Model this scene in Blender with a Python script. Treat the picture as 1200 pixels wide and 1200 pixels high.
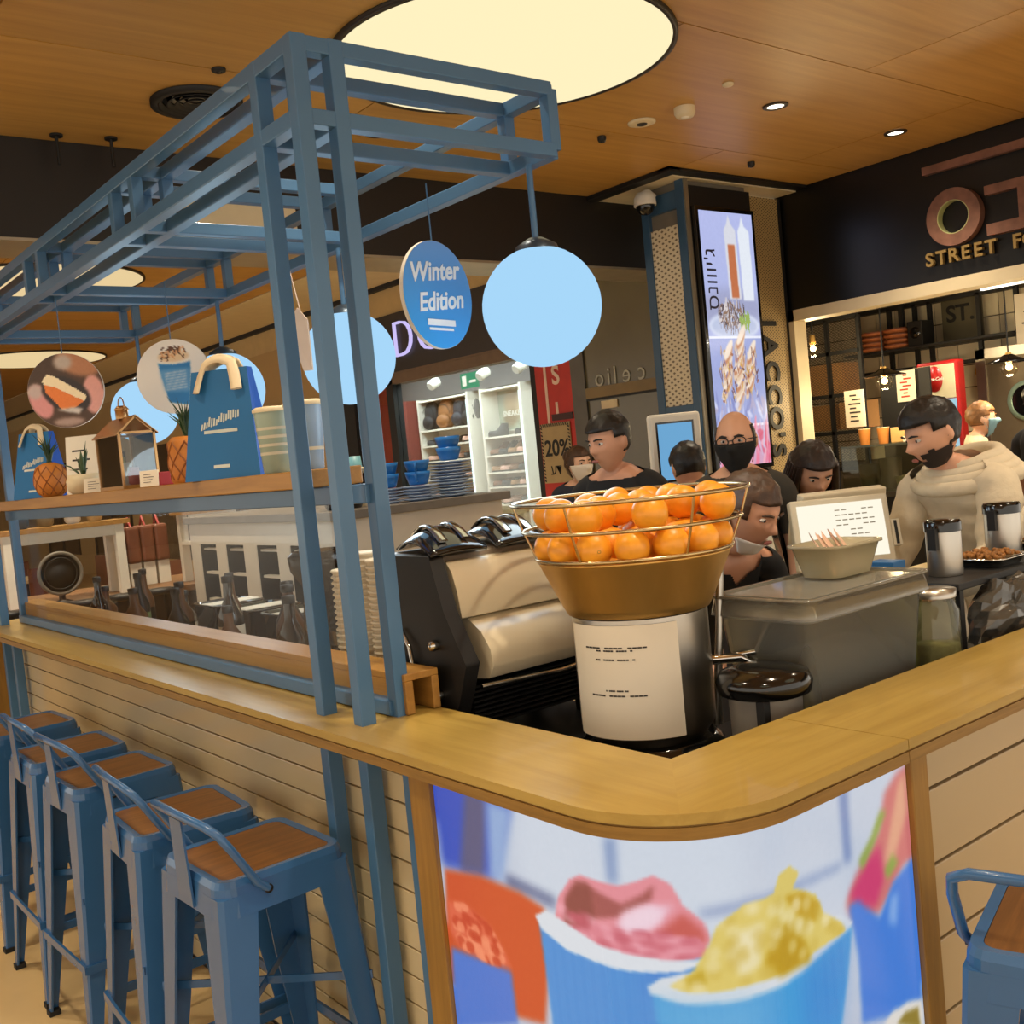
import bpy, bmesh, math, random
import numpy as np
from mathutils import Matrix, Vector, Euler, noise as mnoise

random.seed(7)
for o in list(bpy.data.objects):
    bpy.data.objects.remove(o, do_unlink=True)
SC = bpy.context.scene
COL = SC.collection
PI = math.pi

# ---------------------------------------------------------------- camera, world, lights, exposure
cam_d = bpy.data.cameras.new('camera')
cam = bpy.data.objects.new('camera', cam_d)
COL.objects.link(cam)
cam_d.sensor_width = 36.0
cam_d.lens = 36.0 * 1232.43 / 1200.0
cam_d.clip_start = 0.05
cam_d.clip_end = 200
_R = Matrix(((0.77807314, 0.10893024, -0.61865693),
             (-0.62073303, -0.01780791, -0.78381974),
             (-0.09639866, 0.99388987, 0.05376074)))
cam.matrix_world = Matrix.Translation((0, 0, 1.6)) @ _R.to_4x4()
SC.camera = cam

vs = SC.view_settings
vs.view_transform = 'Standard'
vs.look = 'None'
vs.gamma = 1.0
vs.use_curve_mapping = False
vs.exposure = 0.25

wd = bpy.data.worlds.new('mall_ambient')
SC.world = wd
wd.use_nodes = True
wd.node_tree.nodes['Background'].inputs[0].default_value = (1.0, 0.90, 0.76, 1)
wd.node_tree.nodes['Background'].inputs[1].default_value = 1.22

SPOT_POWER = 95.0        # each ceiling downlight
SPOT_COL = (1.0, 0.85, 0.63)
DISC_GAIN = 1.0          # round ceiling light panels

# ---------------------------------------------------------------- helpers
def srgb(c):
    out = []
    for v in c[:3]:
        v = v / 255.0
        out.append(v / 12.92 if v <= 0.04045 else ((v + 0.055) / 1.055) ** 2.4)
    return tuple(out)

MATS = {}
def newmat(name):
    m = bpy.data.materials.new(name)
    m.use_nodes = True
    nt = m.node_tree
    for n in list(nt.nodes):
        nt.nodes.remove(n)
    out = nt.nodes.new('ShaderNodeOutputMaterial')
    MATS[name] = m
    return m, nt, out

def mat(name, col, rough=0.5, metal=0.0, var=0.08, scale=8.0, bump=0.0, coat=0.0, spec=0.5, stretch=(1, 1, 1), alpha=None):
    if name in MATS:
        return MATS[name]
    m, nt, out = newmat(name)
    b = nt.nodes.new('ShaderNodeBsdfPrincipled')
    c = srgb(col)
    tc = nt.nodes.new('ShaderNodeTexCoord')
    mp = nt.nodes.new('ShaderNodeMapping')
    mp.inputs['Scale'].default_value = stretch
    nz = nt.nodes.new('ShaderNodeTexNoise')
    nz.inputs['Scale'].default_value = scale
    nz.inputs['Detail'].default_value = 4
    rp = nt.nodes.new('ShaderNodeValToRGB')
    rp.color_ramp.elements[0].position = 0.3
    rp.color_ramp.elements[1].position = 0.7
    rp.color_ramp.elements[0].color = tuple(max(0, v * (1 - var)) for v in c) + (1,)
    rp.color_ramp.elements[1].color = tuple(min(1, v * (1 + var)) for v in c) + (1,)
    L = nt.links.new
    L(tc.outputs['Object'], mp.inputs['Vector'])
    L(mp.outputs['Vector'], nz.inputs['Vector'])
    L(nz.outputs['Fac'], rp.inputs['Fac'])
    L(rp.outputs['Color'], b.inputs['Base Color'])
    b.inputs['Roughness'].default_value = rough
    b.inputs['Metallic'].default_value = metal
    b.inputs['Specular IOR Level'].default_value = spec
    b.inputs['Coat Weight'].default_value = coat
    if bump > 0:
        bp = nt.nodes.new('ShaderNodeBump')
        bp.inputs['Strength'].default_value = bump
        bp.inputs['Distance'].default_value = 0.01
        L(nz.outputs['Fac'], bp.inputs['Height'])
        L(bp.outputs['Normal'], b.inputs['Normal'])
    if alpha is not None:
        b.inputs['Alpha'].default_value = alpha
    L(b.outputs['BSDF'], out.inputs['Surface'])
    return m

def wood(name, c1, c2, stretch=(1, 8, 8), scale=3.0, rough=0.4, coat=0.0, rand=0.0):
    if name in MATS:
        return MATS[name]
    m, nt, out = newmat(name)
    b = nt.nodes.new('ShaderNodeBsdfPrincipled')
    tc = nt.nodes.new('ShaderNodeTexCoord')
    mp = nt.nodes.new('ShaderNodeMapping')
    mp.inputs['Scale'].default_value = stretch
    n1 = nt.nodes.new('ShaderNodeTexNoise')
    n1.inputs['Scale'].default_value = scale
    n1.inputs['Detail'].default_value = 8
    n1.inputs['Roughness'].default_value = 0.65
    n1.inputs['Distortion'].default_value = 0.4
    rp = nt.nodes.new('ShaderNodeValToRGB')
    rp.color_ramp.elements[0].position = 0.28
    rp.color_ramp.elements[1].position = 0.72
    rp.color_ramp.elements[0].color = srgb(c1) + (1,)
    rp.color_ramp.elements[1].color = srgb(c2) + (1,)
    L = nt.links.new
    L(tc.outputs['Object'], mp.inputs['Vector'])
    vec = mp.outputs['Vector']
    if rand > 0:
        oi = nt.nodes.new('ShaderNodeObjectInfo')
        ad = nt.nodes.new('ShaderNodeVectorMath')
        ad.operation = 'ADD'
        sc = nt.nodes.new('ShaderNodeVectorMath')
        sc.operation = 'SCALE'
        sc.inputs['Scale'].default_value = 37.0
        L(oi.outputs['Random'], sc.inputs[0])
        L(vec, ad.inputs[0])
        L(sc.outputs[0], ad.inputs[1])
        vec = ad.outputs[0]
        hs = nt.nodes.new('ShaderNodeHueSaturation')
        mr = nt.nodes.new('ShaderNodeMapRange')
        mr.inputs['To Min'].default_value = 1 - rand
        mr.inputs['To Max'].default_value = 1 + rand
        L(oi.outputs['Random'], mr.inputs['Value'])
        L(mr.outputs[0], hs.inputs['Value'])
        L(rp.outputs['Color'], hs.inputs['Color'])
        L(hs.outputs['Color'], b.inputs['Base Color'])
    else:
        L(rp.outputs['Color'], b.inputs['Base Color'])
    L(vec, n1.inputs['Vector'])
    L(n1.outputs['Fac'], rp.inputs['Fac'])
    bp = nt.nodes.new('ShaderNodeBump')
    bp.inputs['Strength'].default_value = 0.06
    bp.inputs['Distance'].default_value = 0.004
    L(n1.outputs['Fac'], bp.inputs['Height'])
    L(bp.outputs['Normal'], b.inputs['Normal'])
    b.inputs['Roughness'].default_value = rough
    b.inputs['Coat Weight'].default_value = coat
    L(b.outputs['BSDF'], out.inputs['Surface'])
    return m

def glow(name, col, strength=1.0):
    if name in MATS:
        return MATS[name]
    m, nt, out = newmat(name)
    e = nt.nodes.new('ShaderNodeEmission')
    e.inputs['Color'].default_value = srgb(col) + (1,)
    e.inputs['Strength'].default_value = strength
    nt.links.new(e.outputs[0], out.inputs['Surface'])
    return m

def pane(name, tint=(255, 255, 255), refl=1.0, rough=0.02, haze=0.0, hazecol=(200, 200, 195)):
    """thin clear sheet: fresnel reflection over a transparent body, optional milky haze"""
    if name in MATS:
        return MATS[name]
    m, nt, out = newmat(name)
    L = nt.links.new
    tr = nt.nodes.new('ShaderNodeBsdfTransparent')
    tr.inputs['Color'].default_value = srgb(tint) + (1,)
    gl = nt.nodes.new('ShaderNodeBsdfGlossy')
    gl.inputs['Roughness'].default_value = rough
    fr = nt.nodes.new('ShaderNodeFresnel')
    fr.inputs['IOR'].default_value = 1.5
    mu = nt.nodes.new('ShaderNodeMath')
    mu.operation = 'MULTIPLY'
    mu.inputs[1].default_value = refl
    mx = nt.nodes.new('ShaderNodeMixShader')
    L(fr.outputs[0], mu.inputs[0])
    L(mu.outputs[0], mx.inputs[0])
    body = tr.outputs[0]
    if haze > 0:
        df = nt.nodes.new('ShaderNodeBsdfDiffuse')
        df.inputs['Color'].default_value = srgb(hazecol) + (1,)
        m2 = nt.nodes.new('ShaderNodeMixShader')
        m2.inputs[0].default_value = haze
        L(tr.outputs[0], m2.inputs[1])
        L(df.outputs[0], m2.inputs[2])
        body = m2.outputs[0]
    L(body, mx.inputs[1])
    L(gl.outputs[0], mx.inputs[2])
    L(mx.outputs[0], out.inputs['Surface'])
    return m

def printed(name, emit=0.0, rough=0.5):
    """flat print: colours come from the mesh colour attribute"""
    if name in MATS:
        return MATS[name]
    m, nt, out = newmat(name)
    L = nt.links.new
    at = nt.nodes.new('ShaderNodeVertexColor')
    at.layer_name = 'print'
    b = nt.nodes.new('ShaderNodeBsdfPrincipled')
    b.inputs['Roughness'].default_value = rough
    if emit > 0:
        b.inputs['Base Color'].default_value = (0.02, 0.02, 0.02, 1)
        L(at.outputs['Color'], b.inputs['Emission Color'])
        b.inputs['Emission Strength'].default_value = emit
    else:
        L(at.outputs['Color'], b.inputs['Base Color'])
    L(b.outputs[0], out.inputs['Surface'])
    return m

def mesh_mat(name, col, back, cells=60.0, thick=0.5, holes=False):
    """expanded metal: fine open mesh, drawn as a procedural pattern because cells are below 3 px"""
    if name in MATS:
        return MATS[name]
    m, nt, out = newmat(name)
    L = nt.links.new
    tc = nt.nodes.new('ShaderNodeTexCoord')
    mp = nt.nodes.new('ShaderNodeMapping')
    mp.inputs['Scale'].default_value = (cells, cells, cells * 1.5)
    sx = nt.nodes.new('ShaderNodeSeparateXYZ')
    L(tc.outputs['Object'], mp.inputs[0])
    L(mp.outputs[0], sx.inputs[0])
    ad = nt.nodes.new('ShaderNodeMath'); ad.operation = 'ADD'
    L(sx.outputs[0], ad.inputs[0]); L(sx.outputs[1], ad.inputs[1])
    def tri(sgn):
        a = nt.nodes.new('ShaderNodeMath'); a.operation = 'MULTIPLY_ADD'
        a.inputs[1].default_value = sgn
        L(ad.outputs[0], a.inputs[0]); L(sx.outputs[2], a.inputs[2])
        p = nt.nodes.new('ShaderNodeMath'); p.operation = 'PINGPONG'
        p.inputs[1].default_value = 1.0
        L(a.outputs[0], p.inputs[0])
        g = nt.nodes.new('ShaderNodeMath'); g.operation = 'LESS_THAN'
        g.inputs[1].default_value = thick
        L(p.outputs[0], g.inputs[0])
        return g
    g1, g2 = tri(1), tri(-1)
    mx = nt.nodes.new('ShaderNodeMath'); mx.operation = 'MAXIMUM'
    L(g1.outputs[0], mx.inputs[0]); L(g2.outputs[0], mx.inputs[1])
    mc = nt.nodes.new('ShaderNodeMix'); mc.data_type = 'RGBA'
    L(mx.outputs[0], mc.inputs[0])
    mc.inputs[6].default_value = srgb(back) + (1,)
    mc.inputs[7].default_value = srgb(col) + (1,)
    b = nt.nodes.new('ShaderNodeBsdfPrincipled')
    b.inputs['Roughness'].default_value = 0.5
    L(mc.outputs[2], b.inputs['Base Color'])
    if holes:
        tr = nt.nodes.new('ShaderNodeBsdfTransparent'); ms = nt.nodes.new('ShaderNodeMixShader')
        L(mx.outputs[0], ms.inputs[0]); L(tr.outputs[0], ms.inputs[1]); L(b.outputs[0], ms.inputs[2])
        L(ms.outputs[0], out.inputs['Surface'])
    else:
        L(b.outputs[0], out.inputs['Surface'])
    return m

WORLD = {}
def matrix_of(o):
    return WORLD.get(o.name, Matrix.Identity(4))

def thing(name, label, cat, loc=(0, 0, 0), rz=0.0, group=None, kind=None):
    o = bpy.data.objects.new(name, None)
    COL.objects.link(o)
    o.empty_display_size = 0.05
    o.location = loc
    o.rotation_euler = (0, 0, rz)
    WORLD[o.name] = Matrix.Translation(loc) @ Matrix.Rotation(rz, 4, 'Z')
    tag(o, label, cat, group, kind)
    return o

def tag(o, label=None, cat=None, group=None, kind=None):
    if label: o['label'] = label
    if cat: o['category'] = cat
    if group: o['group'] = group
    if kind: o['kind'] = kind
    return o

class MB:
    def __init__(self):
        self.v = []; self.f = []; self.sm = []
    def add(self, vs, fs, smooth=False, M=None):
        n = len(self.v)
        if M is not None:
            vs = [tuple(M @ Vector(p)) for p in vs]
        self.v += [tuple(p) for p in vs]
        self.f += [tuple(i + n for i in f) for f in fs]
        self.sm += [smooth] * len(fs)
        return self
    def box(self, a, b, M=None):
        x0, y0, z0 = a; x1, y1, z1 = b
        vs = [(x0, y0, z0), (x1, y0, z0), (x1, y1, z0), (x0, y1, z0), (x0, y0, z1), (x1, y0, z1), (x1, y1, z1), (x0, y1, z1)]
        fs = [(0, 3, 2, 1), (4, 5, 6, 7), (0, 1, 5, 4), (1, 2, 6, 5), (2, 3, 7, 6), (3, 0, 4, 7)]
        return self.add(vs, fs, False, M)
    def cbox(self, c, s, M=None):
        return self.box([c[i] - s[i] / 2 for i in range(3)], [c[i] + s[i] / 2 for i in range(3)], M)
    def prism(self, poly, z0, z1, M=None, smooth=False):
        n = len(poly)
        vs = [(p[0], p[1], z0) for p in poly] + [(p[0], p[1], z1) for p in poly]
        fs = [tuple(range(n - 1, -1, -1)), tuple(range(n, 2 * n))]
        self.add(vs, fs, False, M)
        fs2 = [(i, (i + 1) % n, n + (i + 1) % n, n + i) for i in range(n)]
        return self.add(vs, fs2, smooth, M)
    def lathe(self, prof, c=(0, 0, 0), n=24, M=None, sx=1, sy=1, smooth=True, cap=True):
        vs = []; fs = []
        for r, z in prof:
            for k in range(n):
                a = 2 * PI * k / n
                vs.append((c[0] + r * sx * math.cos(a), c[1] + r * sy * math.sin(a), c[2] + z))
        m = len(prof)
        for i in range(m - 1):
            for k in range(n):
                k2 = (k + 1) % n
                fs.append((i * n + k, i * n + k2, (i + 1) * n + k2, (i + 1) * n + k))
        self.add(vs, fs, smooth, M)
        if cap:
            if prof[0][0] > 1e-5: self.add(vs[:n], [tuple(range(n - 1, -1, -1))], False, M)
            if prof[-1][0] > 1e-5: self.add(vs[(m - 1) * n:], [tuple(range(n))], False, M)
        return self
    def tube(self, pts, r, n=8, closed=False, flat=None, cap=True):
        """sweep along a path; r a number or list"""
        P = [Vector(p) for p in pts]; m = len(P)
        rs = r if isinstance(r, (list, tuple)) else [r] * m
        vs = []; up = Vector((0, 0, 1)); prev = None
        for i in range(m):
            if closed: t = (P[(i + 1) % m] - P[i - 1])
            elif i == 0: t = P[1] - P[0]
            elif i == m - 1: t = P[-1] - P[-2]
            else: t = (P[i + 1] - P[i]).normalized() + (P[i] - P[i - 1]).normalized()
            if t.length < 1e-9: t = Vector((0, 0, 1))
            t.normalize()
            if prev is None:
                a = up if abs(t.dot(up)) < 0.95 else Vector((1, 0, 0))
                u = (a - t * a.dot(t)).normalized()
            else:
                u = (prev - t * prev.dot(t)).normalized()
            prev = u; w = t.cross(u)
            for k in range(n):
                an = 2 * PI * (k + 0.5) / n
                vs.append(P[i] + (u * math.cos(an) * (flat or 1) + w * math.sin(an)) * rs[i])
        fs = []
        for i in range(m if closed else m - 1):
            j = (i + 1) % m
            for k in range(n):
                k2 = (k + 1) % n
                fs.append((i * n + k, i * n + k2, j * n + k2, j * n + k))
        self.add(vs, fs, n > 4)
        if cap and not closed:
            self.add(vs[:n], [tuple(range(n - 1, -1, -1))]); self.add(vs[-n:], [tuple(range(n))])
        return self
    def bar(self, a, b, w, h=None):
        """square section bar from a to b, w across, h tall"""
        h = h or w
        A, B = Vector(a), Vector(b); t = (B - A).normalized()
        up = Vector((0, 0, 1)) if abs(t.z) < 0.95 else Vector((0, 1, 0))
        u = (up - t * up.dot(t)).normalized(); s = t.cross(u)
        vs = []
        for p in (A, B):
            for i, j in ((-1, -1), (1, -1), (1, 1), (-1, 1)):
                vs.append(p + s * (i * w / 2) + u * (j * h / 2))
        return self.add(vs, [(3, 2, 1, 0), (4, 5, 6, 7), (0, 1, 5, 4), (1, 2, 6, 5), (2, 3, 7, 6), (3, 0, 4, 7)])
    def ball(self, c, r, n=16, m=10, s=(1, 1, 1), M=None):
        vs = [(c[0], c[1], c[2] - r * s[2])]; fs = []
        for i in range(1, m):
            ph = -PI / 2 + PI * i / m
            for k in range(n):
                a = 2 * PI * k / n
                vs.append((c[0] + r * s[0] * math.cos(ph) * math.cos(a), c[1] + r * s[1] * math.cos(ph) * math.sin(a), c[2] + r * s[2] * math.sin(ph)))
        vs.append((c[0], c[1], c[2] + r * s[2])); T = len(vs) - 1
        for k in range(n):
            k2 = (k + 1) % n
            fs.append((0, 1 + k2, 1 + k)); fs.append((T, T - n + k, T - n + k2))
            for i in range(m - 2):
                a = 1 + i * n
                fs.append((a + k, a + k2, a + n + k2, a + n + k))
        return self.add(vs, fs, True, M)
    def text(self, s, size, depth, M, align='CENTER', mirror=False, bold=0.0, shear=0.0):
        cu = bpy.data.curves.new('txt', 'FONT')
        cu.body = s; cu.size = size; cu.extrude = depth / 2; cu.align_x = align; cu.align_y = 'CENTER'
        cu.offset = bold; cu.shear = shear; cu.resolution_u = 4
        ob = bpy.data.objects.new('txt', cu); COL.objects.link(ob)
        me = bpy.data.meshes.new_from_object(ob.evaluated_get(bpy.context.evaluated_depsgraph_get()))
        S = Matrix.Diagonal((-1, 1, 1, 1)) if mirror else Matrix.Identity(4)
        self.add([tuple(S @ v.co) for v in me.vertices], [tuple(p.vertices) for p in me.polygons], False, M)
        bpy.data.objects.remove(ob, do_unlink=True); bpy.data.curves.remove(cu); bpy.data.meshes.remove(me)
        return self
    def mesh(self, name):
        me = bpy.data.meshes.new(name)
        me.from_pydata(self.v, [], self.f)
        for p, s in zip(me.polygons, self.sm): p.use_smooth = s
        me.update()
        return me
    def build(self, name, m, parent=None, local=False, bevel=0.0, label=None, recenter=True):
        off = Vector((0, 0, 0))
        if parent is None and recenter and self.v:
            a = np.array(self.v); off = Vector(((a[:, 0].min() + a[:, 0].max()) / 2, (a[:, 1].min() + a[:, 1].max()) / 2, a[:, 2].min()))
            self.v = [tuple(Vector(p) - off) for p in self.v]
        o = bpy.data.objects.new(name, self.mesh(name))
        COL.objects.link(o)
        o.location = off
        if m is not None: o.data.materials.append(m)
        if parent is not None:
            o.parent = parent
            if not local: o.matrix_parent_inverse = matrix_of(parent).inverted()
            if parent.name not in WORLD: o.matrix_parent_inverse = Matrix.Identity(4)
        if bevel > 0:
            bv = o.modifiers.new('bevel', 'BEVEL'); bv.width = bevel; bv.segments = 2; bv.limit_method = 'ANGLE'
        if label: o['label'] = label
        return o

def part(name, mb, m, parent, local=False, bevel=0.0, label=None, kind=None):
    o = mb.build(name, m, parent, local, bevel, label)
    if kind: o['kind'] = kind
    return o

def solo(name, mb, m, label, cat, group=None, kind=None, bevel=0.0):
    return tag(mb.build(name, m, None, False, bevel), label, cat, group, kind)

def struct(name, mb, m, label=None, parent=None):
    o = mb.build(name, m, parent, recenter=False)
    o['kind'] = 'structure'
    if label: o['label'] = label
    return o

def copy_tree(o, parent=None):
    c = o.copy(); COL.objects.link(c); c.parent = parent
    for ch in list(o.children): copy_tree(ch, c)
    return c

def rot(ax, deg): return Matrix.Rotation(math.radians(deg), 4, ax)
def T(x, y, z): return Matrix.Translation((x, y, z))
# text standing on a plane facing -X (reads left to right from the -X side: local x -> -Y, local y -> Z)
def face_mx(x, y, z): return Matrix(((0, 0, -1, x), (-1, 0, 0, y), (0, 1, 0, z), (0, 0, 0, 1)))
# text standing on a plane facing -Y
def face_my(x, y, z): return Matrix(((1, 0, 0, x), (0, 0, -1, y), (0, 1, 0, z), (0, 0, 0, 1)))

# ---- a small painter for flat prints
class Canvas:
    def __init__(self, w, h, col):
        self.w, self.h = w, h
        self.a = np.ones((h, w, 3)) * np.array(col) / 255.0
        self.X, self.Y = np.meshgrid((np.arange(w) + 0.5) / w, (np.arange(h) + 0.5) / h)   # 0..1, y up
    def mask(self, m, col, alpha=1.0):
        m = (m * alpha)[..., None]
        self.a = self.a * (1 - m) + np.array(col) / 255.0 * m
        return self
    def soft(self, m, k):
        for _ in range(2):
            if k <= 0: break
            for ax in (0, 1):
                p = np.pad(m, [(k, k) if i == ax else (0, 0) for i in (0, 1)], mode='edge')
                c = np.cumsum(p, axis=ax); c = np.concatenate([np.zeros_like(np.take(c, [0], ax)), c], axis=ax)
                n = 2 * k + 1
                m = (np.take(c, range(n, c.shape[ax]), ax) - np.take(c, range(0, c.shape[ax] - n), ax)) / n
        return m
    def pm(self, pts):
        X, Y = self.X, self.Y; inside = np.zeros(X.shape, bool); n = len(pts)
        for i in range(n):
            x1, y1 = pts[i]; x2, y2 = pts[(i + 1) % n]
            if y1 == y2: continue
            c = ((y1 > Y) != (y2 > Y)) & (X < (x2 - x1) * (Y - y1) / (y2 - y1) + x1)
            inside ^= c
        return inside.astype(float)
    def poly(self, pts, col, soft=0, alpha=1.0):
        return self.mask(self.soft(self.pm(pts), soft), col, alpha)
    def ell(self, cx, cy, rx, ry, col, rotd=0, soft=0, alpha=1.0, asp=1.0):
        c, s = math.cos(math.radians(rotd)), math.sin(math.radians(rotd))
        dx, dy = (self.X - cx), (self.Y - cy)
        u, v = dx * c + dy * s, -dx * s + dy * c
        return self.mask(self.soft(((u / rx) ** 2 + (v / ry) ** 2 < 1).astype(float), soft), col, alpha)
    def grain(self, amt, seed=1, k=2):
        r = np.random.RandomState(seed).rand(self.h, self.w)
        self.a = np.clip(self.a + (self.soft(r, k) - 0.5)[..., None] * amt, 0, 1)
        return self
    def sample(self, u, v):
        i = min(self.h - 1, max(0, int(v * self.h))); j = min(self.w - 1, max(0, int(u * self.w)))
        c = self.a[i, j]
        return srgb(c * 255.0)

def print_grid(name, cv, fn, m, parent, nx, ny, smooth=True):
    """flat print: grid of nx x ny points placed by fn(u, v)"""
    vs = [fn(i / (nx - 1), j / (ny - 1)) for j in range(ny) for i in range(nx)]
    fs = [(j * nx + i, j * nx + i + 1, (j + 1) * nx + i + 1, (j + 1) * nx + i) for j in range(ny - 1) for i in range(nx - 1)]
    mb = MB(); mb.add(vs, fs, smooth)
    o = mb.build(name, m, parent, recenter=False)
    ca = o.data.color_attributes.new('print', 'FLOAT_COLOR', 'POINT')
    ca.data.foreach_set('color', [c for j in range(ny) for i in range(nx) for c in (*cv.sample(i / (nx - 1), j / (ny - 1)), 1.0)])
    return o

def print_disc(name, cv, fn, m, parent, nr=40, na=96):
    vs = [fn(0.5, 0.5)]; uv = [(0.5, 0.5)]; fs = []
    for i in range(1, nr + 1):
        for k in range(na):
            a = 2 * PI * k / na; u = 0.5 + 0.5 * i / nr * math.cos(a); v = 0.5 + 0.5 * i / nr * math.sin(a)
            vs.append(fn(u, v)); uv.append((u, v))
    for k in range(na):
        k2 = (k + 1) % na; fs.append((0, 1 + k, 1 + k2))
        for i in range(nr - 1):
            a = 1 + i * na; fs.append((a + k, a + na + k, a + na + k2, a + k2))
    mb = MB(); mb.add(vs, fs, True)
    o = mb.build(name, m, parent, recenter=False)
    ca = o.data.color_attributes.new('print', 'FLOAT_COLOR', 'POINT')
    ca.data.foreach_set('color', [c for p in uv for c in (*cv.sample(*p), 1.0)])
    return o
# ---------------------------------------------------------------- materials
WCEIL = wood('ceiling_veneer', (180, 134, 62), (206, 158, 80), (0.35, 7, 7), 2.2, 0.42, 0.0, 0.09)
WCOUNT_X = wood('counter_oak_x', (160, 130, 60), (182, 154, 80), (0.8, 11, 11), 2.6, 0.33, 0.15)
WCOUNT_Y = wood('counter_oak_y', (160, 130, 60), (182, 154, 80), (11, 0.8, 11), 2.6, 0.33, 0.15)
WEDGE = wood('counter_edge_ply', (122, 90, 36), (152, 116, 54), (2, 2, 30), 3, 0.4)
WTRIM = wood('trim_oak', (126, 92, 38), (160, 120, 54), (12, 12, 0.9), 3, 0.4)
WSEAT = wood('seat_walnut', (84, 54, 26), (132, 88, 44), (1.0, 12, 8), 4, 0.38, 0.1, 0.1)
WSHELF = wood('shelf_oak', (146, 102, 44), (178, 132, 62), (10, 0.7, 14), 3, 0.4)
BLUE = mat('blue_steel', (70, 112, 152), 0.36, 0.0, 0.05, 5, 0.0, 0.15)
BLUES = mat('blue_stool_paint', (50, 96, 146), 0.26, 0.0, 0.06, 6, 0.0, 0.3)
BLACKG = mat('black_gloss', (12, 12, 13), 0.12, 0.0, 0.1, 6, 0, 0.3)
BLACKM = mat('black_matt', (17, 16, 16), 0.55, 0.0, 0.15, 8)
DARKB = mat('bulkhead_dark', (25, 19, 15), 0.45, 0.0, 0.2, 1.2)
WHITE = mat('white_paint', (232, 226, 212), 0.5, 0.0, 0.03)
CREAM = mat('cream_paint', (222, 206, 170), 0.5, 0.0, 0.04)
CHROME = mat('chrome', (200, 198, 192), 0.14, 1.0, 0.03)
STEEL = mat('brushed_steel', (196, 190, 180), 0.34, 1.0, 0.08, 20, 0, 0, 0.5, (1, 1, 0.05))
BRASS = mat('brushed_brass', (216, 172, 96), 0.40, 0.85, 0.08, 14, 0, 0, 0.5, (1, 1, 0.1))
RUBBER = mat('rubber', (20, 20, 21), 0.7)
GREYTOP = mat('grey_stone_top', (112, 104, 94), 0.4, 0, 0.12, 14)
PAPER = mat('paper', (236, 226, 206), 0.8, 0, 0.02)
KRAFT = mat('kraft_card', (176, 128, 74), 0.8, 0, 0.08)
INK = mat('ink', (58, 52, 48), 0.7)

# ---------------------------------------------------------------- floor and ceilings
FLOORM = mat('floor_stone', (206, 178, 128), 0.3, 0, 0.10, 3.2, 0.02, 0.1)
struct('floor', MB().box((-9, -5, -0.05), (16, 32, 0.0)), FLOORM, 'beige polished stone mall floor')

CZ = 3.30
ceil = struct('ceiling', MB().box((-5.3, -3.15, CZ + 0.012), (6.5, 5.26, CZ + 0.06)), BLACKM, 'oak veneer panelled ceiling of the food court')
ys = [-3.13, -1.92, -0.71, 0.50, 1.71, 2.92, 4.13, 5.26]
xr = [0.0, 1.35, 0.6, 1.9, 0.35, 1.45, 0.75]
for r in range(len(ys) - 1):
    x = -5.2 + xr[r]
    xs = [-5.3]
    while x < 6.4:
        if x > -5.2: xs.append(x)
        x += 2.4
    xs.append(6.49)
    for a, b in zip(xs[:-1], xs[1:]):
        if b - a < 0.05: continue
        m = MB().cbox((0, 0, 0.0065), (b - a - 0.007, ys[r + 1] - ys[r] - 0.007, 0.011))
        o = m.build('ceiling_panel', WCEIL, ceil)
        o.location = ((a + b) / 2, (ys[r] + ys[r + 1]) / 2, CZ)
FZ = 3.65
ceil2 = struct('ceiling.001', MB().box((-9, 5.62, FZ + 0.012), (6.5, 31, FZ + 0.06)), BLACKM, 'second veneer ceiling beyond the dark bulkhead')
for i, (a, b) in enumerate(((5.62, 7.9), (7.9, 10.3), (10.3, 12.7), (12.7, 15.1), (15.1, 17.5), (17.5, 22), (22, 30.9))):
    for (c, d) in ((-8.9, -4.0), (-4.0, -0.6), (-0.6, 2.4), (2.4, 5.35)):
        m = MB().cbox((0, 0, 0.0065), (d - c - 0.008, b - a - 0.008, 0.011))
        o = m.build('ceiling_panel', WCEIL, ceil2)
        o.location = ((c + d) / 2, (a + b) / 2, FZ)
# plaster strip along the shopfronts
struct('trim_1', MB().box((5.36, 5.62, FZ - 0.004), (6.45, 31, FZ + 0.012)), CREAM, 'cream plaster ceiling strip along the shopfronts')

# dark bulkhead between the two ceilings
struct('wall_back', MB().box((-9, 5.26, 2.83), (6.49, 5.62, 3.66)), DARKB, 'dark brown bulkhead hanging across the ceiling')
struct('trim_2', MB().box((-9, 5.245, 2.815), (6.49, 5.63, 2.83)), mat('alu_trim', (170, 160, 140), 0.35, 0.6), 'thin aluminium strip under the bulkhead')
struct('trim_3', MB().box((5.16, 4.60, 3.276), (6.49, 5.62, 3.30))  , CREAM, 'cream plaster recess round the column head')
struct('trim_4', MB().box((5.06, 4.50, 3.272), (5.16, 5.26, 3.30)).box((5.06, 4.50, 3.285), (6.49, 4.60, 3.30)), BLACKM, 'black band edging the column recess')  # plain black edge band
solo('cream_panel', MB().box((2.197, 5.235, 2.93), (2.829, 5.258, 3.06)), CREAM, 'plain cream panel fixed on the dark bulkhead behind the blue frame', 'panel', bevel=0.003)
# far end wall of the mall and the left hand side
struct('wall_far', MB().box((-9, 30, 0), (6.6, 30.2, 3.7)), mat('far_wall', (150, 122, 84), 0.7, 0, 0.15, 1.0), 'tan end wall of the mall')

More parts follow.
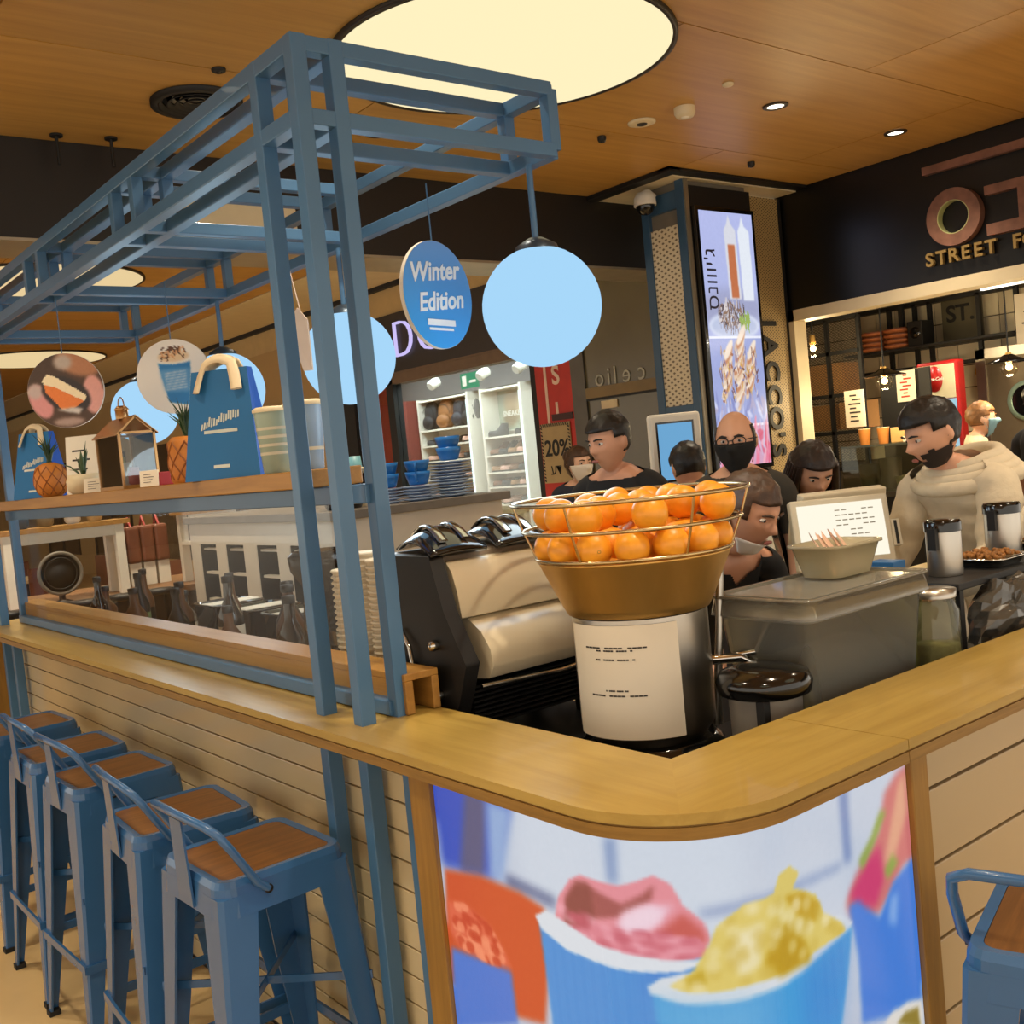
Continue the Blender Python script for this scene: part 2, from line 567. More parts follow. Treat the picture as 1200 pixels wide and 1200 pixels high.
# round backlit ceiling lights
RIM = mat('light_rim_dark', (38, 28, 18), 0.5)
DISC = glow('ceiling_light_diffuser', (255, 240, 192), DISC_GAIN * 0.86)
DISC2 = glow('ceiling_light_far', (226, 200, 150), 0.9)
def round_light(x, y, z, r, m, label, sx=1.0):
    t = thing('ceiling_light', label, 'ceiling light', (x, y, z), 0, 'round backlit ceiling lights')
    part('rim', MB().lathe([(r + 0.022, 0), (r + 0.022, -0.016), (r, -0.02), (r, 0)], (x, y, z), 72, sx=sx, cap=False), RIM, t)
    part('diffuser', MB().lathe([(0, -0.012), (r * 0.5, -0.012), (r, -0.012)], (x, y, z), 72, sx=sx, cap=False), m, t)
round_light(2.95, 3.49, CZ, 0.70, DISC, 'largest round glowing ceiling light above the blue frame', 1.04)
round_light(-0.75, 3.2, CZ, 0.70, DISC, 'round glowing ceiling light above the row of bar stools')
round_light(2.95, -0.6, CZ, 0.70, DISC, 'round glowing ceiling light above the near counter aisle')
round_light(-0.75, -0.6, CZ, 0.70, DISC, 'round glowing ceiling light above where the picture is taken')
round_light(3.75, 7.35, FZ, 0.82, DISC2, 'dimmer round ceiling light just beyond the dark bulkhead')
round_light(2.95, 10.4, FZ, 0.85, DISC2, 'dim round ceiling light second beyond the bulkhead')
round_light(2.3, 13.8, FZ, 0.95, DISC2, 'farthest dim round ceiling light at left')
round_light(4.3, 16.2, FZ, 0.95, DISC2, 'dim round ceiling light high over the far shopfronts')

# downlights with their own spots; all but the fascia pair are added for light
DLR = mat('downlight_ring', (60, 48, 34), 0.4, 0.4)
DLE = glow('downlight_lens', (255, 244, 220), 3.0)
def downlight(x, y, z, label, power=None, lit=True, r=0.045):
    t = thing('downlight', label, 'downlight', (x, y, z), 0, 'recessed downlights')
    part('bezel', MB().lathe([(r + 0.022, 0), (r + 0.022, -0.006), (r + 0.002, -0.009), (r, -0.002)], (x, y, z), 24, cap=False), DLR, t)
    part('lens', MB().lathe([(0, -0.004), (r, -0.004)], (x, y, z), 24, cap=False), DLE if lit else BLACKM, t)
    if lit:
        ld = bpy.data.lights.new('downlight_beam', 'SPOT')
        ld.energy = power or SPOT_POWER; ld.color = SPOT_COL; ld.spot_size = math.radians(110); ld.spot_blend = 0.9; ld.shadow_soft_size = 0.06
        lo = bpy.data.objects.new('downlight_beam', ld); COL.objects.link(lo); lo.parent = t; lo.location = (0, 0, -0.02)
for x, y, lab in ((4.75, 3.45, 'lit downlight left of the pair before the black shop fascia'),
                  (5.93, 3.47, 'lit downlight right of the pair nearest the black shop fascia'),
                  (1.9, 1.0, 'added downlight above the near corner of the counter'),  # from here on added downlights, put in to light the kiosk and aisles
                  (0.2, 2.2, 'added downlight above the nearest bar stools'),
                  (0.2, 4.3, 'added downlight above the farther bar stools'),
                  (4.0, 1.2, 'added downlight above the tills'),
                  (0.3, 0.2, 'added downlight just above the camera position'),
                  (1.75, 2.55, 'added downlight above the end of the blue frame'),
                  (-1.4, 1.2, 'added downlight over the aisle left of the camera'),
                  (-1.2, 4.4, 'added downlight over the aisle left of the stools'), (5.4, 0.6, 'added downlight over the aisle before the street food shop'),
                  (3.2, -1.2, 'added downlight over the near aisle at right'), (3.0, 4.6, 'added downlight over the customers behind the till counter')):
    downlight(x, y, CZ, lab)
for x, y, lab in ((5.0, 10.0, 'added far downlight before the shoe shop'), (4.2, 8.2, 'added far downlight left of the shoe shop sign'),
                  (4.9, 13.2, 'added far downlight over the seating area'), (2.6, 6.6, 'added downlight just beyond the bulkhead'),
                  (4.9, 16.5, 'added farthest downlight along the shopfronts'), (1.4, 6.5, 'added downlight over the left part of the stall'), (0.8, 9.2, 'added downlight over the cream tables at left'), (2.6, 8.6, 'added downlight over the back of the stall')):
    downlight(x, y, FZ, lab, SPOT_POWER * 2.3)  # added lamps that brighten the stall and the area beyond the bulkhead

def puck(x, y, label, r, h, m, name, cat, inner=None):
    t = thing(name, label, cat, (x, y, CZ))
    part('body', MB().lathe([(r, 0), (r, -h * 0.6), (r * 0.8, -h), (0, -h)], (x, y, CZ), 24), m, t)
    if inner: part('lens', MB().lathe([(0, -h - 0.004), (r * 0.35, -h - 0.004), (r * 0.4, -h + 0.001)], (x, y, CZ), 16), inner, t)
puck(4.237, 3.932, 'flat cream round ceiling speaker nearest the column', 0.075, 0.012, CREAM, 'ceiling_speaker', 'speaker', BLACKM)
puck(4.284, 3.671, 'domed cream smoke detector beside the ceiling speaker', 0.055, 0.05, CREAM, 'smoke_detector', 'smoke detector', WHITE)
puck(4.222, 3.331, 'tiny cream sprinkler cap left of the downlights', 0.028, 0.012, CREAM, 'flush_sprinkler', 'sprinkler')
puck(4.202, 4.206, 'small black sprinkler head left of the ceiling speaker', 0.024, 0.03, BLACKM, 'fire_sprinkler', 'sprinkler', BLACKG)
puck(5.545, 4.246, 'small black sprinkler head before the column recess', 0.024, 0.03, BLACKM, 'fire_sprinkler', 'sprinkler', BLACKG)
puck(1.942, 4.121, 'small black sprinkler head beside the round black vent', 0.03, 0.012, BLACKM, 'fire_sprinkler', 'sprinkler', BLACKG)
t = thing('ceiling_vent', 'large round black ceiling air vent behind the blue frame', 'vent', (2.0, 4.5, CZ))
part('ring', MB().lathe([(0.20, 0), (0.20, -0.02), (0.17, -0.025), (0.17, 0)], (2.0, 4.5, CZ), 40, cap=False), BLACKM, t)
for k in range(4):
    r = 0.15 - k * 0.036
    part('vane', MB().lathe([(r, -0.004), (r + 0.018, -0.018), (r + 0.014, -0.02), (r - 0.004, -0.006)], (2.0, 4.5, CZ), 40, cap=False), BLACKM, t)
part('throat', MB().lathe([(0, -0.002), (0.17, -0.002)], (2.0, 4.5, CZ), 40, cap=False), BLACKG, t)
for k, (x, y) in enumerate(((1.58, 5.16), (1.82, 5.12))):
    solo('hanging_rod', MB().tube([(x, y, CZ), (x, y, 3.16)], 0.008, 8).lathe([(0.03, -0.01), (0.03, 0)], (x, y, CZ), 12),
         BLACKM, ('left' if k == 0 else 'right') + ' short black rod hanging before the dark bulkhead', 'rod', 'short ceiling rods')
# ---------------------------------------------------------------- kiosk counter
ZC = 1.03
XO, YO, RC = 1.07, 1.035, 0.25
XI, YI = 1.343, 1.312
YE, XE = 5.62, 5.2
kc = thing('kiosk_counter', 'oak topped L shaped bar counter with rounded corner and light panel', 'counter', (1.2, 1.2, 0))
def outline(d, x_end, y_end, n=20):
    """outer edge from far left end round the corner to the right end, inset by d"""
    r = RC - d
    pts = [(XO + d, y_end)]
    for k in range(n + 1):
        a = PI + (PI / 2) * k / n
        pts.append((XO + RC + r * math.cos(a), YO + RC + r * math.sin(a)))
    pts.append((x_end, YO + d))
    return pts
SEAM = 1.66
for z0, z1, d, m in ((ZC - 0.018, ZC, 0.0, None), (ZC - 0.022, ZC - 0.018, 0.004, WEDGE), (ZC - 0.042, ZC - 0.022, 0.0, WEDGE)):
    op = outline(d, SEAM - 0.001, YE)
    # left leg with the corner split along the mitre for the grain direction
    k = 1 + 10
    left = op[:k + 1] + [(XI, YI), (XI, YE)]
    right = op[k:] + [(SEAM - 0.001, YI), (XI, YI)]
    far = [(SEAM + 0.001, YO + d), (XE, YO + d), (XE, YI), (SEAM + 0.001, YI)]
    nm = 'countertop_board' if m is None else 'edge_band'
    part(nm, MB().prism(left, z0, z1), m or WCOUNT_Y, kc)
    part(nm, MB().prism(right, z0, z1), m or WCOUNT_X, kc)
    part(nm, MB().prism(far, z0, z1), m or WCOUNT_X, kc)
# carcass behind the cladding
CARC = mat('carcass_dark', (60, 48, 36), 0.7)
part('carcass', MB().box((1.215, 1.80, 0.0), (XI - 0.01, YE - 0.02, ZC - 0.045)).box((1.72, 1.17, 0.0), (XE - 0.02, YI - 0.01, ZC - 0.045))
     .box((1.215, 1.30, 0), (1.32, 1.8, ZC - 0.045)).box((1.30, 1.17, 0), (1.72, 1.30, ZC - 0.045)), CARC, kc)
TILE = mat('cream_gloss_board', (214, 196, 156), 0.16, 0, 0.05, 1.4, 0, 0.4, 0.5, (1, 1, 0.3))
TILER = mat('cream_wide_board', (186, 166, 132), 0.28, 0, 0.04, 1.2, 0, 0.2)
JOINT = mat('joint_grey', (92, 82, 68), 0.8)
part('cladding_backing', MB().box((1.203, 1.80, 0.02), (1.214, YE - 0.02, ZC - 0.045)), JOINT, kc)
z = ZC - 0.046
while z > 0.08:
    part('cladding_board', MB().box((1.192, 1.802, z - 0.0635), (1.2035, YE - 0.03, z)), TILE, kc, bevel=0.0015)
    z -= 0.068
part('cladding_backing', MB().box((1.746, 1.148, 0.02), (XE - 0.03, 1.169, ZC - 0.045)), JOINT, kc)
z = ZC - 0.046
hs = [0.125] + [0.153] * 6
for h in hs:
    part('cladding_board', MB().box((1.746, 1.130, max(0.02, z - h + 0.007)), (XE - 0.03, 1.149, z)), TILER, kc, bevel=0.002)
    z -= h
part('plinth', MB().box((1.21, 1.8, 0), (1.24, YE - 0.05, 0.08)).box((1.7, 1.15, 0), (XE - 0.05, 1.18, 0.08)), BLACKM, kc)
# oak uprights either side of the picture and at the far end
part('upright', MB().box((1.088, 1.727, 0), (1.203, 1.80, ZC - 0.042)), WTRIM, kc, bevel=0.003)
part('upright', MB().box((1.690, 1.052, 0), (1.745, 1.16, ZC - 0.042)), WTRIM, kc, bevel=0.003)
part('end_panel', MB().box((0.93, YE - 0.02, 0), (XI, YE + 0.03, ZC - 0.042)), WTRIM, kc, bevel=0.003)

# backlit picture wrapped round the corner
PX, PY, PR, PS, PE = 1.10, 1.065, 0.22, 1.725, 1.688
L1 = PS - (PY + PR); LA = PR * PI / 2; L3 = PE - (PX + PR); LT = L1 + LA + L3
def ppath(s, off=0.0):
    if s < L1: return PX - off, PS - s
    if s < L1 + LA:
        a = (s - L1) / PR; return PX + PR - (PR + off) * math.cos(a), PY + PR - (PR + off) * math.sin(a)
    return PX + PR + (s - L1 - LA), PY - off
ZP0, ZP1 = 0.06, 0.988
SHP = dict(
 leftblue=[(0.02, 0.995), (0.276, 0.987), (0.2, 0.827), (0.147, 0.822), (0.032, 0.809), (0.03, 0.834)],
 leftgrey=[(0.133, 0.983), (0.199, 0.979), (0.169, 0.827), (0.091, 0.815)],
 lightcol=[(0.199, 0.979), (0.275, 0.979), (0.226, 0.826), (0.187, 0.824)],
 orange=[(0.037, 0.805), (0.147, 0.822), (0.275, 0.823), (0.344, 0.812), (0.345, 0.744), (0.312, 0.593), (0.211, 0.572), (0.014, 0.569)],
 icered=[(0.035, 0.741), (0.094, 0.752), (0.172, 0.73), (0.217, 0.687), (0.226, 0.666), (0.159, 0.652), (0.063, 0.655), (0.033, 0.68)],
 bluecup=[(0.033, 0.645), (0.225, 0.661), (0.23, 0.562), (0.018, 0.474)],
 shadowline=[(0.241, 0.846), (0.382, 0.838), (0.368, 0.823), (0.226, 0.826)],
 vjoint=[(0.508, 0.977), (0.531, 0.98), (0.526, 0.903), (0.506, 0.899)],
 hj1=[(0.656, 0.867), (0.741, 0.871), (0.966, 0.859), (0.964, 0.848), (0.74, 0.857), (0.654, 0.853)],
 vjoint2=[(0.975, 0.982), (1.0, 0.98), (0.995, 0.85), (0.973, 0.854)],
 cup1=[(0.322, 0.79), (0.383, 0.771), (0.505, 0.771), (0.622, 0.782), (0.676, 0.796), (0.613, 0.675), (0.335, 0.594)],
 rim1o=[(0.313, 0.792), (0.344, 0.81), (0.377, 0.806), (0.471, 0.79), (0.568, 0.787), (0.655, 0.785), (0.669, 0.797), (0.673, 0.783), (0.62, 0.768), (0.52, 0.759), (0.392, 0.754), (0.326, 0.772)],
 pink=[(0.364, 0.795), (0.383, 0.845), (0.417, 0.884), (0.444, 0.898), (0.485, 0.899), (0.527, 0.899), (0.558, 0.91), (0.587, 0.923), (0.613, 0.91), (0.63, 0.875), (0.66, 0.846), (0.667, 0.818), (0.656, 0.794), (0.608, 0.784), (0.538, 0.783), (0.449, 0.779), (0.385, 0.783)],
 pinkdark=[(0.392, 0.80), (0.402, 0.848), (0.43, 0.882), (0.455, 0.888), (0.53, 0.870), (0.565, 0.888), (0.588, 0.908), (0.582, 0.882), (0.52, 0.846), (0.47, 0.832), (0.44, 0.806)],
 pinkfront=[(0.385, 0.795), (0.43, 0.812), (0.47, 0.826), (0.53, 0.818), (0.585, 0.828), (0.65, 0.822), (0.664, 0.80), (0.655, 0.79), (0.60, 0.784), (0.50, 0.782), (0.42, 0.781)],
 pinklight=[(0.512, 0.83), (0.576, 0.874), (0.617, 0.876), (0.586, 0.84), (0.549, 0.822)],
 pinkshade=[(0.585, 0.826), (0.628, 0.862), (0.659, 0.832), (0.661, 0.812), (0.611, 0.814)],
 cup2=[(0.569, 0.727), (0.616, 0.713), (0.711, 0.712), (0.839, 0.715), (0.982, 0.741), (0.955, 0.654), (0.928, 0.583), (0.574, 0.672)],
 rim2=[(0.563, 0.74), (0.586, 0.756), (0.62, 0.765), (0.896, 0.787), (0.954, 0.771), (0.983, 0.749), (0.973, 0.73), (0.861, 0.706), (0.741, 0.71), (0.655, 0.709), (0.589, 0.715), (0.565, 0.727)],
 yellow=[(0.598, 0.744), (0.634, 0.765), (0.663, 0.804), (0.68, 0.837), (0.725, 0.863), (0.783, 0.865), (0.8, 0.892), (0.829, 0.897), (0.85, 0.879), (0.831, 0.86), (0.889, 0.829), (0.908, 0.79), (0.952, 0.76), (0.962, 0.741), (0.842, 0.735), (0.743, 0.734), (0.671, 0.732), (0.618, 0.735)],
 yeldark=[(0.754, 0.759), (0.777, 0.808), (0.818, 0.808), (0.856, 0.758), (0.864, 0.727), (0.786, 0.728)],
 yeldark2=[(0.808, 0.854), (0.857, 0.844), (0.899, 0.811), (0.883, 0.784), (0.84, 0.807)],
 yelleft=[(0.624, 0.758), (0.654, 0.771), (0.656, 0.743), (0.629, 0.74)],
 yellight=[(0.689, 0.787), (0.714, 0.824), (0.761, 0.827), (0.746, 0.761), (0.714, 0.748)],
 dragon=[(0.968, 0.784), (0.998, 0.819), (1.041, 0.85), (1.085, 0.883), (1.106, 0.938), (1.151, 0.965), (1.186, 0.971), (1.189, 0.787), (1.156, 0.798), (1.095, 0.755), (1.065, 0.735), (0.988, 0.747)],
 dragong=[(1.014, 0.844), (1.058, 0.876), (1.089, 0.912), (1.11, 0.906), (1.069, 0.864), (1.025, 0.825)],
 dragong2=[(1.088, 0.804), (1.118, 0.826), (1.135, 0.805), (1.099, 0.785)],
 dragonp=[(0.982, 0.794), (1.039, 0.836), (1.081, 0.853), (1.086, 0.789), (1.054, 0.751), (1.003, 0.764)],
 dragonp2=[(1.09, 0.819), (1.155, 0.948), (1.178, 0.958), (1.174, 0.887), (1.115, 0.803)],
 bluer=[(0.977, 0.778), (1.005, 0.778), (1.064, 0.727), (1.111, 0.773), (1.191, 0.803), (1.175, 0.518), (0.989, 0.565), (0.993, 0.685)],
 bluerl=[(1.102, 0.753), (1.127, 0.752), (1.114, 0.694), (1.088, 0.711)],
 smallrim=[(1.051, 0.538), (1.08, 0.55), (1.135, 0.547), (1.177, 0.534), (1.175, 0.478), (1.063, 0.526)],
 smallin=[(1.09, 0.522), (1.119, 0.532), (1.161, 0.524), (1.164, 0.482)],
)
cv = Canvas(620, 500, (196, 208, 228))
PSH = 1.75 - PS     # the shapes were laid out from y = 1.75
def PP(nm): return [((s - PSH) / LT, (z - ZP0) / (ZP1 - ZP0)) for s, z in SHP[nm]]
gy = cv.Y[..., None]
cv.a = np.array((176, 190, 216)) / 255 * (1 - gy) + np.array((206, 216, 232)) / 255 * gy
cv.ell(0.42, 0.9, 0.2, 0.25, (214, 224, 238), soft=14)
cv.ell(0.72, 0.75, 0.12, 0.2, (212, 220, 234), soft=14)
for nm, col, sf in (('vjoint', (140, 164, 206), 4), ('hj1', (150, 168, 206), 4), ('vjoint2', (130, 152, 200), 4), ('shadowline', (84, 96, 140), 5)): cv.poly(PP(nm), col, sf)
for nm, col, sf in (('leftblue', (52, 84, 196), 6), ('leftgrey', (92, 92, 132), 5), ('lightcol', (150, 180, 226), 6),
                    ('orange', (216, 84, 40), 3), ('icered', (232, 104, 72), 3), ('bluecup', (76, 124, 216), 3),
                    ('dragon', (214, 120, 120), 4), ('dragonp', (214, 62, 116), 4), ('dragonp2', (232, 170, 140), 4), ('dragong', (150, 172, 80), 3), ('dragong2', (150, 172, 80), 3),
                    ('bluer', (64, 130, 226), 3), ('bluerl', (130, 176, 240), 4), ('smallrim', (232, 228, 222), 2), ('smallin', (150, 130, 50), 2)): cv.poly(PP(nm), col, sf)
rng = np.random.RandomState(3)
m_ice = cv.pm(PP('icered'))
for k in range(60):
    s, z = 0.03 + rng.rand() * 0.2, 0.65 + rng.rand() * 0.1
    e = (((cv.X - s / LT) / 0.012) ** 2 + ((cv.Y - (z - ZP0) / (ZP1 - ZP0)) / 0.012) ** 2 < 1).astype(float) * m_ice
    cv.mask(cv.soft(e, 1), (255, 150, 110) if k % 2 else (206, 66, 36), 0.8)
cv.poly(PP('cup1'), (66, 146, 222), 2)
m1 = cv.pm(PP('cup1')); cv.mask(cv.soft(m1 * (cv.X > 0.47), 14), (52, 110, 208), 0.6)
cv.mask(cv.soft(m1 * (np.sin(cv.X * 900) > 0.2), 1), (110, 180, 238), 0.25)
for nm, col, sf in (('pink', (236, 148, 160), 1), ('pinkdark', (170, 88, 88), 2), ('pinklight', (246, 204, 222), 3), ('pinkshade', (208, 92, 88), 3), ('pinkfront', (230, 136, 152), 1)): cv.poly(PP(nm), col, sf)
cv.mask(cv.soft(cv.pm(PP('pinkdark')) * (cv.X < (0.47 - PSH) / LT), 3), (132, 64, 60), 0.6)
cv.ell((0.56 - PSH) / LT, (0.85 - ZP0) / (ZP1 - ZP0), 0.035, 0.02, (250, 222, 236), 30, 3, 0.9)
mp_ = cv.pm(PP('pink'))
for k in range(70):
    s, z = 0.34 + rng.rand() * 0.28, 0.775 + rng.rand() * 0.055
    e = (((cv.X - s / LT) / 0.014) ** 2 + ((cv.Y - (z - ZP0) / (ZP1 - ZP0)) / 0.007) ** 2 < 1).astype(float) * mp_
    cv.mask(cv.soft(e, 2), (250, 176, 190) if k % 2 else (204, 92, 112), 0.6)
cv.poly(PP('rim1o'), (228, 234, 242), 1)
cv.poly(PP('rim2'), (224, 230, 238), 1)
cv.poly(PP('cup2'), (60, 160, 226), 2)
m2 = cv.pm(PP('cup2')); cv.mask(cv.soft(m2 * (cv.X < 0.62), 12), (120, 190, 234), 0.5); cv.mask(cv.soft(m2 * (cv.X > 0.70), 12), (50, 124, 214), 0.5)
cv.mask(cv.soft(m2 * (np.sin(cv.X * 900) > 0.2), 1), (110, 196, 240), 0.25)
for nm, col, sf in (('yellow', (230, 208, 112), 1), ('yeldark', (198, 158, 22), 3), ('yeldark2', (206, 166, 36), 2), ('yelleft', (204, 172, 44), 2), ('yellight', (242, 230, 180), 3)): cv.poly(PP(nm), col, sf)
my_ = cv.pm(PP('yellow'))
for k in range(80):
    s, z = 0.57 + rng.rand() * 0.36, 0.735 + rng.rand() * 0.12
    e = (((cv.X - s / LT) / 0.010) ** 2 + ((cv.Y - (z - ZP0) / (ZP1 - ZP0)) / 0.012) ** 2 < 1).astype(float) * my_
    cv.mask(cv.soft(e, 2), (250, 240, 200) if k % 2 else (210, 180, 70), 0.4)
cv.ell(0.655, (0.60 - ZP0) / (ZP1 - ZP0), 0.035, 0.02, (70, 80, 110), soft=2)
cv.grain(0.03, 5, 1)
lp = MB()
n = 60
vs = []; fs = []
for i in range(n + 1):
    s = LT * i / n
    for off, zz in ((0, ZP0), (0, ZP1), (-0.02, ZP1), (-0.02, ZP0)):
        x, y = ppath(s, off); vs.append((x, y, zz))
for i in range(n):
    for k in range(4): fs.append((i * 4 + k, i * 4 + (k + 1) % 4, i * 4 + 4 + (k + 1) % 4, i * 4 + 4 + k))
lp.add(vs, fs)
lpo = part('light_panel', lp, mat('panel_casing', (210, 206, 196), 0.4), kc, label='backlit picture of blue cups of pink and yellow sorbet')
print_grid('picture', cv, lambda u, v: (*ppath(u * LT, 0.0015), ZP0 + v * (ZP1 - ZP0)), printed('panel_print', 0.70, 0.25), lpo, 430, 340)

# raised hollow oak ledge along the inner edge of the left counter
lg = thing('oak_ledge', 'long hollow oak box ledge along the inner edge of the counter', 'ledge', (1.30, 3.6, ZC))
for nm, a, b in (('top_board', (1.252, 2.04, 1.108), (1.345, 5.5, 1.124)), ('side_board', (1.252, 2.04, ZC + 0.001), (1.274, 5.5, 1.108)), ('side_board', (1.325, 2.04, ZC + 0.001), (1.345, 5.5, 1.108))):
    part(nm, MB().box(a, b), WSHELF, lg, bevel=0.002)

# ---------------------------------------------------------------- blue steel frame
kf = thing('kiosk_canopy', 'tall blue steel tube frame rising from the counter', 'frame', (1.5, 3.7, 0))
W = 0.038
TX0, TX1, TX2 = 1.157, 1.25, 1.885
TY = [(2.07, 2.25), (3.10, 3.28), (4.13, 4.31), (5.24, 5.42)]
ZT, ZB = 2.535, 2.378
def tube(a, b, name='tube', w=W): part(name, MB().bar(a, b, w), BLUE, kf, bevel=0.0025)
for x, y in ((TX0, 2.07), (TX0, 2.25), (TX1, 2.07), (TX0, 5.42), (TX1, 5.42)):
    tube((x, y, 0.0), (x, y, ZT + W / 2), 'post')
for y in (1.885, 5.24):
    tube((TX0, y, 0.0), (TX0, y, ZC - 0.043), 'post')
for z in (ZT, ZB):
    for x in (TX0, TX1, TX2):
        tube((x, 2.07, z), (x, 5.42, z), 'rail', W * 0.965)
    for y0, y1 in TY:
        for y in (y0, y1): tube((TX0, y, z - 0.0), (TX2, y, z), 'crossbar', W * 0.93)
for y0, y1 in TY:
    for y in (y0, y1):
        for x in (TX0, TX1, TX2):
            tube((x, y, ZB), (x, y, ZT), 'strut', W * 0.895)
tube((1.24, 2.07, ZC + 0.019), (1.24, 5.42, ZC + 0.019), 'sill_rail', 0.034)
tube((1.24, 2.07, 1.545), (1.24, 5.42, 1.545), 'shelf_rail', 0.044)
part('glass_pane', MB().box((1.236, 2.29, ZC + 0.036), (1.242, 5.40, 1.523)), pane('clear_glass', (250, 251, 250), 0.13), kf, label='clear glass pane below the shelf')
# oak display shelf
SH0, SH1 = 1.578, 1.612
solo('display_shelf', MB().box((1.165, 2.272, SH0 - 0.010), (1.335, 5.40, SH1)), WSHELF, 'long oak display shelf held by the blue frame', 'shelf', bevel=0.003)

# opal globe lamps
GL = glow('opal_globe', (168, 216, 250), 0.84)
for i, y in enumerate((2.137, 3.165, 4.195, 5.18)):
    lab = ('nearest and largest pale blue globe lamp hanging from the frame', 'second pale blue globe lamp, seen behind the blue posts', 'third pale blue globe lamp, behind the tall blue bag', 'farthest pale blue globe lamp, behind the lantern')[i]
    zc = 1.985; r = 0.159; x = 1.855
    g = thing('globe_lamp', lab, 'lamp', (x, y, ZB), 0, 'globe lamps hung from the frame')
    part('rod', MB().tube([(x, y, ZB - 0.02), (x, y, zc + r)], 0.009, 10), BLUE, g)
    part('cap', MB().lathe([(0.0, 0.03), (0.02, 0.03), (0.055, 0.01), (0.06, -0.006)], (x, y, zc + r - 0.008), 24), mat('globe_cap', (70, 84, 100), 0.35, 0.5), g)
    part('globe', MB().ball((x, y, zc), r, 40, 24), GL, g)
    ld = bpy.data.lights.new('globe_glow', 'POINT'); ld.energy = 4.5; ld.color = (0.7, 0.88, 1.0); ld.shadow_soft_size = 0.17
    lo = bpy.data.objects.new('globe_glow', ld); COL.objects.link(lo); lo.parent = g; lo.location = (0, 0, zc - r - 0.19 - ZB)

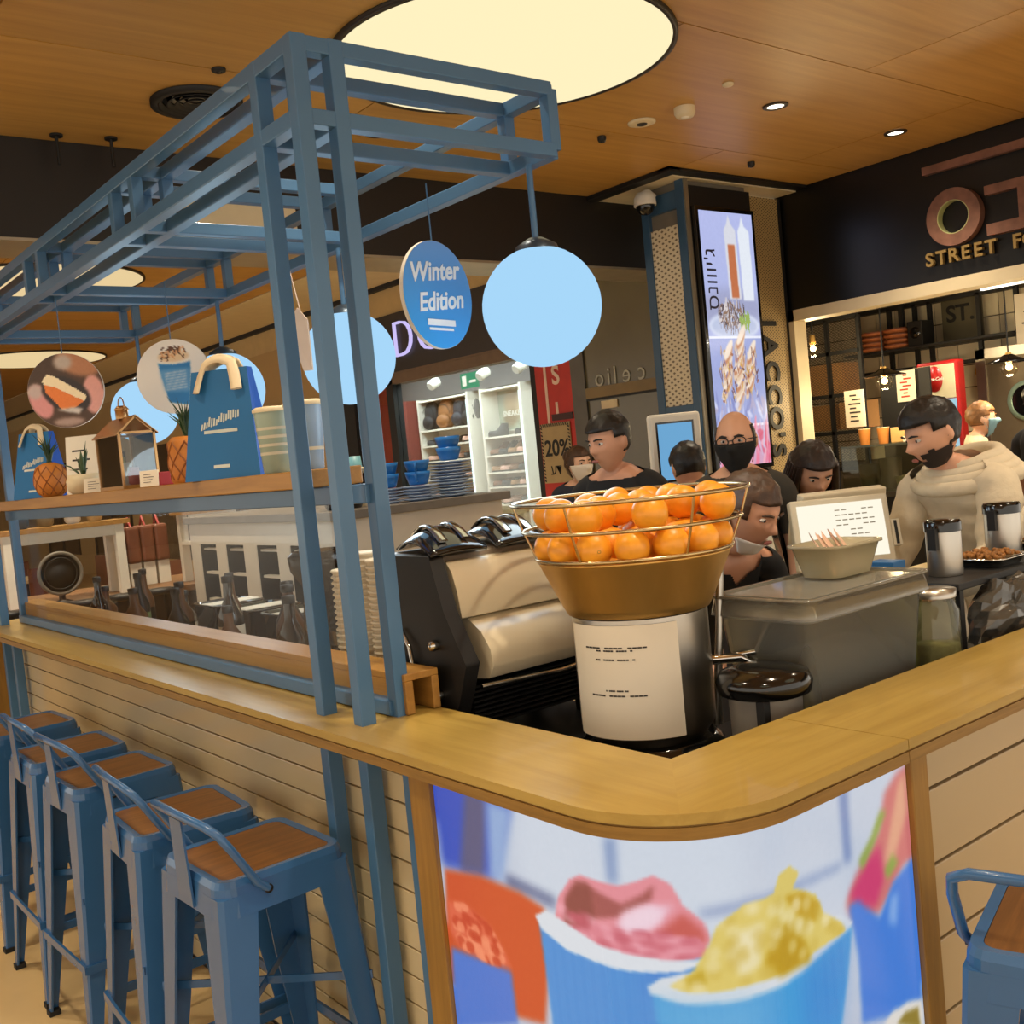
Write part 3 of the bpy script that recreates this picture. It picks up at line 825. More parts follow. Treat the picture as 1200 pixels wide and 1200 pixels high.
# ---------------------------------------------------------------- bar stools
def make_stool():
    t = thing('bar_stool', 'blue metal bar stool', 'bar stool', (0, 0, 0), 0, 'blue metal bar stools at the counter')
    S, HS = 0.15, 0.76
    def rr(h, r, n=5):
        pts = []
        for cx, cy, a0 in ((h - r, h - r, 0), (-h + r, h - r, 90), (-h + r, -h + r, 180), (h - r, -h + r, 270)):
            for k in range(n + 1):
                a = math.radians(a0 + 90 * k / n); pts.append((cx + r * math.cos(a), cy + r * math.sin(a)))
        return pts
    b = MB()
    o1, o2, o3 = rr(S, 0.035), rr(S + 0.006, 0.04), rr(S - 0.018, 0.025)
    n = len(o1)
    lv = [(o3, HS - 0.004), (o3, HS), (o1, HS + 0.002), (o2, HS - 0.012), (rr(S + 0.012, 0.045), HS - 0.075), (rr(S + 0.004, 0.04), HS - 0.075)]
    vs = [(p[0], p[1], z) for L_, z in lv for p in L_]
    fs = [(i * n + k, i * n + (k + 1) % n, (i + 1) * n + (k + 1) % n, (i + 1) * n + k) for i in range(len(lv) - 1) for k in range(n)]
    b.add(vs, [f[::-1] for f in fs], False)
    part('seat_frame', b, BLUES, t, True)
    part('seat', MB().prism(rr(S - 0.019, 0.024), HS - 0.012, HS - 0.0005), WSEAT, t, True)
    for sx in (-1, 1):
        for sy in (-1, 1):
            # folded sheet leg: an L section that narrows to the foot
            top = Vector((sx * (S + 0.008), sy * (S + 0.008), HS - 0.03)); ft = Vector((sx * 0.205, sy * 0.205, 0.012))
            vs = []
            for p, w in ((top, 0.088), (top.lerp(ft, 0.45), 0.066), (ft, 0.028)):
                c = p; th = 0.006; q = w * 0.12
                vs += [(c.x - sx * w, c.y, c.z), (c.x - sx * q, c.y, c.z), (c.x, c.y - sy * q, c.z), (c.x, c.y - sy * w, c.z),
                       (c.x - sx * th, c.y - sy * w, c.z), (c.x - sx * (q + th * .5), c.y - sy * (q + th * .5), c.z), (c.x - sx * w, c.y - sy * th, c.z)]
            fs = []
            for i in range(2):
                for k in range(7):
                    a = i * 7 + k; c_ = i * 7 + (k + 1) % 7; fs.append((a, c_, c_ + 7, a + 7))
            fs += [(6, 5, 4, 3, 2, 1, 0), (14, 15, 16, 17, 18, 19, 20)]
            lg_ = part('leg', MB().add(vs, fs), BLUES, t, True)
            part('rubber_foot', MB().cbox((ft.x - sx * 0.012, ft.y - sy * 0.012, 0.008), (0.034, 0.034, 0.016)), RUBBER, lg_, True)
    k = 0.192; zf = 0.26
    for a, b_ in (((-k, -k), (k, -k)), ((k, -k), (k, k)), ((k, k), (-k, k)), ((-k, k), (-k, -k))):
        part('foot_rail', MB().bar((a[0], a[1], zf), (b_[0], b_[1], zf), 0.008, 0.024), BLUES, t, True)
    k = 0.176; zf = 0.45
    part('cross_brace', MB().bar((-k, -k, zf), (k, k, zf), 0.005, 0.018).bar((k, -k, zf), (-k, k, zf), 0.005, 0.018), BLUES, t, True)
    hp = [(-0.05, -S - 0.016, HS - 0.032), (-0.075, -S - 0.02, HS - 0.01), (-0.125, -S - 0.02, HS + 0.075), (-0.148, -S - 0.014, HS + 0.112), (-0.162, -S + 0.015, HS + 0.128),
          (-0.166, 0, HS + 0.130), (-0.162, S - 0.015, HS + 0.128), (-0.148, S + 0.014, HS + 0.112), (-0.125, S + 0.02, HS + 0.075), (-0.075, S + 0.02, HS - 0.01), (-0.05, S + 0.016, HS - 0.032)]
    part('backrest_hoop', MB().tube(hp, 0.0095, 8), BLUES, t, True)
    part('back_plate', MB().add([(-0.172, -0.03, HS + 0.122), (-0.172, 0.03, HS + 0.122), (-S - 0.016, 0.036, HS - 0.07), (-S - 0.016, -0.036, HS - 0.07),
                                 (-0.167, -0.03, HS + 0.122), (-0.167, 0.03, HS + 0.122), (-S - 0.011, 0.036, HS - 0.07), (-S - 0.011, -0.036, HS - 0.07)],
                                [(0, 1, 2, 3), (7, 6, 5, 4), (0, 4, 5, 1), (1, 5, 6, 2), (2, 6, 7, 3), (3, 7, 4, 0)]), BLUES, t, True)
    bo = MB()
    for sy in (-1, 1):
        bo.lathe([(0.010, 0), (0.010, 0.006), (0, 0.008)], (0, 0, 0), 10, T(-0.05, sy * (S + 0.016), HS - 0.032) @ rot('X', -90 * sy))
    part('bolt', bo, BLACKM, t, True)
    return t
st = make_stool()
spots = [(0.945, 2.275, 2, 'nearest blue metal bar stool in the row, at the frame posts'), (0.94, 2.72, -3, 'second blue metal bar stool in the row from the frame posts'),
         (0.95, 3.31, 2, 'third blue metal bar stool in the row from the frame posts'), (0.95, 3.75, 0, 'fourth blue metal bar stool in the row from the frame posts'),
         (0.945, 4.32, 3, 'fifth blue metal bar stool, farthest one of the row'),
         (1.69, 0.765, 17, 'single blue metal bar stool at right before the cream boards')]
for i, (x, y, a, lab) in enumerate(spots):
    o = st if i == 0 else copy_tree(st)
    o.location = (x, y, 0); o.rotation_euler = (0, 0, math.radians(a)); o['label'] = lab
# ---------------------------------------------------------------- worktops inside the kiosk
WZ = 0.90
wt = thing('worktop', 'black worktop running inside the kiosk below the oak counter', 'worktop', (1.6, 2.0, 0))
part('top', MB().prism([(XI + 0.002, YI + 0.002), (4.9, YI + 0.002), (4.9, 1.70), (1.90, 1.70), (1.90, 5.45), (XI + 0.002, 5.45)], WZ - 0.03, WZ), BLACKM, wt)
for k in range(4): part('cabinet_front', MB().box((1.86, 1.75 + k * 0.92, 0.05), (1.88, 2.64 + k * 0.92, WZ - 0.04)), STEEL, wt)
for k in range(3): part('cabinet_front', MB().box((1.95 + k * 0.97, 1.66, 0.05), (2.89 + k * 0.97, 1.68, WZ - 0.04)), STEEL, wt)
part('underframe', MB().box((1.40, 1.34, 0.0), (1.85, 5.4, 0.86)).box((1.85, 1.34, 0), (4.85, 1.65, 0.86)), BLACKM, wt)

isl = thing('island_counter', 'low white till counter behind the staff', 'counter', (4.0, 2.25, 0))
part('top', MB().box((2.98, 2.08, 0.92), (5.2, 2.48, 0.96)), WCOUNT_X, isl, bevel=0.003)
part('body', MB().box((3.02, 2.12, 0.0), (5.16, 2.44, 0.92)), WHITE, isl)

# ---------------------------------------------------------------- orange juicer and its oranges
jx, jy = 1.69, 1.71
j = thing('orange_juicer', 'tall steel juicer with brass bowl and wire basket behind the counter corner', 'juicer', (jx, jy, WZ))
part('base', MB().lathe([(0.17, 0), (0.17, 0.02), (0.15, 0.035)], (jx, jy, WZ), 40), BLACKG, j)
part('body', MB().lathe([(0.128, 0.035), (0.140, 0.05), (0.154, 0.07), (0.155, 0.30), (0.155, 0.322)], (jx, jy, WZ), 48), STEEL, j)
part('bowl', MB().lathe([(0.150, 0.323), (0.162, 0.326), (0.172, 0.345), (0.218, 0.447), (0.224, 0.452), (0.214, 0.452), (0.165, 0.35), (0.0, 0.34)], (jx, jy, WZ), 56, cap=False), BRASS, j)
WIRE = mat('basket_wire', (196, 172, 128), 0.25, 1.0)
def ring(r, z, w): return MB().tube([(jx + r * math.cos(a), jy + r * math.sin(a), z) for a in [2 * PI * k / 48 for k in range(48)]], w, 8, closed=True)
part('basket_ring', ring(0.268, WZ + 0.585, 0.0050), WIRE, j)
part('basket_ring', ring(0.248, WZ + 0.522, 0.0042), WIRE, j)
part('basket_ring', ring(0.222, WZ + 0.458, 0.0045), WIRE, j)
for k in range(6):
    a = 2 * PI * (k + 0.25) / 6; c, s = math.cos(a), math.sin(a)
    part('basket_wire', MB().tube([(jx + 0.222 * c, jy + 0.222 * s, WZ + 0.458), (jx + 0.248 * c, jy + 0.248 * s, WZ + 0.522), (jx + 0.268 * c, jy + 0.268 * s, WZ + 0.585)], 0.003, 6), WIRE, j)
# tap and lever on the right side
part('tap', MB().tube([(jx + 0.12, jy - 0.10, 1.09), (jx + 0.17, jy - 0.14, 1.09), (jx + 0.19, jy - 0.155, 1.075), (jx + 0.19, jy - 0.155, 1.04)], 0.012, 10), CHROME, j)
part('lever', MB().tube([(jx + 0.16, jy - 0.13, 1.095), (jx + 0.20, jy - 0.165, 1.10), (jx + 0.235, jy - 0.19, 1.095)], 0.008, 8), CHROME, j)
part('side_rail', MB().tube([(jx + 0.145, jy - 0.075, 0.93), (jx + 0.172, jy - 0.085, 1.15), (jx + 0.185, jy - 0.09, 1.30)], 0.010, 8), STEEL, j)
# notice wrapped on the front of the body
a0 = math.radians(221); nv = []; nf = []; N = 16
for i in range(N + 1):
    a = a0 + (i / N - 0.5) * 1.75 - 0.28
    for z, rr_ in ((WZ + 0.062, 0.157), (WZ + 0.312, 0.157)): nv.append((jx + (rr_ + 0.001) * math.cos(a), jy + (rr_ + 0.001) * math.sin(a), z))
for i in range(N): nf.append((2 * i, 2 * i + 2, 2 * i + 3, 2 * i + 1))
nt_ = part('notice', MB().add(nv, nf, True), PAPER, j, label='white paper notice with four short printed lines')
lines = MB()
for z, w, off in ((0.262, 0.95, 0.0), (0.256, 0.55, 0.0), (0.236, 0.6, 0.0), (0.168, 0.34, 0.0), (0.157, 0.85, 0.0)):
    seg = 14
    for i in range(seg):
        if (i * 7 + int(z * 1000)) % 5 == 0: continue
        aa = a0 - 0.28 - 0.05 + (i / seg - 0.5) * w; ab = aa + w / seg * 0.9
        r2 = 0.1588
        lines.add([(jx + r2 * math.cos(aa), jy + r2 * math.sin(aa), WZ + z), (jx + r2 * math.cos(ab), jy + r2 * math.sin(ab), WZ + z), (jx + r2 * math.cos(ab), jy + r2 * math.sin(ab), WZ + z + 0.0035), (jx + r2 * math.cos(aa), jy + r2 * math.sin(aa), WZ + z + 0.0035)], [(0, 1, 2, 3)])
part('printed_lines', lines, INK, nt_, kind='stuff')

ORANGE = mat('orange_peel', (244, 164, 40), 0.38, 0, 0.10, 30, 0.15, 0.1)
STEM = mat('orange_stem', (120, 120, 40), 0.7)
rng = random.Random(11)
def orange_mesh():
    mb = MB().ball((0, 0, 0), 0.040, 24, 16, (1, 1, 0.95))
    return mb.mesh('orange')
om = orange_mesh(); om.materials.append(ORANGE)
sm_ = MB().lathe([(0.0, 0.0375), (0.004, 0.0378), (0.0045, 0.0366)], (0, 0, 0), 8).mesh('stem_scar'); sm_.materials.append(STEM)
opos = []
for (R_, n_, z_, ph) in ((0.142, 11, 0.412, 0.1), (0.065, 5, 0.402, 0.4), (0.188, 14, 0.470, 0.33), (0.120, 9, 0.468, 0.0), (0.045, 3, 0.462, 0.2)):
    for k in range(n_):
        a = 2 * PI * k / n_ + ph
        opos.append((jx + R_ * math.cos(a), jy + R_ * math.sin(a), WZ + z_ + 0.012))
for a_, R_, z_ in ((0.55, 0.20, 0.552), (0.95, 0.19, 0.556), (-0.35, 0.205, 0.556), (0.1, 0.155, 0.556), (-0.75, 0.2, 0.551), (1.5, 0.15, 0.55), (2.1, 0.195, 0.552), (2.6, 0.16, 0.55), (-1.15, 0.205, 0.552), (-0.55, 0.125, 0.554), (0.55, 0.1, 0.55), (1.2, 0.065, 0.549), (3.4, 0.19, 0.55), (3.0, 0.085, 0.55), (-1.9, 0.10, 0.545), (4.15, 0.19, 0.548)):
    opos.append((jx + R_ * math.cos(a_), jy + R_ * math.sin(a_), WZ + z_ + 0.002))
def orange_side(p):
    dx, dy = p[0] - jx, p[1] - jy
    if math.hypot(dx, dy) < 0.09: return 'near the middle'
    r_, f_ = dx * 0.78 - dy * 0.62, -(dx * 0.62 + dy * 0.78)
    return ('front' if f_ > 0 else 'back') + (' left' if r_ < 0 else ' right') + ' side'
for i, p in enumerate(opos):
    o = bpy.data.objects.new('orange', om); COL.objects.link(o)
    o.location = p; o.rotation_euler = (rng.uniform(-2.5, 2.5), rng.uniform(-2.5, 2.5), rng.uniform(0, 6))
    tag(o, 'ripe orange in the %s of the juicer basket, %s' % (('bottom layer', 'middle layer', 'top layer')[0 if p[2] < WZ + 0.44 else (1 if p[2] < WZ + 0.52 else 2)], orange_side(p)), 'orange', 'oranges in the juicer basket')
    s_ = bpy.data.objects.new('stem_scar', sm_); COL.objects.link(s_); s_.parent = o

# ---------------------------------------------------------------- espresso machine
EB = mat('espresso_cream', (214, 200, 170), 0.3, 0, 0.03, 4, 0, 0.2)
ex0, ex1, ey = 1.455, 1.885, 2.05
em = thing('espresso_machine', 'black espresso machine with curved cream back panels', 'coffee machine', (1.65, 2.3, WZ))
def yz_extrude(prof, x0, x1):
    mb = MB(); n = len(prof)
    vs = [(x0, y, z) for y, z in prof] + [(x1, y, z) for y, z in prof]
    mb.add(vs, [tuple(range(n)), tuple(range(2 * n - 1, n - 1, -1))]); mb.add(vs, [(i, i + n, (i + 1) % n + n, (i + 1) % n) for i in range(n)], True)
    return mb
part('back_panel', yz_extrude([(ey + 0.005, 1.22), (ey - 0.045, 1.19), (ey - 0.075, 1.15), (ey - 0.08, 1.11), (ey - 0.06, 1.08), (ey + 0.04, 1.07), (ey + 0.04, 1.22)], ex0, ex1), EB, em, bevel=0.004)
part('back_panel', yz_extrude([(ey + 0.03, 1.36), (ey + 0.01, 1.335), (ey - 0.005, 1.29), (ey - 0.015, 1.225), (ey + 0.05, 1.222), (ey + 0.06, 1.36)], ex0 - 0.03, ex1), EB, em, bevel=0.004)
part('upper_body', MB().box((ex0 - 0.045, ey + 0.05, 1.18), (ex1, ey + 0.33, 1.375)), mat('machine_taupe', (150, 136, 118), 0.35, 0.2), em, bevel=0.015)
part('lower_body', MB().box((ex0 - 0.05, ey + 0.03, WZ + 0.04), (ex1 - 0.01, ey + 0.32, 1.18)), BLACKG, em, bevel=0.01)
part('side_panel', yz_extrude([(ey - 0.06, 1.06), (ey - 0.09, 1.13), (ey - 0.02, 1.25), (ey + 0.02, 1.38), (ey + 0.22, 1.38), (ey + 0.25, 1.2), (ey + 0.22, 0.94), (ey, 0.94)], ex0 - 0.085, ex0 - 0.045), BLACKM, em, bevel=0.006)
part('side_panel', yz_extrude([(ey - 0.06, 1.06), (ey - 0.09, 1.13), (ey - 0.02, 1.25), (ey + 0.02, 1.38), (ey + 0.22, 1.38), (ey + 0.25, 1.2), (ey + 0.22, 0.94), (ey, 0.94)], ex1 + 0.002, ex1 + 0.03), BLACKM, em, bevel=0.006)
part('chrome_trim', MB().tube([(ex0 - 0.03, ey - 0.068, 1.068), (ex0 + 0.2, ey - 0.085, 1.062), (ex1, ey - 0.07, 1.072)], 0.006, 8), CHROME, em)
for i in range(9): part('vent_slat', MB().box((ex0 + 0.0, ey + 0.012, 0.95 + i * 0.012), (ex1 - 0.03, ey + 0.028, 0.955 + i * 0.012)), BLACKM, em)
for x in (ex0 - 0.02, ex1 - 0.03):
    for y in (ey + 0.07, ey + 0.28): part('foot', MB().lathe([(0.02, 0), (0.024, 0.042)], (x, y, WZ), 12), CHROME, em)
for z_, y_ in ((1.17, ey + 0.02), (1.10, ey + 0.10), (1.05, ey + 0.02)):
    part('chrome_knob', MB().lathe([(0.012, 0), (0.014, 0.012), (0.010, 0.022), (0, 0.024)], (0, 0, 0), 14, T(ex0 - 0.086, y_, z_) @ rot('Y', -90)), CHROME, em)
part('steam_wand', MB().tube([(ex0 - 0.095, ey + 0.16, 1.20), (ex0 - 0.10, ey + 0.12, 1.16), (ex0 - 0.10, ey + 0.09, 0.98)], 0.006, 8), CHROME, em)
# two glossy curved cup covers resting on top
for i, (x, lab) in enumerate(((1.40, 'left glossy black curved cover on the espresso machine'), (1.60, 'right glossy black curved cover on the espresso machine'))):
    vs = []; fs = []; nn = 14
    for a_ in range(nn + 1):
        u = a_ / nn
        for b_ in range(9):
            v = b_ / 8
            yy = 2.06 + 0.31 * u; zz = 1.379 + 0.062 * math.sin(PI * min(1, u * 0.9 + 0.05)) * (1 - 0.5 * (2 * v - 1) ** 2)
            vs.append((x - 0.03 + 0.17 * v + 0.10 * u, yy, zz))
    for a_ in range(nn):
        for b_ in range(8): fs.append((a_ * 9 + b_, a_ * 9 + b_ + 1, a_ * 9 + b_ + 10, a_ * 9 + b_ + 9))
    c = thing('cup_cover', lab, 'cover', (x + 0.08, 2.25, 1.378))
    o = part('shell', MB().add(vs, fs, True), BLACKG, c)
    sd = o.modifiers.new('thick', 'SOLIDIFY'); sd.thickness = 0.008
    hb = MB()
    for v_ in (0.3, 0.7):
        pts = [(x - 0.03 + 0.17 * v_ + 0.10 * u, 2.06 + 0.31 * u, 1.386 + 0.062 * math.sin(PI * min(1, u * 0.9 + 0.05)) * (1 - 0.5 * (2 * v_ - 1) ** 2)) for u in [k / 10 for k in range(1, 10)]]
        hb.tube(pts, 0.013, 6, flat=0.3)
    part('chrome_strip', hb, CHROME, c)

# coffee grinder between machine and ledge
g = thing('coffee_grinder', 'black coffee grinder with clear bean hopper left of the espresso machine', 'grinder', (1.46, 2.62, WZ))
part('base', MB().box((1.40, 2.70, WZ), (1.56, 2.92, WZ + 0.05)), BLACKG, g, bevel=0.01)
part('body', MB().lathe([(0.075, 0.05), (0.07, 0.2), (0.062, 0.32)], (1.48, 2.82, WZ), 20), BLACKG, g)
part('hopper', MB().lathe([(0.03, 0.32), (0.09, 0.42), (0.095, 0.46), (0.08, 0.475)], (1.48, 2.82, WZ), 20), pane('smoked', (120, 110, 100), 0.8), g)
part('spout', MB().box((1.45, 2.71, WZ + 0.2), (1.51, 2.77, WZ + 0.24)), CHROME, g)

# tall stacks of paper cups
CUPW = mat('white_cup', (232, 220, 196), 0.6, 0, 0.02)
def cup_stack(x, y, n, r, label, z0, pitch=0.0165, m=CUPW, name='cup_stack', grp='stacks of white paper cups'):
    t = thing(name, label, 'cup stack', (x, y, z0), 0, grp)
    me = MB().lathe([(r * 0.72, 0), (r * 0.95, 0.086), (r * 1.0, 0.087), (r * 1.10, 0.0915), (r * 1.0, 0.096), (r * 0.9, 0.094)], (0, 0, 0), 20).mesh('cup'); me.materials.append(m)
    for k in range(n):
        o = bpy.data.objects.new('cup', me); COL.objects.link(o); o.parent = t; o.location = (0, 0, k * pitch)
for x, y, n, lab in ((1.46, 2.435, 23, 'stack of white paper cups nearest the frame posts'), (1.46, 2.53, 24, 'stack of white paper cups just behind the nearest stack'), (1.46, 2.63, 21, 'farthest stack of white paper cups behind the others')):
    cup_stack(x, y, n, 0.042, lab, WZ)

# clear storage boxes, jars and canisters on the near worktop
CLEAR = pane('clear_plastic', (236, 234, 222), 0.9, 0.10, 0.26, (240, 238, 226))
CLOUD = pane('cloudy_plastic', (230, 224, 206), 0.7, 0.2, 0.5, (206, 196, 164))
tb = thing('storage_box', 'large clear plastic storage box with clear lid on the near worktop', 'storage box', (2.1, 1.5, WZ))
def taper_box(a, b, ins, th, wall=0.004):
    """open tapered tub"""
    x0, y0, z0 = a; x1, y1, z1 = b
    def rr2(d, r, z, n=4):
        pts = []
        for cx, cy, s0 in ((x1 - d - r, y1 - d - r, 0), (x0 + d + r, y1 - d - r, 90), (x0 + d + r, y0 + d + r, 180), (x1 - d - r, y0 + d + r, 270)):
            for k in range(n + 1):
                an = math.radians(s0 + 90 * k / n); pts.append((cx + r * math.cos(an), cy + r * math.sin(an), z))
        return pts
    rings = [rr2(ins, 0.03, z0), rr2(0, 0.035, z1), rr2(-0.008, 0.04, z1), rr2(-0.008, 0.04, z1 + 0.006), rr2(wall, 0.033, z1 + 0.006), rr2(ins + wall, 0.028, z0 + wall)]
    n = len(rings[0]); vs = [p for r_ in rings for p in r_]
    fs = [(i * n + k, i * n + (k + 1) % n, (i + 1) * n + (k + 1) % n, (i + 1) * n + k) for i in range(5) for k in range(n)]
    mb = MB().add(vs, fs, True); mb.add(vs[:n], [tuple(range(n - 1, -1, -1))]); mb.add(vs[5 * n:], [tuple(range(n))])
    return mb
part('box', taper_box((1.875, 1.385, WZ), (2.345, 1.645, 1.175), 0.025, 0), CLEAR, tb)
part('lid', taper_box((1.865, 1.375, 1.182), (2.355, 1.655, 1.222), -0.006, 0), pane('clear_lid', (226, 224, 214), 1.2, 0.05, 0.3, (206, 200, 184)), tb)
part('lid_rib', MB().box((1.90, 1.40, 1.221), (2.32, 1.63, 1.225)), CLEAR, tb)
part('contents', MB().box((1.91, 1.42, WZ + 0.008), (2.31, 1.61, 1.07)), mat('flour_mix', (244, 240, 224), 0.9, 0, 0.1, 10, 0.3), tb, bevel=0.02)
st2 = thing('plastic_tub', 'small cloudy plastic tub on the large storage box lid', 'tub', (2.22, 1.55, 1.229))
part('tub', taper_box((2.13, 1.475, 1.2295), (2.33, 1.625, 1.303), 0.02, 0), CLOUD, st2)
np_ = mat('pale_pink_napkin', (226, 188, 164), 0.8)
for k in range(5):
    x = 2.14 + k * 0.026
    solo('napkin', MB().add([(x + 0.02, 1.51, 1.237), (x + 0.06, 1.52, 1.237), (x + 0.07, 1.60, 1.315 + 0.012 * (k % 2)), (x + 0.03, 1.58, 1.34 - 0.01 * (k % 3)), (x + 0.026, 1.516, 1.237), (x + 0.066, 1.526, 1.237), (x + 0.076, 1.606, 1.313), (x + 0.036, 1.586, 1.338)],
                       [(0, 1, 2, 3), (7, 6, 5, 4), (0, 4, 5, 1), (1, 5, 6, 2), (2, 6, 7, 3), (3, 7, 4, 0)]), np_, 'folded pale pink napkin standing in the small plastic tub', 'napkin', 'napkins in the small tub')
bp_ = thing('lidded_pot', 'steel pot with wide glossy black lid just behind the right counter', 'pot', (1.76, 1.425, WZ))
part('pot', MB().lathe([(0.070, 0.0), (0.074, 0.01), (0.078, 0.15)], (1.765, 1.43, WZ), 32), mat('pot_steel', (170, 164, 154), 0.35, 0.55), bp_)
part('lid', MB().lathe([(0.086, 0.145), (0.098, 0.15), (0.102, 0.172), (0.094, 0.192), (0.055, 0.203), (0.0, 0.206)], (1.765, 1.43, WZ), 36), BLACKG, bp_)
part('handle', MB().bar((1.70, 1.385, WZ + 0.15), (1.69, 1.378, WZ + 0.03), 0.02, 0.02), BLACKM, bp_)
jar_glass = pane('jar_glass', (236, 236, 220), 1.0, 0.03, 0.1, (210, 210, 180))
def jar(x, y, r, h, fill, fcol, label, z=WZ):
    t = thing('storage_jar', label, 'jar', (x, y, z), 0, 'clear jars on the near worktop')
    part('glass', MB().lathe([(r * 0.9, 0), (r, 0.012), (r, h * 0.86), (r * 0.86, h * 0.92), (r * 0.86, h)], (x, y, z), 28), jar_glass, t)
    part('contents', MB().lathe([(r * 0.88, 0.008), (r * 0.93, 0.016), (r * 0.93, h * fill), (0, h * fill + 0.006)], (x, y, z), 24), mat('fill_' + '_'.join(map(str, fcol)), fcol, 0.8, 0, 0.2, 40, 0.3), t)
    part('lid', MB().lathe([(r * 0.9, h), (r * 0.92, h + 0.02), (0, h + 0.022)], (x, y, z), 24), STEEL, t)
jar(2.46, 1.43, 0.058, 0.24, 0.5, (190, 186, 120), 'clear jar of pale yellow powder right of the large storage box')
jar(2.42, 1.57, 0.055, 0.22, 0.4, (150, 120, 80), 'clear jar of brown grains behind the pale yellow jar')
def canister(x, y, r, h, z, label):
    t = thing('steel_canister', label, 'canister', (x, y, z), 0, 'steel canisters with black lids')
    part('body', MB().lathe([(r * 0.96, 0), (r, 0.008), (r, h - 0.005), (r * 0.97, h)], (x, y, z), 32), STEEL, t)
    part('lid', MB().lathe([(r * 1.05, h - 0.012), (r * 1.06, h + 0.012), (r * 0.98, h + 0.02), (0, h + 0.022)], (x, y, z), 32), BLACKG, t)
    part('clip', MB().box((x - r - 0.016, y - 0.012, z + h - 0.06), (x - r, y + 0.012, z + h)), BLACKM, t)
pt = thing('topping_stand', 'dark raised stand under the steel canisters', 'stand', (2.9, 1.55, WZ))
part('platform', MB().box((2.60, 1.44, 1.13), (3.45, 1.68, 1.15)), BLACKM, pt, bevel=0.004)
for x in (2.63, 3.40):
    for y in (1.46, 1.66): part('leg', MB().box((x - 0.01, y - 0.01, WZ), (x + 0.01, y + 0.01, 1.13)), BLACKM, pt)
canister(2.745, 1.555, 0.047, 0.135, 1.151, 'left steel canister with black lid behind the storage jars')
canister(3.17, 1.60, 0.052, 0.14, 1.151, 'right steel canister with black lid behind the grey plastic bag')
NUT = mat('brown_nuts', (150, 98, 40), 0.6, 0, 0.3, 60, 0.6)
for i, (x, y, lab) in enumerate(((2.96, 1.54, 'shallow steel tray of brown nuts between the two canisters'), (3.33, 1.53, 'shallow steel tray of brown nuts right of the canisters'))):
    t = thing('nut_tray', lab, 'tray', (x, y, 1.151), 0, 'nut trays')
    part('tray', taper_box((x - 0.09, y - 0.075, 1.151), (x + 0.09, y + 0.075, 1.172), 0.012, 0), CHROME, t)
    nb = MB(); r_ = random.Random(i)
    for k in range(140): nb.ball((x + r_.uniform(-.07, .07), y + r_.uniform(-.055, .055), 1.176 + r_.uniform(0, .012)), 0.009, 6, 4, (1, .8, .7))
    part('nuts', nb, NUT, t, kind='stuff')
# crumpled translucent grey bag
bgm = pane('grey_film', (150, 146, 140), 1.6, 0.12, 0.35, (120, 116, 108))
mb = MB().ball((2.86, 1.43, 1.02), 0.13, 28, 18, (1.25, 0.62, 0.88))
mb.v = [tuple(Vector(p) + Vector((1, 1, 1)) * 0.0 + (Vector(p) - Vector((2.86, 1.43, 1.02))) * (0.30 * (mnoise.noise(Vector(p) * 16)) + 0.12 * mnoise.noise(Vector(p) * 40))) for p in mb.v]
mb.v = [(p[0], max(YI + 0.01, p[1]), max(p[2], WZ + 0.002)) for p in mb.v]
mb.sm = [False] * len(mb.sm)
solo('plastic_bag', mb, bgm, 'crumpled translucent grey plastic bag beside the right counter', 'plastic bag')
solo('blue_box', MB().box((2.56, 1.60, WZ), (2.62, 1.68, 1.21)), mat('box_blue', (36, 96, 150), 0.5), 'small blue carton between the tills and the canisters', 'carton', bevel=0.002)

# ---------------------------------------------------------------- tills
POSM = mat('pos_beige', (222, 212, 186), 0.4, 0, 0.02)
def till(x, y, z, rzd, w, h, tilt, screen, label, ttx=True):
    t = thing('till_monitor', label, 'monitor', (x, y, z), 0, 'tills on the island counter')
    B = T(x, y, z) @ rot('Z', rzd)
    part('base', MB().box((-0.10, -0.06, 0), (0.10, 0.10, 0.02), B), POSM, t, bevel=0.004)
    part('stand', MB().add([(-0.06, 0.02, 0.02), (0.06, 0.02, 0.02), (0.06, 0.08, 0.02), (-0.06, 0.08, 0.02), (-0.05, 0.01, 0.16), (0.05, 0.01, 0.16), (0.05, 0.06, 0.16), (-0.05, 0.06, 0.16)],
                           [(0, 3, 2, 1), (4, 5, 6, 7), (0, 1, 5, 4), (1, 2, 6, 5), (2, 3, 7, 6), (3, 0, 4, 7)], False, B), POSM, t)
    S = B @ T(0, -0.03, 0.13) @ rot('X', -tilt)
    c = part('casing', MB().box((-w / 2, 0, 0), (w / 2, 0.045, h), S), POSM, t, bevel=0.006)
    part('screen', MB().box((-w / 2 + 0.022, -0.0015, 0.035), (w / 2 - 0.022, 0.002, h - 0.022), S), screen, c)
    part('card_slot', MB().box((w / 2, 0.004, h * 0.25), (w / 2 + 0.03, 0.03, h * 0.62), S), POSM, c)
    part('slot_gap', MB().box((w / 2 + 0.010, 0.002, h * 0.27), (w / 2 + 0.020, 0.006, h * 0.6), S), BLACKM, c)
    if ttx:
        mb = MB(); r_ = random.Random(2)
        for k in range(8):
            for q in range(6):
                if r_.random() < 0.25: continue
                xx = -0.02 + q * 0.024; zz = h - 0.05 - k * 0.018
                if k > 3 and q < 2: continue
                mb.box((xx, -0.0025, zz), (xx + 0.018, -0.0014, zz + 0.004), S)
        part('screen_text', mb, mat('screen_grey', (170, 166, 156), 0.6), c)
    return t
WSCR = glow('screen_white', (246, 240, 220), 0.92)
till(3.22, 2.20, 0.961, -38, 0.35, 0.255, 14, WSCR, 'till with lit white screen facing the staff')
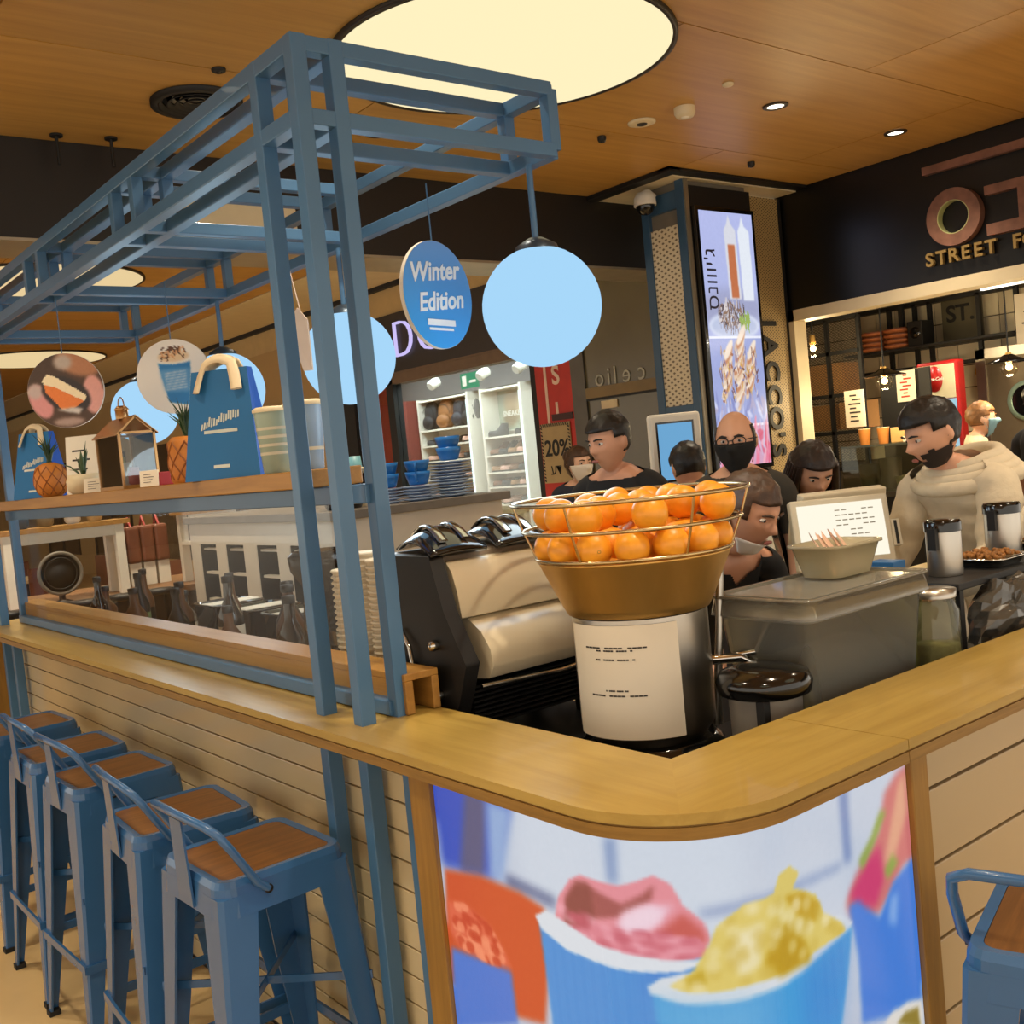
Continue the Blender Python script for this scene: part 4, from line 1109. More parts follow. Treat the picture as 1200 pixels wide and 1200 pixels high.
till(3.42, 2.36, 0.961, 158, 0.36, 0.27, 12, BLACKG, 'till turned away, its beige back seen behind the white screen', False)
till(3.08, 2.40, 0.961, 32, 0.20, 0.25, 10, BLACKG, 'small beige till beside the masked girl', False)
# ---------------------------------------------------------------- things on the display shelf
BAGB = mat('bag_blue', (30, 108, 168), 0.55, 0, 0.06, 3)
BAGD = mat('bag_side_blue', (30, 92, 196), 0.55, 0, 0.06, 3)
STRAP = mat('bag_strap', (226, 206, 170), 0.7)
def bag(x, y, z, rzd, w, d, h, label, big=True):
    t = thing('paper_bag', label, 'bag', (x, y, z), 0, 'blue carrier bags on the shelf')
    B = T(x, y, z) @ rot('Z', rzd)
    tw = w * 0.74; td = d * 0.25
    p = [(-w / 2, -d / 2, 0), (w / 2, -d / 2, 0), (w / 2, d / 2, 0), (-w / 2, d / 2, 0), (-tw / 2, -td / 2, h), (tw / 2, -td / 2, h), (tw / 2, td / 2, h), (-tw / 2, td / 2, h)]
    part('front_face', MB().add([p[0], p[1], p[5], p[4], p[2], p[3], p[7], p[6]], [(0, 1, 2, 3), (4, 5, 6, 7), (0, 5, 4, 1)], False, B), BAGB, t)
    mid = [(w / 2 * 0.80, 0, h * 0.55), (-w / 2 * 0.80, 0, h * 0.55)]
    part('side_gusset', MB().add([p[1], p[2], p[6], p[5], mid[0], p[3], p[0], p[4], p[7], mid[1]], [(0, 1, 4), (1, 2, 4), (2, 3, 4), (3, 0, 4), (5, 6, 9), (6, 7, 9), (7, 8, 9), (8, 5, 9)], False, B), BAGD, t)
    for sy in (-1, 1):
        pts = []
        for k in range(13):
            u = k / 12
            xx = (-0.27 + 0.54 * u) * w
            droop = math.sin(PI * u)
            zz = h * 0.80 + h * (0.20 * min(1, droop * 2.4) + 0.10 * droop)
            yy = sy * (td / 2 + (1 - min(1, droop * 2.4)) * 0.02 * 1.2 + 0.004)
            pts.append(B @ Vector((xx, yy, zz)))
        part('handle', MB().tube(pts, 0.017 if big else 0.013, 8, flat=0.35), STRAP, t)
    mb = MB(); r_ = random.Random(4)
    def front(u, v, e=0.0015):   # point on the sloping front face
        yy = -d / 2 + (d / 2 - td / 2) * v; return (u * w * (1 - 0.26 * v), yy - e, v * h)
    for k in range(16):
        u0 = -0.30 + 0.60 * k / 16; hh = 0.05 + 0.04 * r_.random(); v0 = 0.46 + 0.10 * (k / 16) + r_.uniform(-.01, .01)
        a = front(u0, v0); b = front(u0 + 0.026, v0 + 0.004); c = front(u0 + 0.036, v0 + hh); dd = front(u0 + 0.012, v0 + hh)
        mb.add([a, b, c, dd], [(0, 1, 2, 3)], False, B)
    for v0, w0 in ((0.42, 0.5), (0.10, 0.22)):
        mb.add([front(-w0 / 2, v0), front(w0 / 2, v0), front(w0 / 2, v0 + 0.03), front(-w0 / 2, v0 + 0.03)], [(0, 1, 2, 3)], False, B)
    part('white_print', mb, mat('bag_print', (206, 214, 206), 0.6), t, kind='stuff')
    return t
bag(1.255, 2.86, SH1, -52, 0.235, 0.12, 0.31, 'large blue carrier bag with cream handles standing on the shelf')
bag(1.26, 4.88, SH1, -58, 0.22, 0.12, 0.285, 'smaller looking blue carrier bag at the far end of the shelf', False)

PINE = mat('pineapple_wood', (190, 116, 40), 0.5, 0, 0.15, 20)
LEAF = mat('dark_leaf', (44, 70, 36), 0.5, 0, 0.25, 20)
LEAF2 = mat('grey_green_leaf', (86, 108, 76), 0.55, 0, 0.2, 20)
def pineapple(x, y, label, s=1.0, boxy=False):
    t = thing('pineapple_ornament', label, 'ornament', (x, y, SH1), 0, 'pineapple ornaments on the shelf')
    prof = [(0.034, 0), (0.055, 0.02), (0.064, 0.055), (0.062, 0.09), (0.048, 0.122), (0.02, 0.135), (0, 0.136)] if not boxy else [(0.052, 0), (0.058, 0.01), (0.062, 0.06), (0.058, 0.125), (0.045, 0.14), (0, 0.142)]
    prof = [(r * s, z * s) for r, z in prof]
    mb = MB().lathe(prof, (x, y, SH1), 28)
    part('body', mb, PINE, t)
    rb = MB()
    for k in range(9):           # diagonal carved bands
        for dr in (1, -1):
            pts = []
            for q in range(9):
                u = 0.08 + 0.8 * q / 8; zz = u * prof[-1][1]
                for i in range(len(prof) - 1):
                    if prof[i][1] <= zz <= prof[i + 1][1]:
                        f_ = (zz - prof[i][1]) / max(1e-6, prof[i + 1][1] - prof[i][1]); rr_ = prof[i][0] * (1 - f_) + prof[i + 1][0] * f_; break
                a = 2 * PI * k / 9 + dr * u * 1.6
                pts.append((x + rr_ * math.cos(a), y + rr_ * math.sin(a), SH1 + zz))
            rb.tube(pts, 0.0028, 4)
    part('carved_bands', rb, mat('pineapple_groove', (140, 78, 24), 0.6), t)
    r_ = random.Random(int(y * 10))
    for k in range(18):
        a = r_.uniform(0, 2 * PI); L_ = s * r_.uniform(0.06, 0.13); out = s * r_.uniform(0.01, 0.05); z0 = SH1 + prof[-1][1] - 0.006
        p0 = Vector((x, y, z0)); p1 = p0 + Vector((math.cos(a) * out * 0.4, math.sin(a) * out * 0.4, L_ * 0.6)); p2 = p0 + Vector((math.cos(a) * out * 1.3, math.sin(a) * out * 1.3, L_))
        part('leaf', MB().tube([p0, p1, p2], [0.010 * s, 0.008 * s, 0.0008], 6, flat=0.3), LEAF, t)
pineapple(1.235, 3.12, 'carved pineapple ornament leaning beside the large blue bag', 1.0, True)
pineapple(1.225, 4.60, 'rounder carved pineapple ornament before the far blue bag', 1.05)

pl = thing('potted_plant', 'small cream pot with sparse dark sprigs on the shelf', 'plant', (1.25, 4.24, SH1))
part('pot', MB().lathe([(0.045, 0), (0.06, 0.012), (0.066, 0.05), (0.058, 0.075), (0.05, 0.075), (0.05, 0.06), (0, 0.06)], (1.25, 4.24, SH1), 28), CREAM, pl)
r_ = random.Random(9)
for k in range(14):
    a = r_.uniform(0, 2 * PI); o_ = r_.uniform(0.02, 0.10); h_ = r_.uniform(0.02, 0.16) * (1.2 - o_ * 6)
    p0 = Vector((1.25, 4.24, SH1 + 0.06)); p2 = p0 + Vector((math.cos(a) * o_, math.sin(a) * o_, max(0.02, h_)))
    part('leaf', MB().tube([p0, p0.lerp(p2, 0.5) + Vector((0, 0, 0.015)), p2], [0.004, 0.009, 0.001], 6, flat=0.3), LEAF if k % 2 else LEAF2, pl)

# glass lantern with a pitched copper roof
ln = thing('glass_lantern', 'house shaped glass lantern with pitched copper roof on the shelf', 'lantern', (1.25, 3.72, SH1))
COP = mat('copper_frame', (176, 132, 84), 0.3, 0.8)
lx0, lx1, ly0, ly1 = 1.19, 1.31, 3.60, 3.84
zb, ze, zr = SH1, SH1 + 0.19, SH1 + 0.245
part('base', MB().box((lx0 - .005, ly0 - .005, zb), (lx1 + .005, ly1 + .005, zb + 0.012)), WSHELF, ln)
for x in (lx0, lx1):
    for y in (ly0, ly1): part('corner_post', MB().bar((x, y, zb + 0.012), (x, y, ze), 0.008), COP, ln)
    part('eave', MB().bar((x, ly0, ze), (x, ly1, ze), 0.008), COP, ln)
for y in (ly0, ly1):
    part('gable_bar', MB().bar((lx0, y, ze), (lx1, y, ze), 0.008).bar((lx0, y, ze), ((lx0 + lx1) / 2, y, zr), 0.008).bar((lx1, y, ze), ((lx0 + lx1) / 2, y, zr), 0.008), COP, ln)
xm = (lx0 + lx1) / 2
for sx, xe in ((-1, lx0 - .012), (1, lx1 + .012)):
    part('roof_panel', MB().add([(xm, ly0 - .012, zr + .004), (xm, ly1 + .012, zr + .004), (xe, ly1 + .012, ze - .004), (xe, ly0 - .012, ze - .004), (xm, ly0 - .012, zr), (xm, ly1 + .012, zr), (xe, ly1 + .012, ze - .008), (xe, ly0 - .012, ze - .008)],
                                [(0, 1, 2, 3), (7, 6, 5, 4), (0, 4, 5, 1), (1, 5, 6, 2), (2, 6, 7, 3), (3, 7, 4, 0)]), COP, ln)
part('finial', MB().lathe([(0.022, 0), (0.022, 0.03), (0.026, 0.032), (0.015, 0.045), (0, 0.046)], (xm, 3.72, zr), 14), COP, ln)
part('ring_handle', MB().tube([(xm, 3.72 + 0.03 * math.cos(a), zr + 0.045 + 0.03 * math.sin(a)) for a in [2 * PI * k / 20 for k in range(20)]], 0.0022, 6, closed=True), COP, ln)
gp = pane('lantern_glass', (240, 244, 244), 1.2)
for a, b in (((lx0 - .001, ly0, zb + .012), (lx0 + .001, ly1, ze)), ((lx1 - .001, ly0, zb + .012), (lx1 + .001, ly1, ze)), ((lx0, ly0 - .001, zb + .012), (lx1, ly0 + .001, ze)), ((lx0, ly1 - .001, zb + .012), (lx1, ly1 + .001, ze))):
    part('glass_pane', MB().box(a, b), gp, ln)
for k, (y, m_, h_) in enumerate(((3.66, mat('pink_item', (206, 120, 110), 0.5), 0.06), (3.73, mat('white_item', (226, 224, 218), 0.4), 0.08), (3.79, mat('lime_item', (170, 176, 70), 0.5), 0.10))):
    solo('small_jar', MB().lathe([(0.018, 0), (0.022, 0.006), (0.022, h_ * 0.7), (0.016, h_ * 0.8), (0.017, h_), (0, h_)], (1.25, y, SH1 + 0.0125), 16), m_, ('small pink', 'small white', 'small lime green')[k] + ' jar inside the glass lantern', 'jar', 'jars in the lantern')
for i, (y, lab) in enumerate(((2.60, 'pale green tall tumbler on the shelf right of the large bag'), (2.42, 'pale blue tall tumbler on the shelf beside the posts'))):
    m_ = mat(('tumbler_green', 'tumbler_blue')[i], ((158, 176, 160), (140, 170, 200))[i], 0.35)
    t = thing('tumbler', lab, 'tumbler', (1.27, y, SH1), 0, 'tumblers on the shelf')
    part('cup', MB().lathe([(0.034, 0), (0.037, 0.004), (0.049, 0.165)], (1.27, y, SH1), 28), m_, t)
    part('lid', MB().lathe([(0.052, 0.164), (0.052, 0.172), (0.044, 0.178), (0, 0.178)], (1.27, y, SH1), 28), CREAM, t)
    mb = MB()
    for k in range(4 if i == 0 else 1):
        z = 0.05 + k * 0.022
        mb.lathe([(0.0375 + z * 0.073, z), (0.0378 + z * 0.073, z + 0.008)], (1.27, y, SH1), 28, cap=False)
    part('printed_band', mb, mat('tumbler_print', (206, 200, 176), 0.5), t)
for k, (x, y, w, h, m_, lab) in enumerate(((1.30, 4.44, 0.13, 0.24, PAPER, 'tall white menu card leaning behind the carved pineapple'), (1.19, 3.93, 0.075, 0.052, PAPER, 'small cream price card before the lantern'),
                                          (1.19, 3.36, 0.06, 0.052, PAPER, 'small white price card with dark mark beside the pineapple'))):
    B = T(x, y, SH1) @ rot('Z', -40) @ rot('X', -10)
    t = thing('card', lab, 'card', (x, y, SH1))
    part('sheet', MB().box((-w / 2, -0.002, 0), (w / 2, 0.002, h), B), m_, t)
    mb = MB()
    for q in range(4): mb.box((-w * 0.3, -0.003, h * (0.25 + q * 0.16)), (w * (0.1 + 0.08 * (q % 3)), -0.0018, h * (0.25 + q * 0.16) + h * 0.03), B)
    part('lettering', mb, INK, t, kind='stuff')
for k, (y, c, lab) in enumerate(((4.05, (170, 40, 34), 'small red box on the shelf left of the lantern'), (3.48, (156, 30, 34), 'small dark red box on the shelf right of the lantern'))):
    solo('gift_box', MB().box((1.25, y - 0.05, SH1), (1.32, y + 0.05, SH1 + 0.045)), mat('red_box_%d' % k, c, 0.5), lab, 'box', bevel=0.003)

# ---------------------------------------------------------------- hanging round signs
def disc_sign(x, y, z, rzd, r, cv, label, hang=True, emit=0.0, raised=None, nm='round_sign'):
    t = thing(nm, label, 'sign', (x, y, z), 0, 'round signs hung from the frame')
    B = T(x, y, z) @ rot('Z', rzd)
    part('board', MB().lathe([(0, -0.006), (r, -0.006), (r, 0.006), (0, 0.006)], (0, 0, 0), 72, B @ rot('X', 90), smooth=False), mat('sign_edge', (226, 218, 204), 0.5), t)
    print_disc('printed_face', cv, lambda u, v: tuple(B @ Vector(((u - .5) * 2 * r * 0.995, -0.0068, (v - .5) * 2 * r * 0.995))), printed('disc_print', emit, 0.4), t).matrix_parent_inverse = matrix_of(t).inverted()
    if hang: part('wire', MB().tube([(x, y, z + r - 0.005), (x, y, ZB - 0.015)], 0.002, 6), BLUE, t)
    if raised: raised(t, B)
    return t
# slice of cake on dark wood
cv = Canvas(160, 160, (78, 54, 40))
cv.ell(0.35, 0.8, 0.4, 0.2, (72, 52, 40), 20, 4); cv.ell(0.7, 0.85, 0.3, 0.16, (186, 128, 92), -20, 4); cv.ell(0.5, 0.88, 0.12, 0.1, (190, 176, 166), 0, 4)
cv.ell(0.16, 0.38, 0.14, 0.24, (220, 150, 150), 20, 2); cv.ell(0.10, 0.52, 0.10, 0.1, (196, 176, 172), 0, 3); cv.ell(0.86, 0.42, 0.14, 0.26, (230, 168, 160), 0, 2); cv.ell(0.5, 0.45, 0.34, 0.22, (48, 40, 40), -30, 2)
cv.poly([(0.20, 0.66), (0.28, 0.72), (0.74, 0.42), (0.72, 0.34), (0.60, 0.26), (0.42, 0.25), (0.24, 0.5)], (236, 130, 58), 0)
cv.poly([(0.20, 0.66), (0.28, 0.74), (0.40, 0.68), (0.76, 0.42), (0.74, 0.34), (0.62, 0.40), (0.36, 0.56), (0.22, 0.60)], (250, 234, 196), 0)
cv.poly([(0.35, 0.25), (0.64, 0.17), (0.70, 0.24), (0.6, 0.27), (0.42, 0.26)], (214, 206, 200), 2); cv.ell(0.5, 0.08, 0.2, 0.06, (176, 150, 140), 0, 3)
cv.grain(0.08, 2, 1)
disc_sign(1.215, 4.21, 2.01, -34, 0.142, cv, 'round hanging sign showing a slice of layer cake')
# blue cup with chocolate topping
cv = Canvas(160, 160, (236, 230, 220))
cv.poly([(0.30, 0.70), (0.74, 0.70), (0.68, 0.10), (0.40, 0.16)], (26, 122, 186), 1); cv.poly([(0.31, 0.60), (0.72, 0.60), (0.69, 0.28), (0.36, 0.30)], (120, 170, 214), 3, 0.7)
cv.ell(0.52, 0.71, 0.23, 0.045, (236, 230, 222), 0, 1); cv.ell(0.52, 0.77, 0.21, 0.075, (226, 196, 156), 0, 2)
rg = np.random.RandomState(8)
for k in range(26): cv.ell(0.36 + rg.rand() * 0.34, 0.74 + rg.rand() * 0.14, 0.03 + rg.rand() * 0.03, 0.012, (92, 54, 36) if k % 3 else (216, 160, 110), rg.rand() * 180, 0)
for k in range(7): cv.poly([(0.38, 0.32 + k * 0.036), (0.66, 0.34 + k * 0.036), (0.66, 0.355 + k * 0.036), (0.38, 0.335 + k * 0.036)], (216, 222, 228), 1, 0.8)
disc_sign(1.50, 3.84, 2.012, -36, 0.138, cv, 'round hanging sign showing a blue cup of cream topped drink')
# winter edition
cv = Canvas(160, 160, (60, 142, 212)); yy = cv.Y[..., None]
cv.a = np.array((40, 148, 224)) / 255 * (1 - yy) + np.array((106, 158, 222)) / 255 * yy
def winter(t, B):
    F = B @ Matrix(((1, 0, 0, 0), (0, 0, -1, -0.0078), (0, 1, 0, 0), (0, 0, 0, 1)))
    mw = mat('sign_white', (232, 236, 240), 0.5)
    tilt = rot('Z', 6)
    part('lettering', MB().text('Winter', 0.072, 0.0015, F @ T(-0.012, 0.062, 0) @ tilt, bold=0.0016, shear=0.25), mw, t)
    part('lettering', MB().text('Edition', 0.070, 0.0015, F @ T(0.006, -0.018, 0) @ tilt, bold=0.0016, shear=0.25), mw, t)
    part('small_lettering', MB().box((-0.06, -0.085, 0), (0.06, -0.068, 0.001), F).box((-0.055, -0.098, 0), (0.05, -0.091, 0.001), F), mw, t)
disc_sign(1.698, 2.391, 2.058, 16, 0.148, cv, 'round blue hanging sign reading Winter Edition', True, 0.0, winter)
solo('flag', MB().add([(1.62, 3.0, 1.93), (1.62, 3.0, 2.09), (1.60, 3.02, 2.13), (1.575, 3.05, 2.08), (1.60, 3.02, 1.93), (1.63, 3.01, 1.93), (1.63, 3.01, 2.09), (1.61, 3.03, 2.13), (1.585, 3.06, 2.08), (1.61, 3.03, 1.93)],
     [(4, 3, 2, 1, 0), (5, 6, 7, 8, 9), (0, 1, 6, 5), (1, 2, 7, 6), (2, 3, 8, 7), (3, 4, 9, 8), (4, 0, 5, 9)]).tube([(1.61, 3.02, 2.12), (1.61, 3.10, ZB)], 0.002, 6), mat('flag_pale', (206, 190, 178), 0.6), 'pale narrow pennant sign beside the large blue bag', 'sign')

# ---------------------------------------------------------------- left inner worktop: bottles and jars seen through the glass
r_ = random.Random(5)
DKG = mat('dark_bottle', (30, 24, 18), 0.12, 0, 0.2, 5, 0, 0.4)
bcols = [('dark_bottle', (30, 24, 18)), ('amber_bottle', (84, 50, 22)), ('black_can', (22, 22, 24)), ('brown_jar', (96, 64, 40))]
labs = []
ord_ = ['first', 'second', 'third', 'fourth', 'fifth', 'sixth', 'seventh', 'eighth', 'ninth', 'tenth', 'eleventh', 'twelfth', 'thirteenth', 'fourteenth', 'fifteenth', 'sixteenth']
for k in range(14):
    y = 3.1 + k * 0.165; x = 1.50 + 0.16 * ((k * 7) % 3) / 2; h = 0.24 + 0.10 * r_.random(); r0 = 0.038 + 0.014 * r_.random()
    nm, c = bcols[k % 4]
    t = thing('syrup_bottle', ord_[k] + ' dark bottle from the posts in the row seen through the glass', 'bottle', (x, y, WZ), 0, 'bottles on the left worktop')
    part('bottle', MB().lathe([(r0 * 0.9, 0), (r0, 0.01), (r0, h * 0.62), (r0 * 0.4, h * 0.8), (r0 * 0.36, h)], (x, y, WZ), 18), mat(nm, c, 0.4, 0, 0.2, 5), t)
    part('cap', MB().lathe([(r0 * 0.45, h - 0.006), (r0 * 0.45, h + 0.018), (0, h + 0.02)], (x, y, WZ), 14), BLACKM, t)
    part('paper_label', MB().lathe([(r0 + 0.0008, h * 0.2), (r0 + 0.0008, h * 0.5)], (x, y, WZ), 18, cap=False), (PAPER, KRAFT, mat('label_green', (110, 130, 90), 0.6), BLACKM)[(k * 5) % 4], t)
for k in range(3):
    y = 3.55 + k * 0.33
    t = thing('serving_tray', ('nearest', 'middle', 'farthest')[k] + ' black tray with white slips behind the glass', 'tray', (1.76, y, WZ), 0, 'black trays on the left worktop')
    part('tray', taper_box((1.66, y - 0.13, WZ + 0.001), (1.87, y + 0.13, WZ + 0.20), 0.01, 0), BLACKG, t)
    part('paper_slip', MB().box((1.655, y - 0.09, WZ + 0.2062), (1.872, y + 0.02, WZ + 0.209)), PAPER, t)

# white tall unit with grey top and dark niches, blue crockery on it
un = thing('service_unit', 'tall white unit with grey stone top and dark niches', 'cabinet', (3.05, 5.6, 0))
ux0, ux1, uy0, uy1, uz = 2.56, 3.58, 4.62, 6.6, 1.36
UW = mat('unit_white', (206, 196, 180), 0.45, 0, 0.03)
nich = [(4.95, 5.20), (5.36, 5.62), (5.80, 6.05), (6.2, 6.45)]
part('body', MB().box((ux0 + 0.32, uy0, 0), (ux1, uy1, uz)), UW, un)
ed = [uy0] + [v for n_ in nich for v in n_] + [uy1]
for k in range(0, len(ed), 2): part('front_panel', MB().box((ux0, ed[k], 0), (ux0 + 0.32, ed[k + 1], uz)), UW, un)
for a, b in nich:
    part('front_panel', MB().box((ux0, a, 1.23), (ux0 + 0.32, b, uz)), UW, un)
    part('front_panel', MB().box((ux0, a, 0), (ux0 + 0.32, b, 0.5)), UW, un)
    part('niche_shade_liner', MB().box((ux0 + 0.30, a + 0.001, 0.5), (ux0 + 0.318, b - 0.001, 1.23)).box((ux0 + 0.003, a + 0.0005, 0.5), (ux0 + 0.31, a + 0.006, 1.229)).box((ux0 + 0.003, b - 0.006, 0.5), (ux0 + 0.31, b - 0.0005, 1.229)), BLACKM, un)  # black lining stands in for the shade inside the niches
    for z in (0.66, 0.87, 1.04, 1.19): part('niche_shelf', MB().box((ux0 + 0.02, a + 0.007, z), (ux0 + 0.06, b - 0.007, z + 0.014)), UW, un)
part('stone_top', MB().box((ux0 - 0.04, uy0 - 0.04, uz), (ux1 + 0.04, uy1, uz + 0.045)), GREYTOP, un, bevel=0.004)
UZ = uz + 0.045
CUPB = mat('cup_blue', (32, 110, 184), 0.3, 0, 0.05)
SAUC = mat('saucer_bluegrey', (150, 168, 196), 0.25, 0, 0.03)
def saucers(x, y, n, label, r=0.11):
    me = MB().lathe([(r * 0.5, 0), (r * 0.55, 0.003), (r, 0.011), (r * 1.0, 0.014), (r * 0.55, 0.007), (0, 0.006)], (0, 0, 0), 28).mesh('saucer'); me.materials.append(SAUC)
    t = thing('saucer_stack', label, 'saucer stack', (x, y, UZ), 0, 'saucer stacks on the white unit')
    for k in range(n):
        o = bpy.data.objects.new('saucer', me); COL.objects.link(o); o.parent = t; o.location = (0, 0, k * 0.0165)
saucers(3.36, 4.77, 12, 'tallest stack of blue grey saucers at the right end of the white unit', 0.125)
saucers(3.13, 4.75, 5, 'low stack of saucers carrying blue cups in the middle'); saucers(2.96, 4.80, 5, 'low stack of saucers carrying blue cups at left', 0.09)
me_cup = MB().lathe([(0.04, 0), (0.05, 0.004), (0.066, 0.05), (0.070, 0.072), (0.066, 0.072), (0.045, 0.01), (0, 0.008)], (0, 0, 0), 24).mesh('cup_body'); me_cup.materials.append(CUPB)
me_han = MB().tube([(0.062, 0, 0.058), (0.085, 0, 0.055), (0.09, 0, 0.035), (0.078, 0, 0.018), (0.056, 0, 0.022)], 0.006, 8).mesh('cup_handle'); me_han.materials.append(CUPB)
def bcup(x, y, z, a, lab):
    t = thing('blue_cup', lab, 'cup', (x, y, z), a, 'blue coffee cups on the white unit')
    for m_, n_ in ((me_cup, 'bowl'), (me_han, 'handle')):
        o = bpy.data.objects.new(n_, m_); COL.objects.link(o); o.parent = t
for k in range(2): bcup(3.36, 4.77, UZ + 12 * 0.0165 + 0.002 + 0.06 * k, 1.0, ('lower' if k == 0 else 'upper') + ' blue cup on the tallest saucer stack')
for k in range(2): bcup(3.13, 4.75, UZ + 5 * 0.0165 + 0.002 + 0.06 * k, 4.0, ('lower' if k == 0 else 'upper') + ' blue cup on the middle saucer stack')
for k in range(2): bcup(2.96, 4.80, UZ + 5 * 0.0165 + 0.002 + 0.06 * k, 2.4, ('lower' if k == 0 else 'upper') + ' blue cup on the left saucer stack')
bm_ = thing('water_boiler', 'black water boiler on the white unit left of the saucers', 'boiler', (2.72, 4.85, UZ))
part('body', MB().lathe([(0.09, 0), (0.1, 0.02), (0.1, 0.12), (0.085, 0.16), (0, 0.165)], (2.72, 4.85, UZ), 28), BLACKG, bm_)
part('tap', MB().tube([(2.64, 4.77, UZ + 0.05), (2.61, 4.74, UZ + 0.05), (2.605, 4.735, UZ + 0.03)], 0.008, 8), CHROME, bm_)
hat = thing('serving_dish', 'pale wide dish with blue cup turned on it, above the blue cups', 'dish', (2.86, 4.95, UZ + 0.18))
part('dish', MB().lathe([(0.03, 0), (0.10, 0.03), (0.085, 0.035), (0.03, 0.04), (0, 0.04)], (2.86, 4.95, UZ + 0.17), 28), CREAM, hat)
part('stem', MB().lathe([(0.05, 0), (0.02, 0.02), (0.02, 0.16), (0.035, 0.17)], (2.86, 4.95, UZ), 16), CREAM, hat)
part('crown', MB().lathe([(0.045, 0), (0.04, 0.06), (0, 0.062)], (2.86, 4.95, UZ + 0.21), 20), mat('pale_blue_tin', (120, 176, 186), 0.4), hat)
# ---------------------------------------------------------------- people
def gauss(p, c, r): return math.exp(-((p[0] - c[0]) ** 2 / r[0] ** 2 + (p[1] - c[1]) ** 2 / r[1] ** 2 + (p[2] - c[2]) ** 2 / r[2] ** 2))
def head_shape(p):
    """unit direction -> head surface point, face towards -Y, centre of the skull at 0, height about 0.235"""
    x, y, z = p
    X = x * 0.077; Y = y * 0.098; Z = z * 0.118
    t = max(0.0, -z)                                   # below the middle: jaw narrows and moves forward
    X *= 1 - 0.34 * t ** 1.5
    Y = Y * (1 - 0.30 * t) - 0.022 * t * (1 if y < 0 else 1.4)
    if y < 0: Y = max(Y, -0.094 + 0.20 * X * X / 0.077) if z > -0.9 else Y
    q = (X, Y, Z)
    n = 0.030 * gauss(q, (0, -0.098, -0.020), (0.013, 0.05, 0.016)) + 0.014 * gauss(q, (0, -0.098, 0.004), (0.009, 0.05, 0.022))
    n += 0.006 * gauss(q, (0, -0.098, 0.028), (0.05, 0.05, 0.010))                                   # brow
    n -= 0.012 * (gauss(q, (0.031, -0.09, 0.010), (0.016, 0.05, 0.011)) + gauss(q, (-0.031, -0.09, 0.010), (0.016, 0.05, 0.011)))
    n += 0.006 * gauss(q, (0, -0.098, -0.052), (0.022, 0.05, 0.007)) + 0.006 * gauss(q, (0, -0.095, -0.064), (0.02, 0.05, 0.006))
    n += 0.010 * gauss(q, (0, -0.09, -0.098), (0.025, 0.05, 0.016))                                   # chin
    n += 0.004 * (gauss(q, (0.045, -0.075, -0.012), (0.02, 0.04, 0.018)) + gauss(q, (-0.045, -0.075, -0.012), (0.02, 0.04, 0.018)))
    return Vector((X, Y - n, Z))
def head_pts(nu=44, nv=34):
    rows = []
    for j in range(nv + 1):
        ph = -PI / 2 + PI * j / nv
        rows.append([Vector((math.cos(ph) * math.sin(2 * PI * i / nu), -math.cos(ph) * math.cos(2 * PI * i / nu), math.sin(ph))) for i in range(nu)])
    return rows
def head_mesh(mb, M, keep=None, grow=0.0, jitter=0.0, seed=0):
    rows = head_pts(); nu = len(rows[0]); idx = {}; vs = []; fs = []
    for j, row in enumerate(rows):
        for i, d in enumerate(row):
            p = head_shape(d)
            g = grow(p) if callable(grow) else grow
            c = Vector((0, 0, 0.0)); nrm = Vector((p.x / 0.077 ** 2, p.y / 0.098 ** 2, p.z / 0.118 ** 2)).normalized()
            q = p + nrm * g
            if jitter: q += nrm * jitter * mnoise.noise(p * 55 + Vector((seed, 0, 0)))
            idx[(i, j)] = len(vs); vs.append(M @ q)
    for j in range(len(rows) - 1):
        for i in range(nu):
            i2 = (i + 1) % nu
            ps = [head_shape(rows[j][i]), head_shape(rows[j + 1][i2])]
            c = (ps[0] + ps[1]) / 2
            if keep and not keep(c): continue
            f = [idx[(i, j)], idx[(i2, j)], idx[(i2, j + 1)], idx[(i, j + 1)]]
            if j == 0: f = [idx[(i, 0)], idx[(i2, 1)], idx[(i, 1)]]
            if j == len(rows) - 2: f = [idx[(i, j)], idx[(i2, j)], idx[(i, j + 1)]]
            fs.append(tuple(f))
    used = sorted({k for f in fs for k in f}); rm = {k: n for n, k in enumerate(used)}
    mb.add([vs[k] for k in used], [tuple(rm[k] for k in f) for f in fs], True)
    return mb

def eval_mesh(me, mods):
    ob = bpy.data.objects.new('tmp', me); COL.objects.link(ob)
    for fn in mods: fn(ob)
    dg = bpy.context.evaluated_depsgraph_get(); dg.update()
    out = bpy.data.meshes.new_from_object(ob.evaluated_get(dg))
    bpy.data.objects.remove(ob, do_unlink=True)
    return out
def skin(verts, edges, radii, root=0, sub=2):
    me = bpy.data.meshes.new('sk'); me.from_pydata([tuple(v) for v in verts], edges, []); me.update()
    def m1(ob):
        ob.modifiers.new('skin', 'SKIN')
        if not me.skin_vertices: bpy.context.view_layer.update()
        for i, r in enumerate(radii):
            sv = ob.data.skin_vertices[0].data[i]
            sv.radius = r if isinstance(r, tuple) else (r, r); sv.use_root = (i == root)
        ss = ob.modifiers.new('sub', 'SUBSURF'); ss.levels = sub; ss.render_levels = sub
    bm = bmesh.new(); bm.from_mesh(me); bm.verts.layers.skin.verify(); bm.to_mesh(me); bm.free()
    return eval_mesh(me, [m1])
def put(name, me, m, parent, M, smooth=True):
    me.transform(M)
    for p in me.polygons: p.use_smooth = smooth
    me.materials.clear(); me.materials.append(m)
    o = bpy.data.objects.new(name, me); COL.objects.link(o); o.parent = parent; o.matrix_parent_inverse = matrix_of(parent).inverted()
    return o
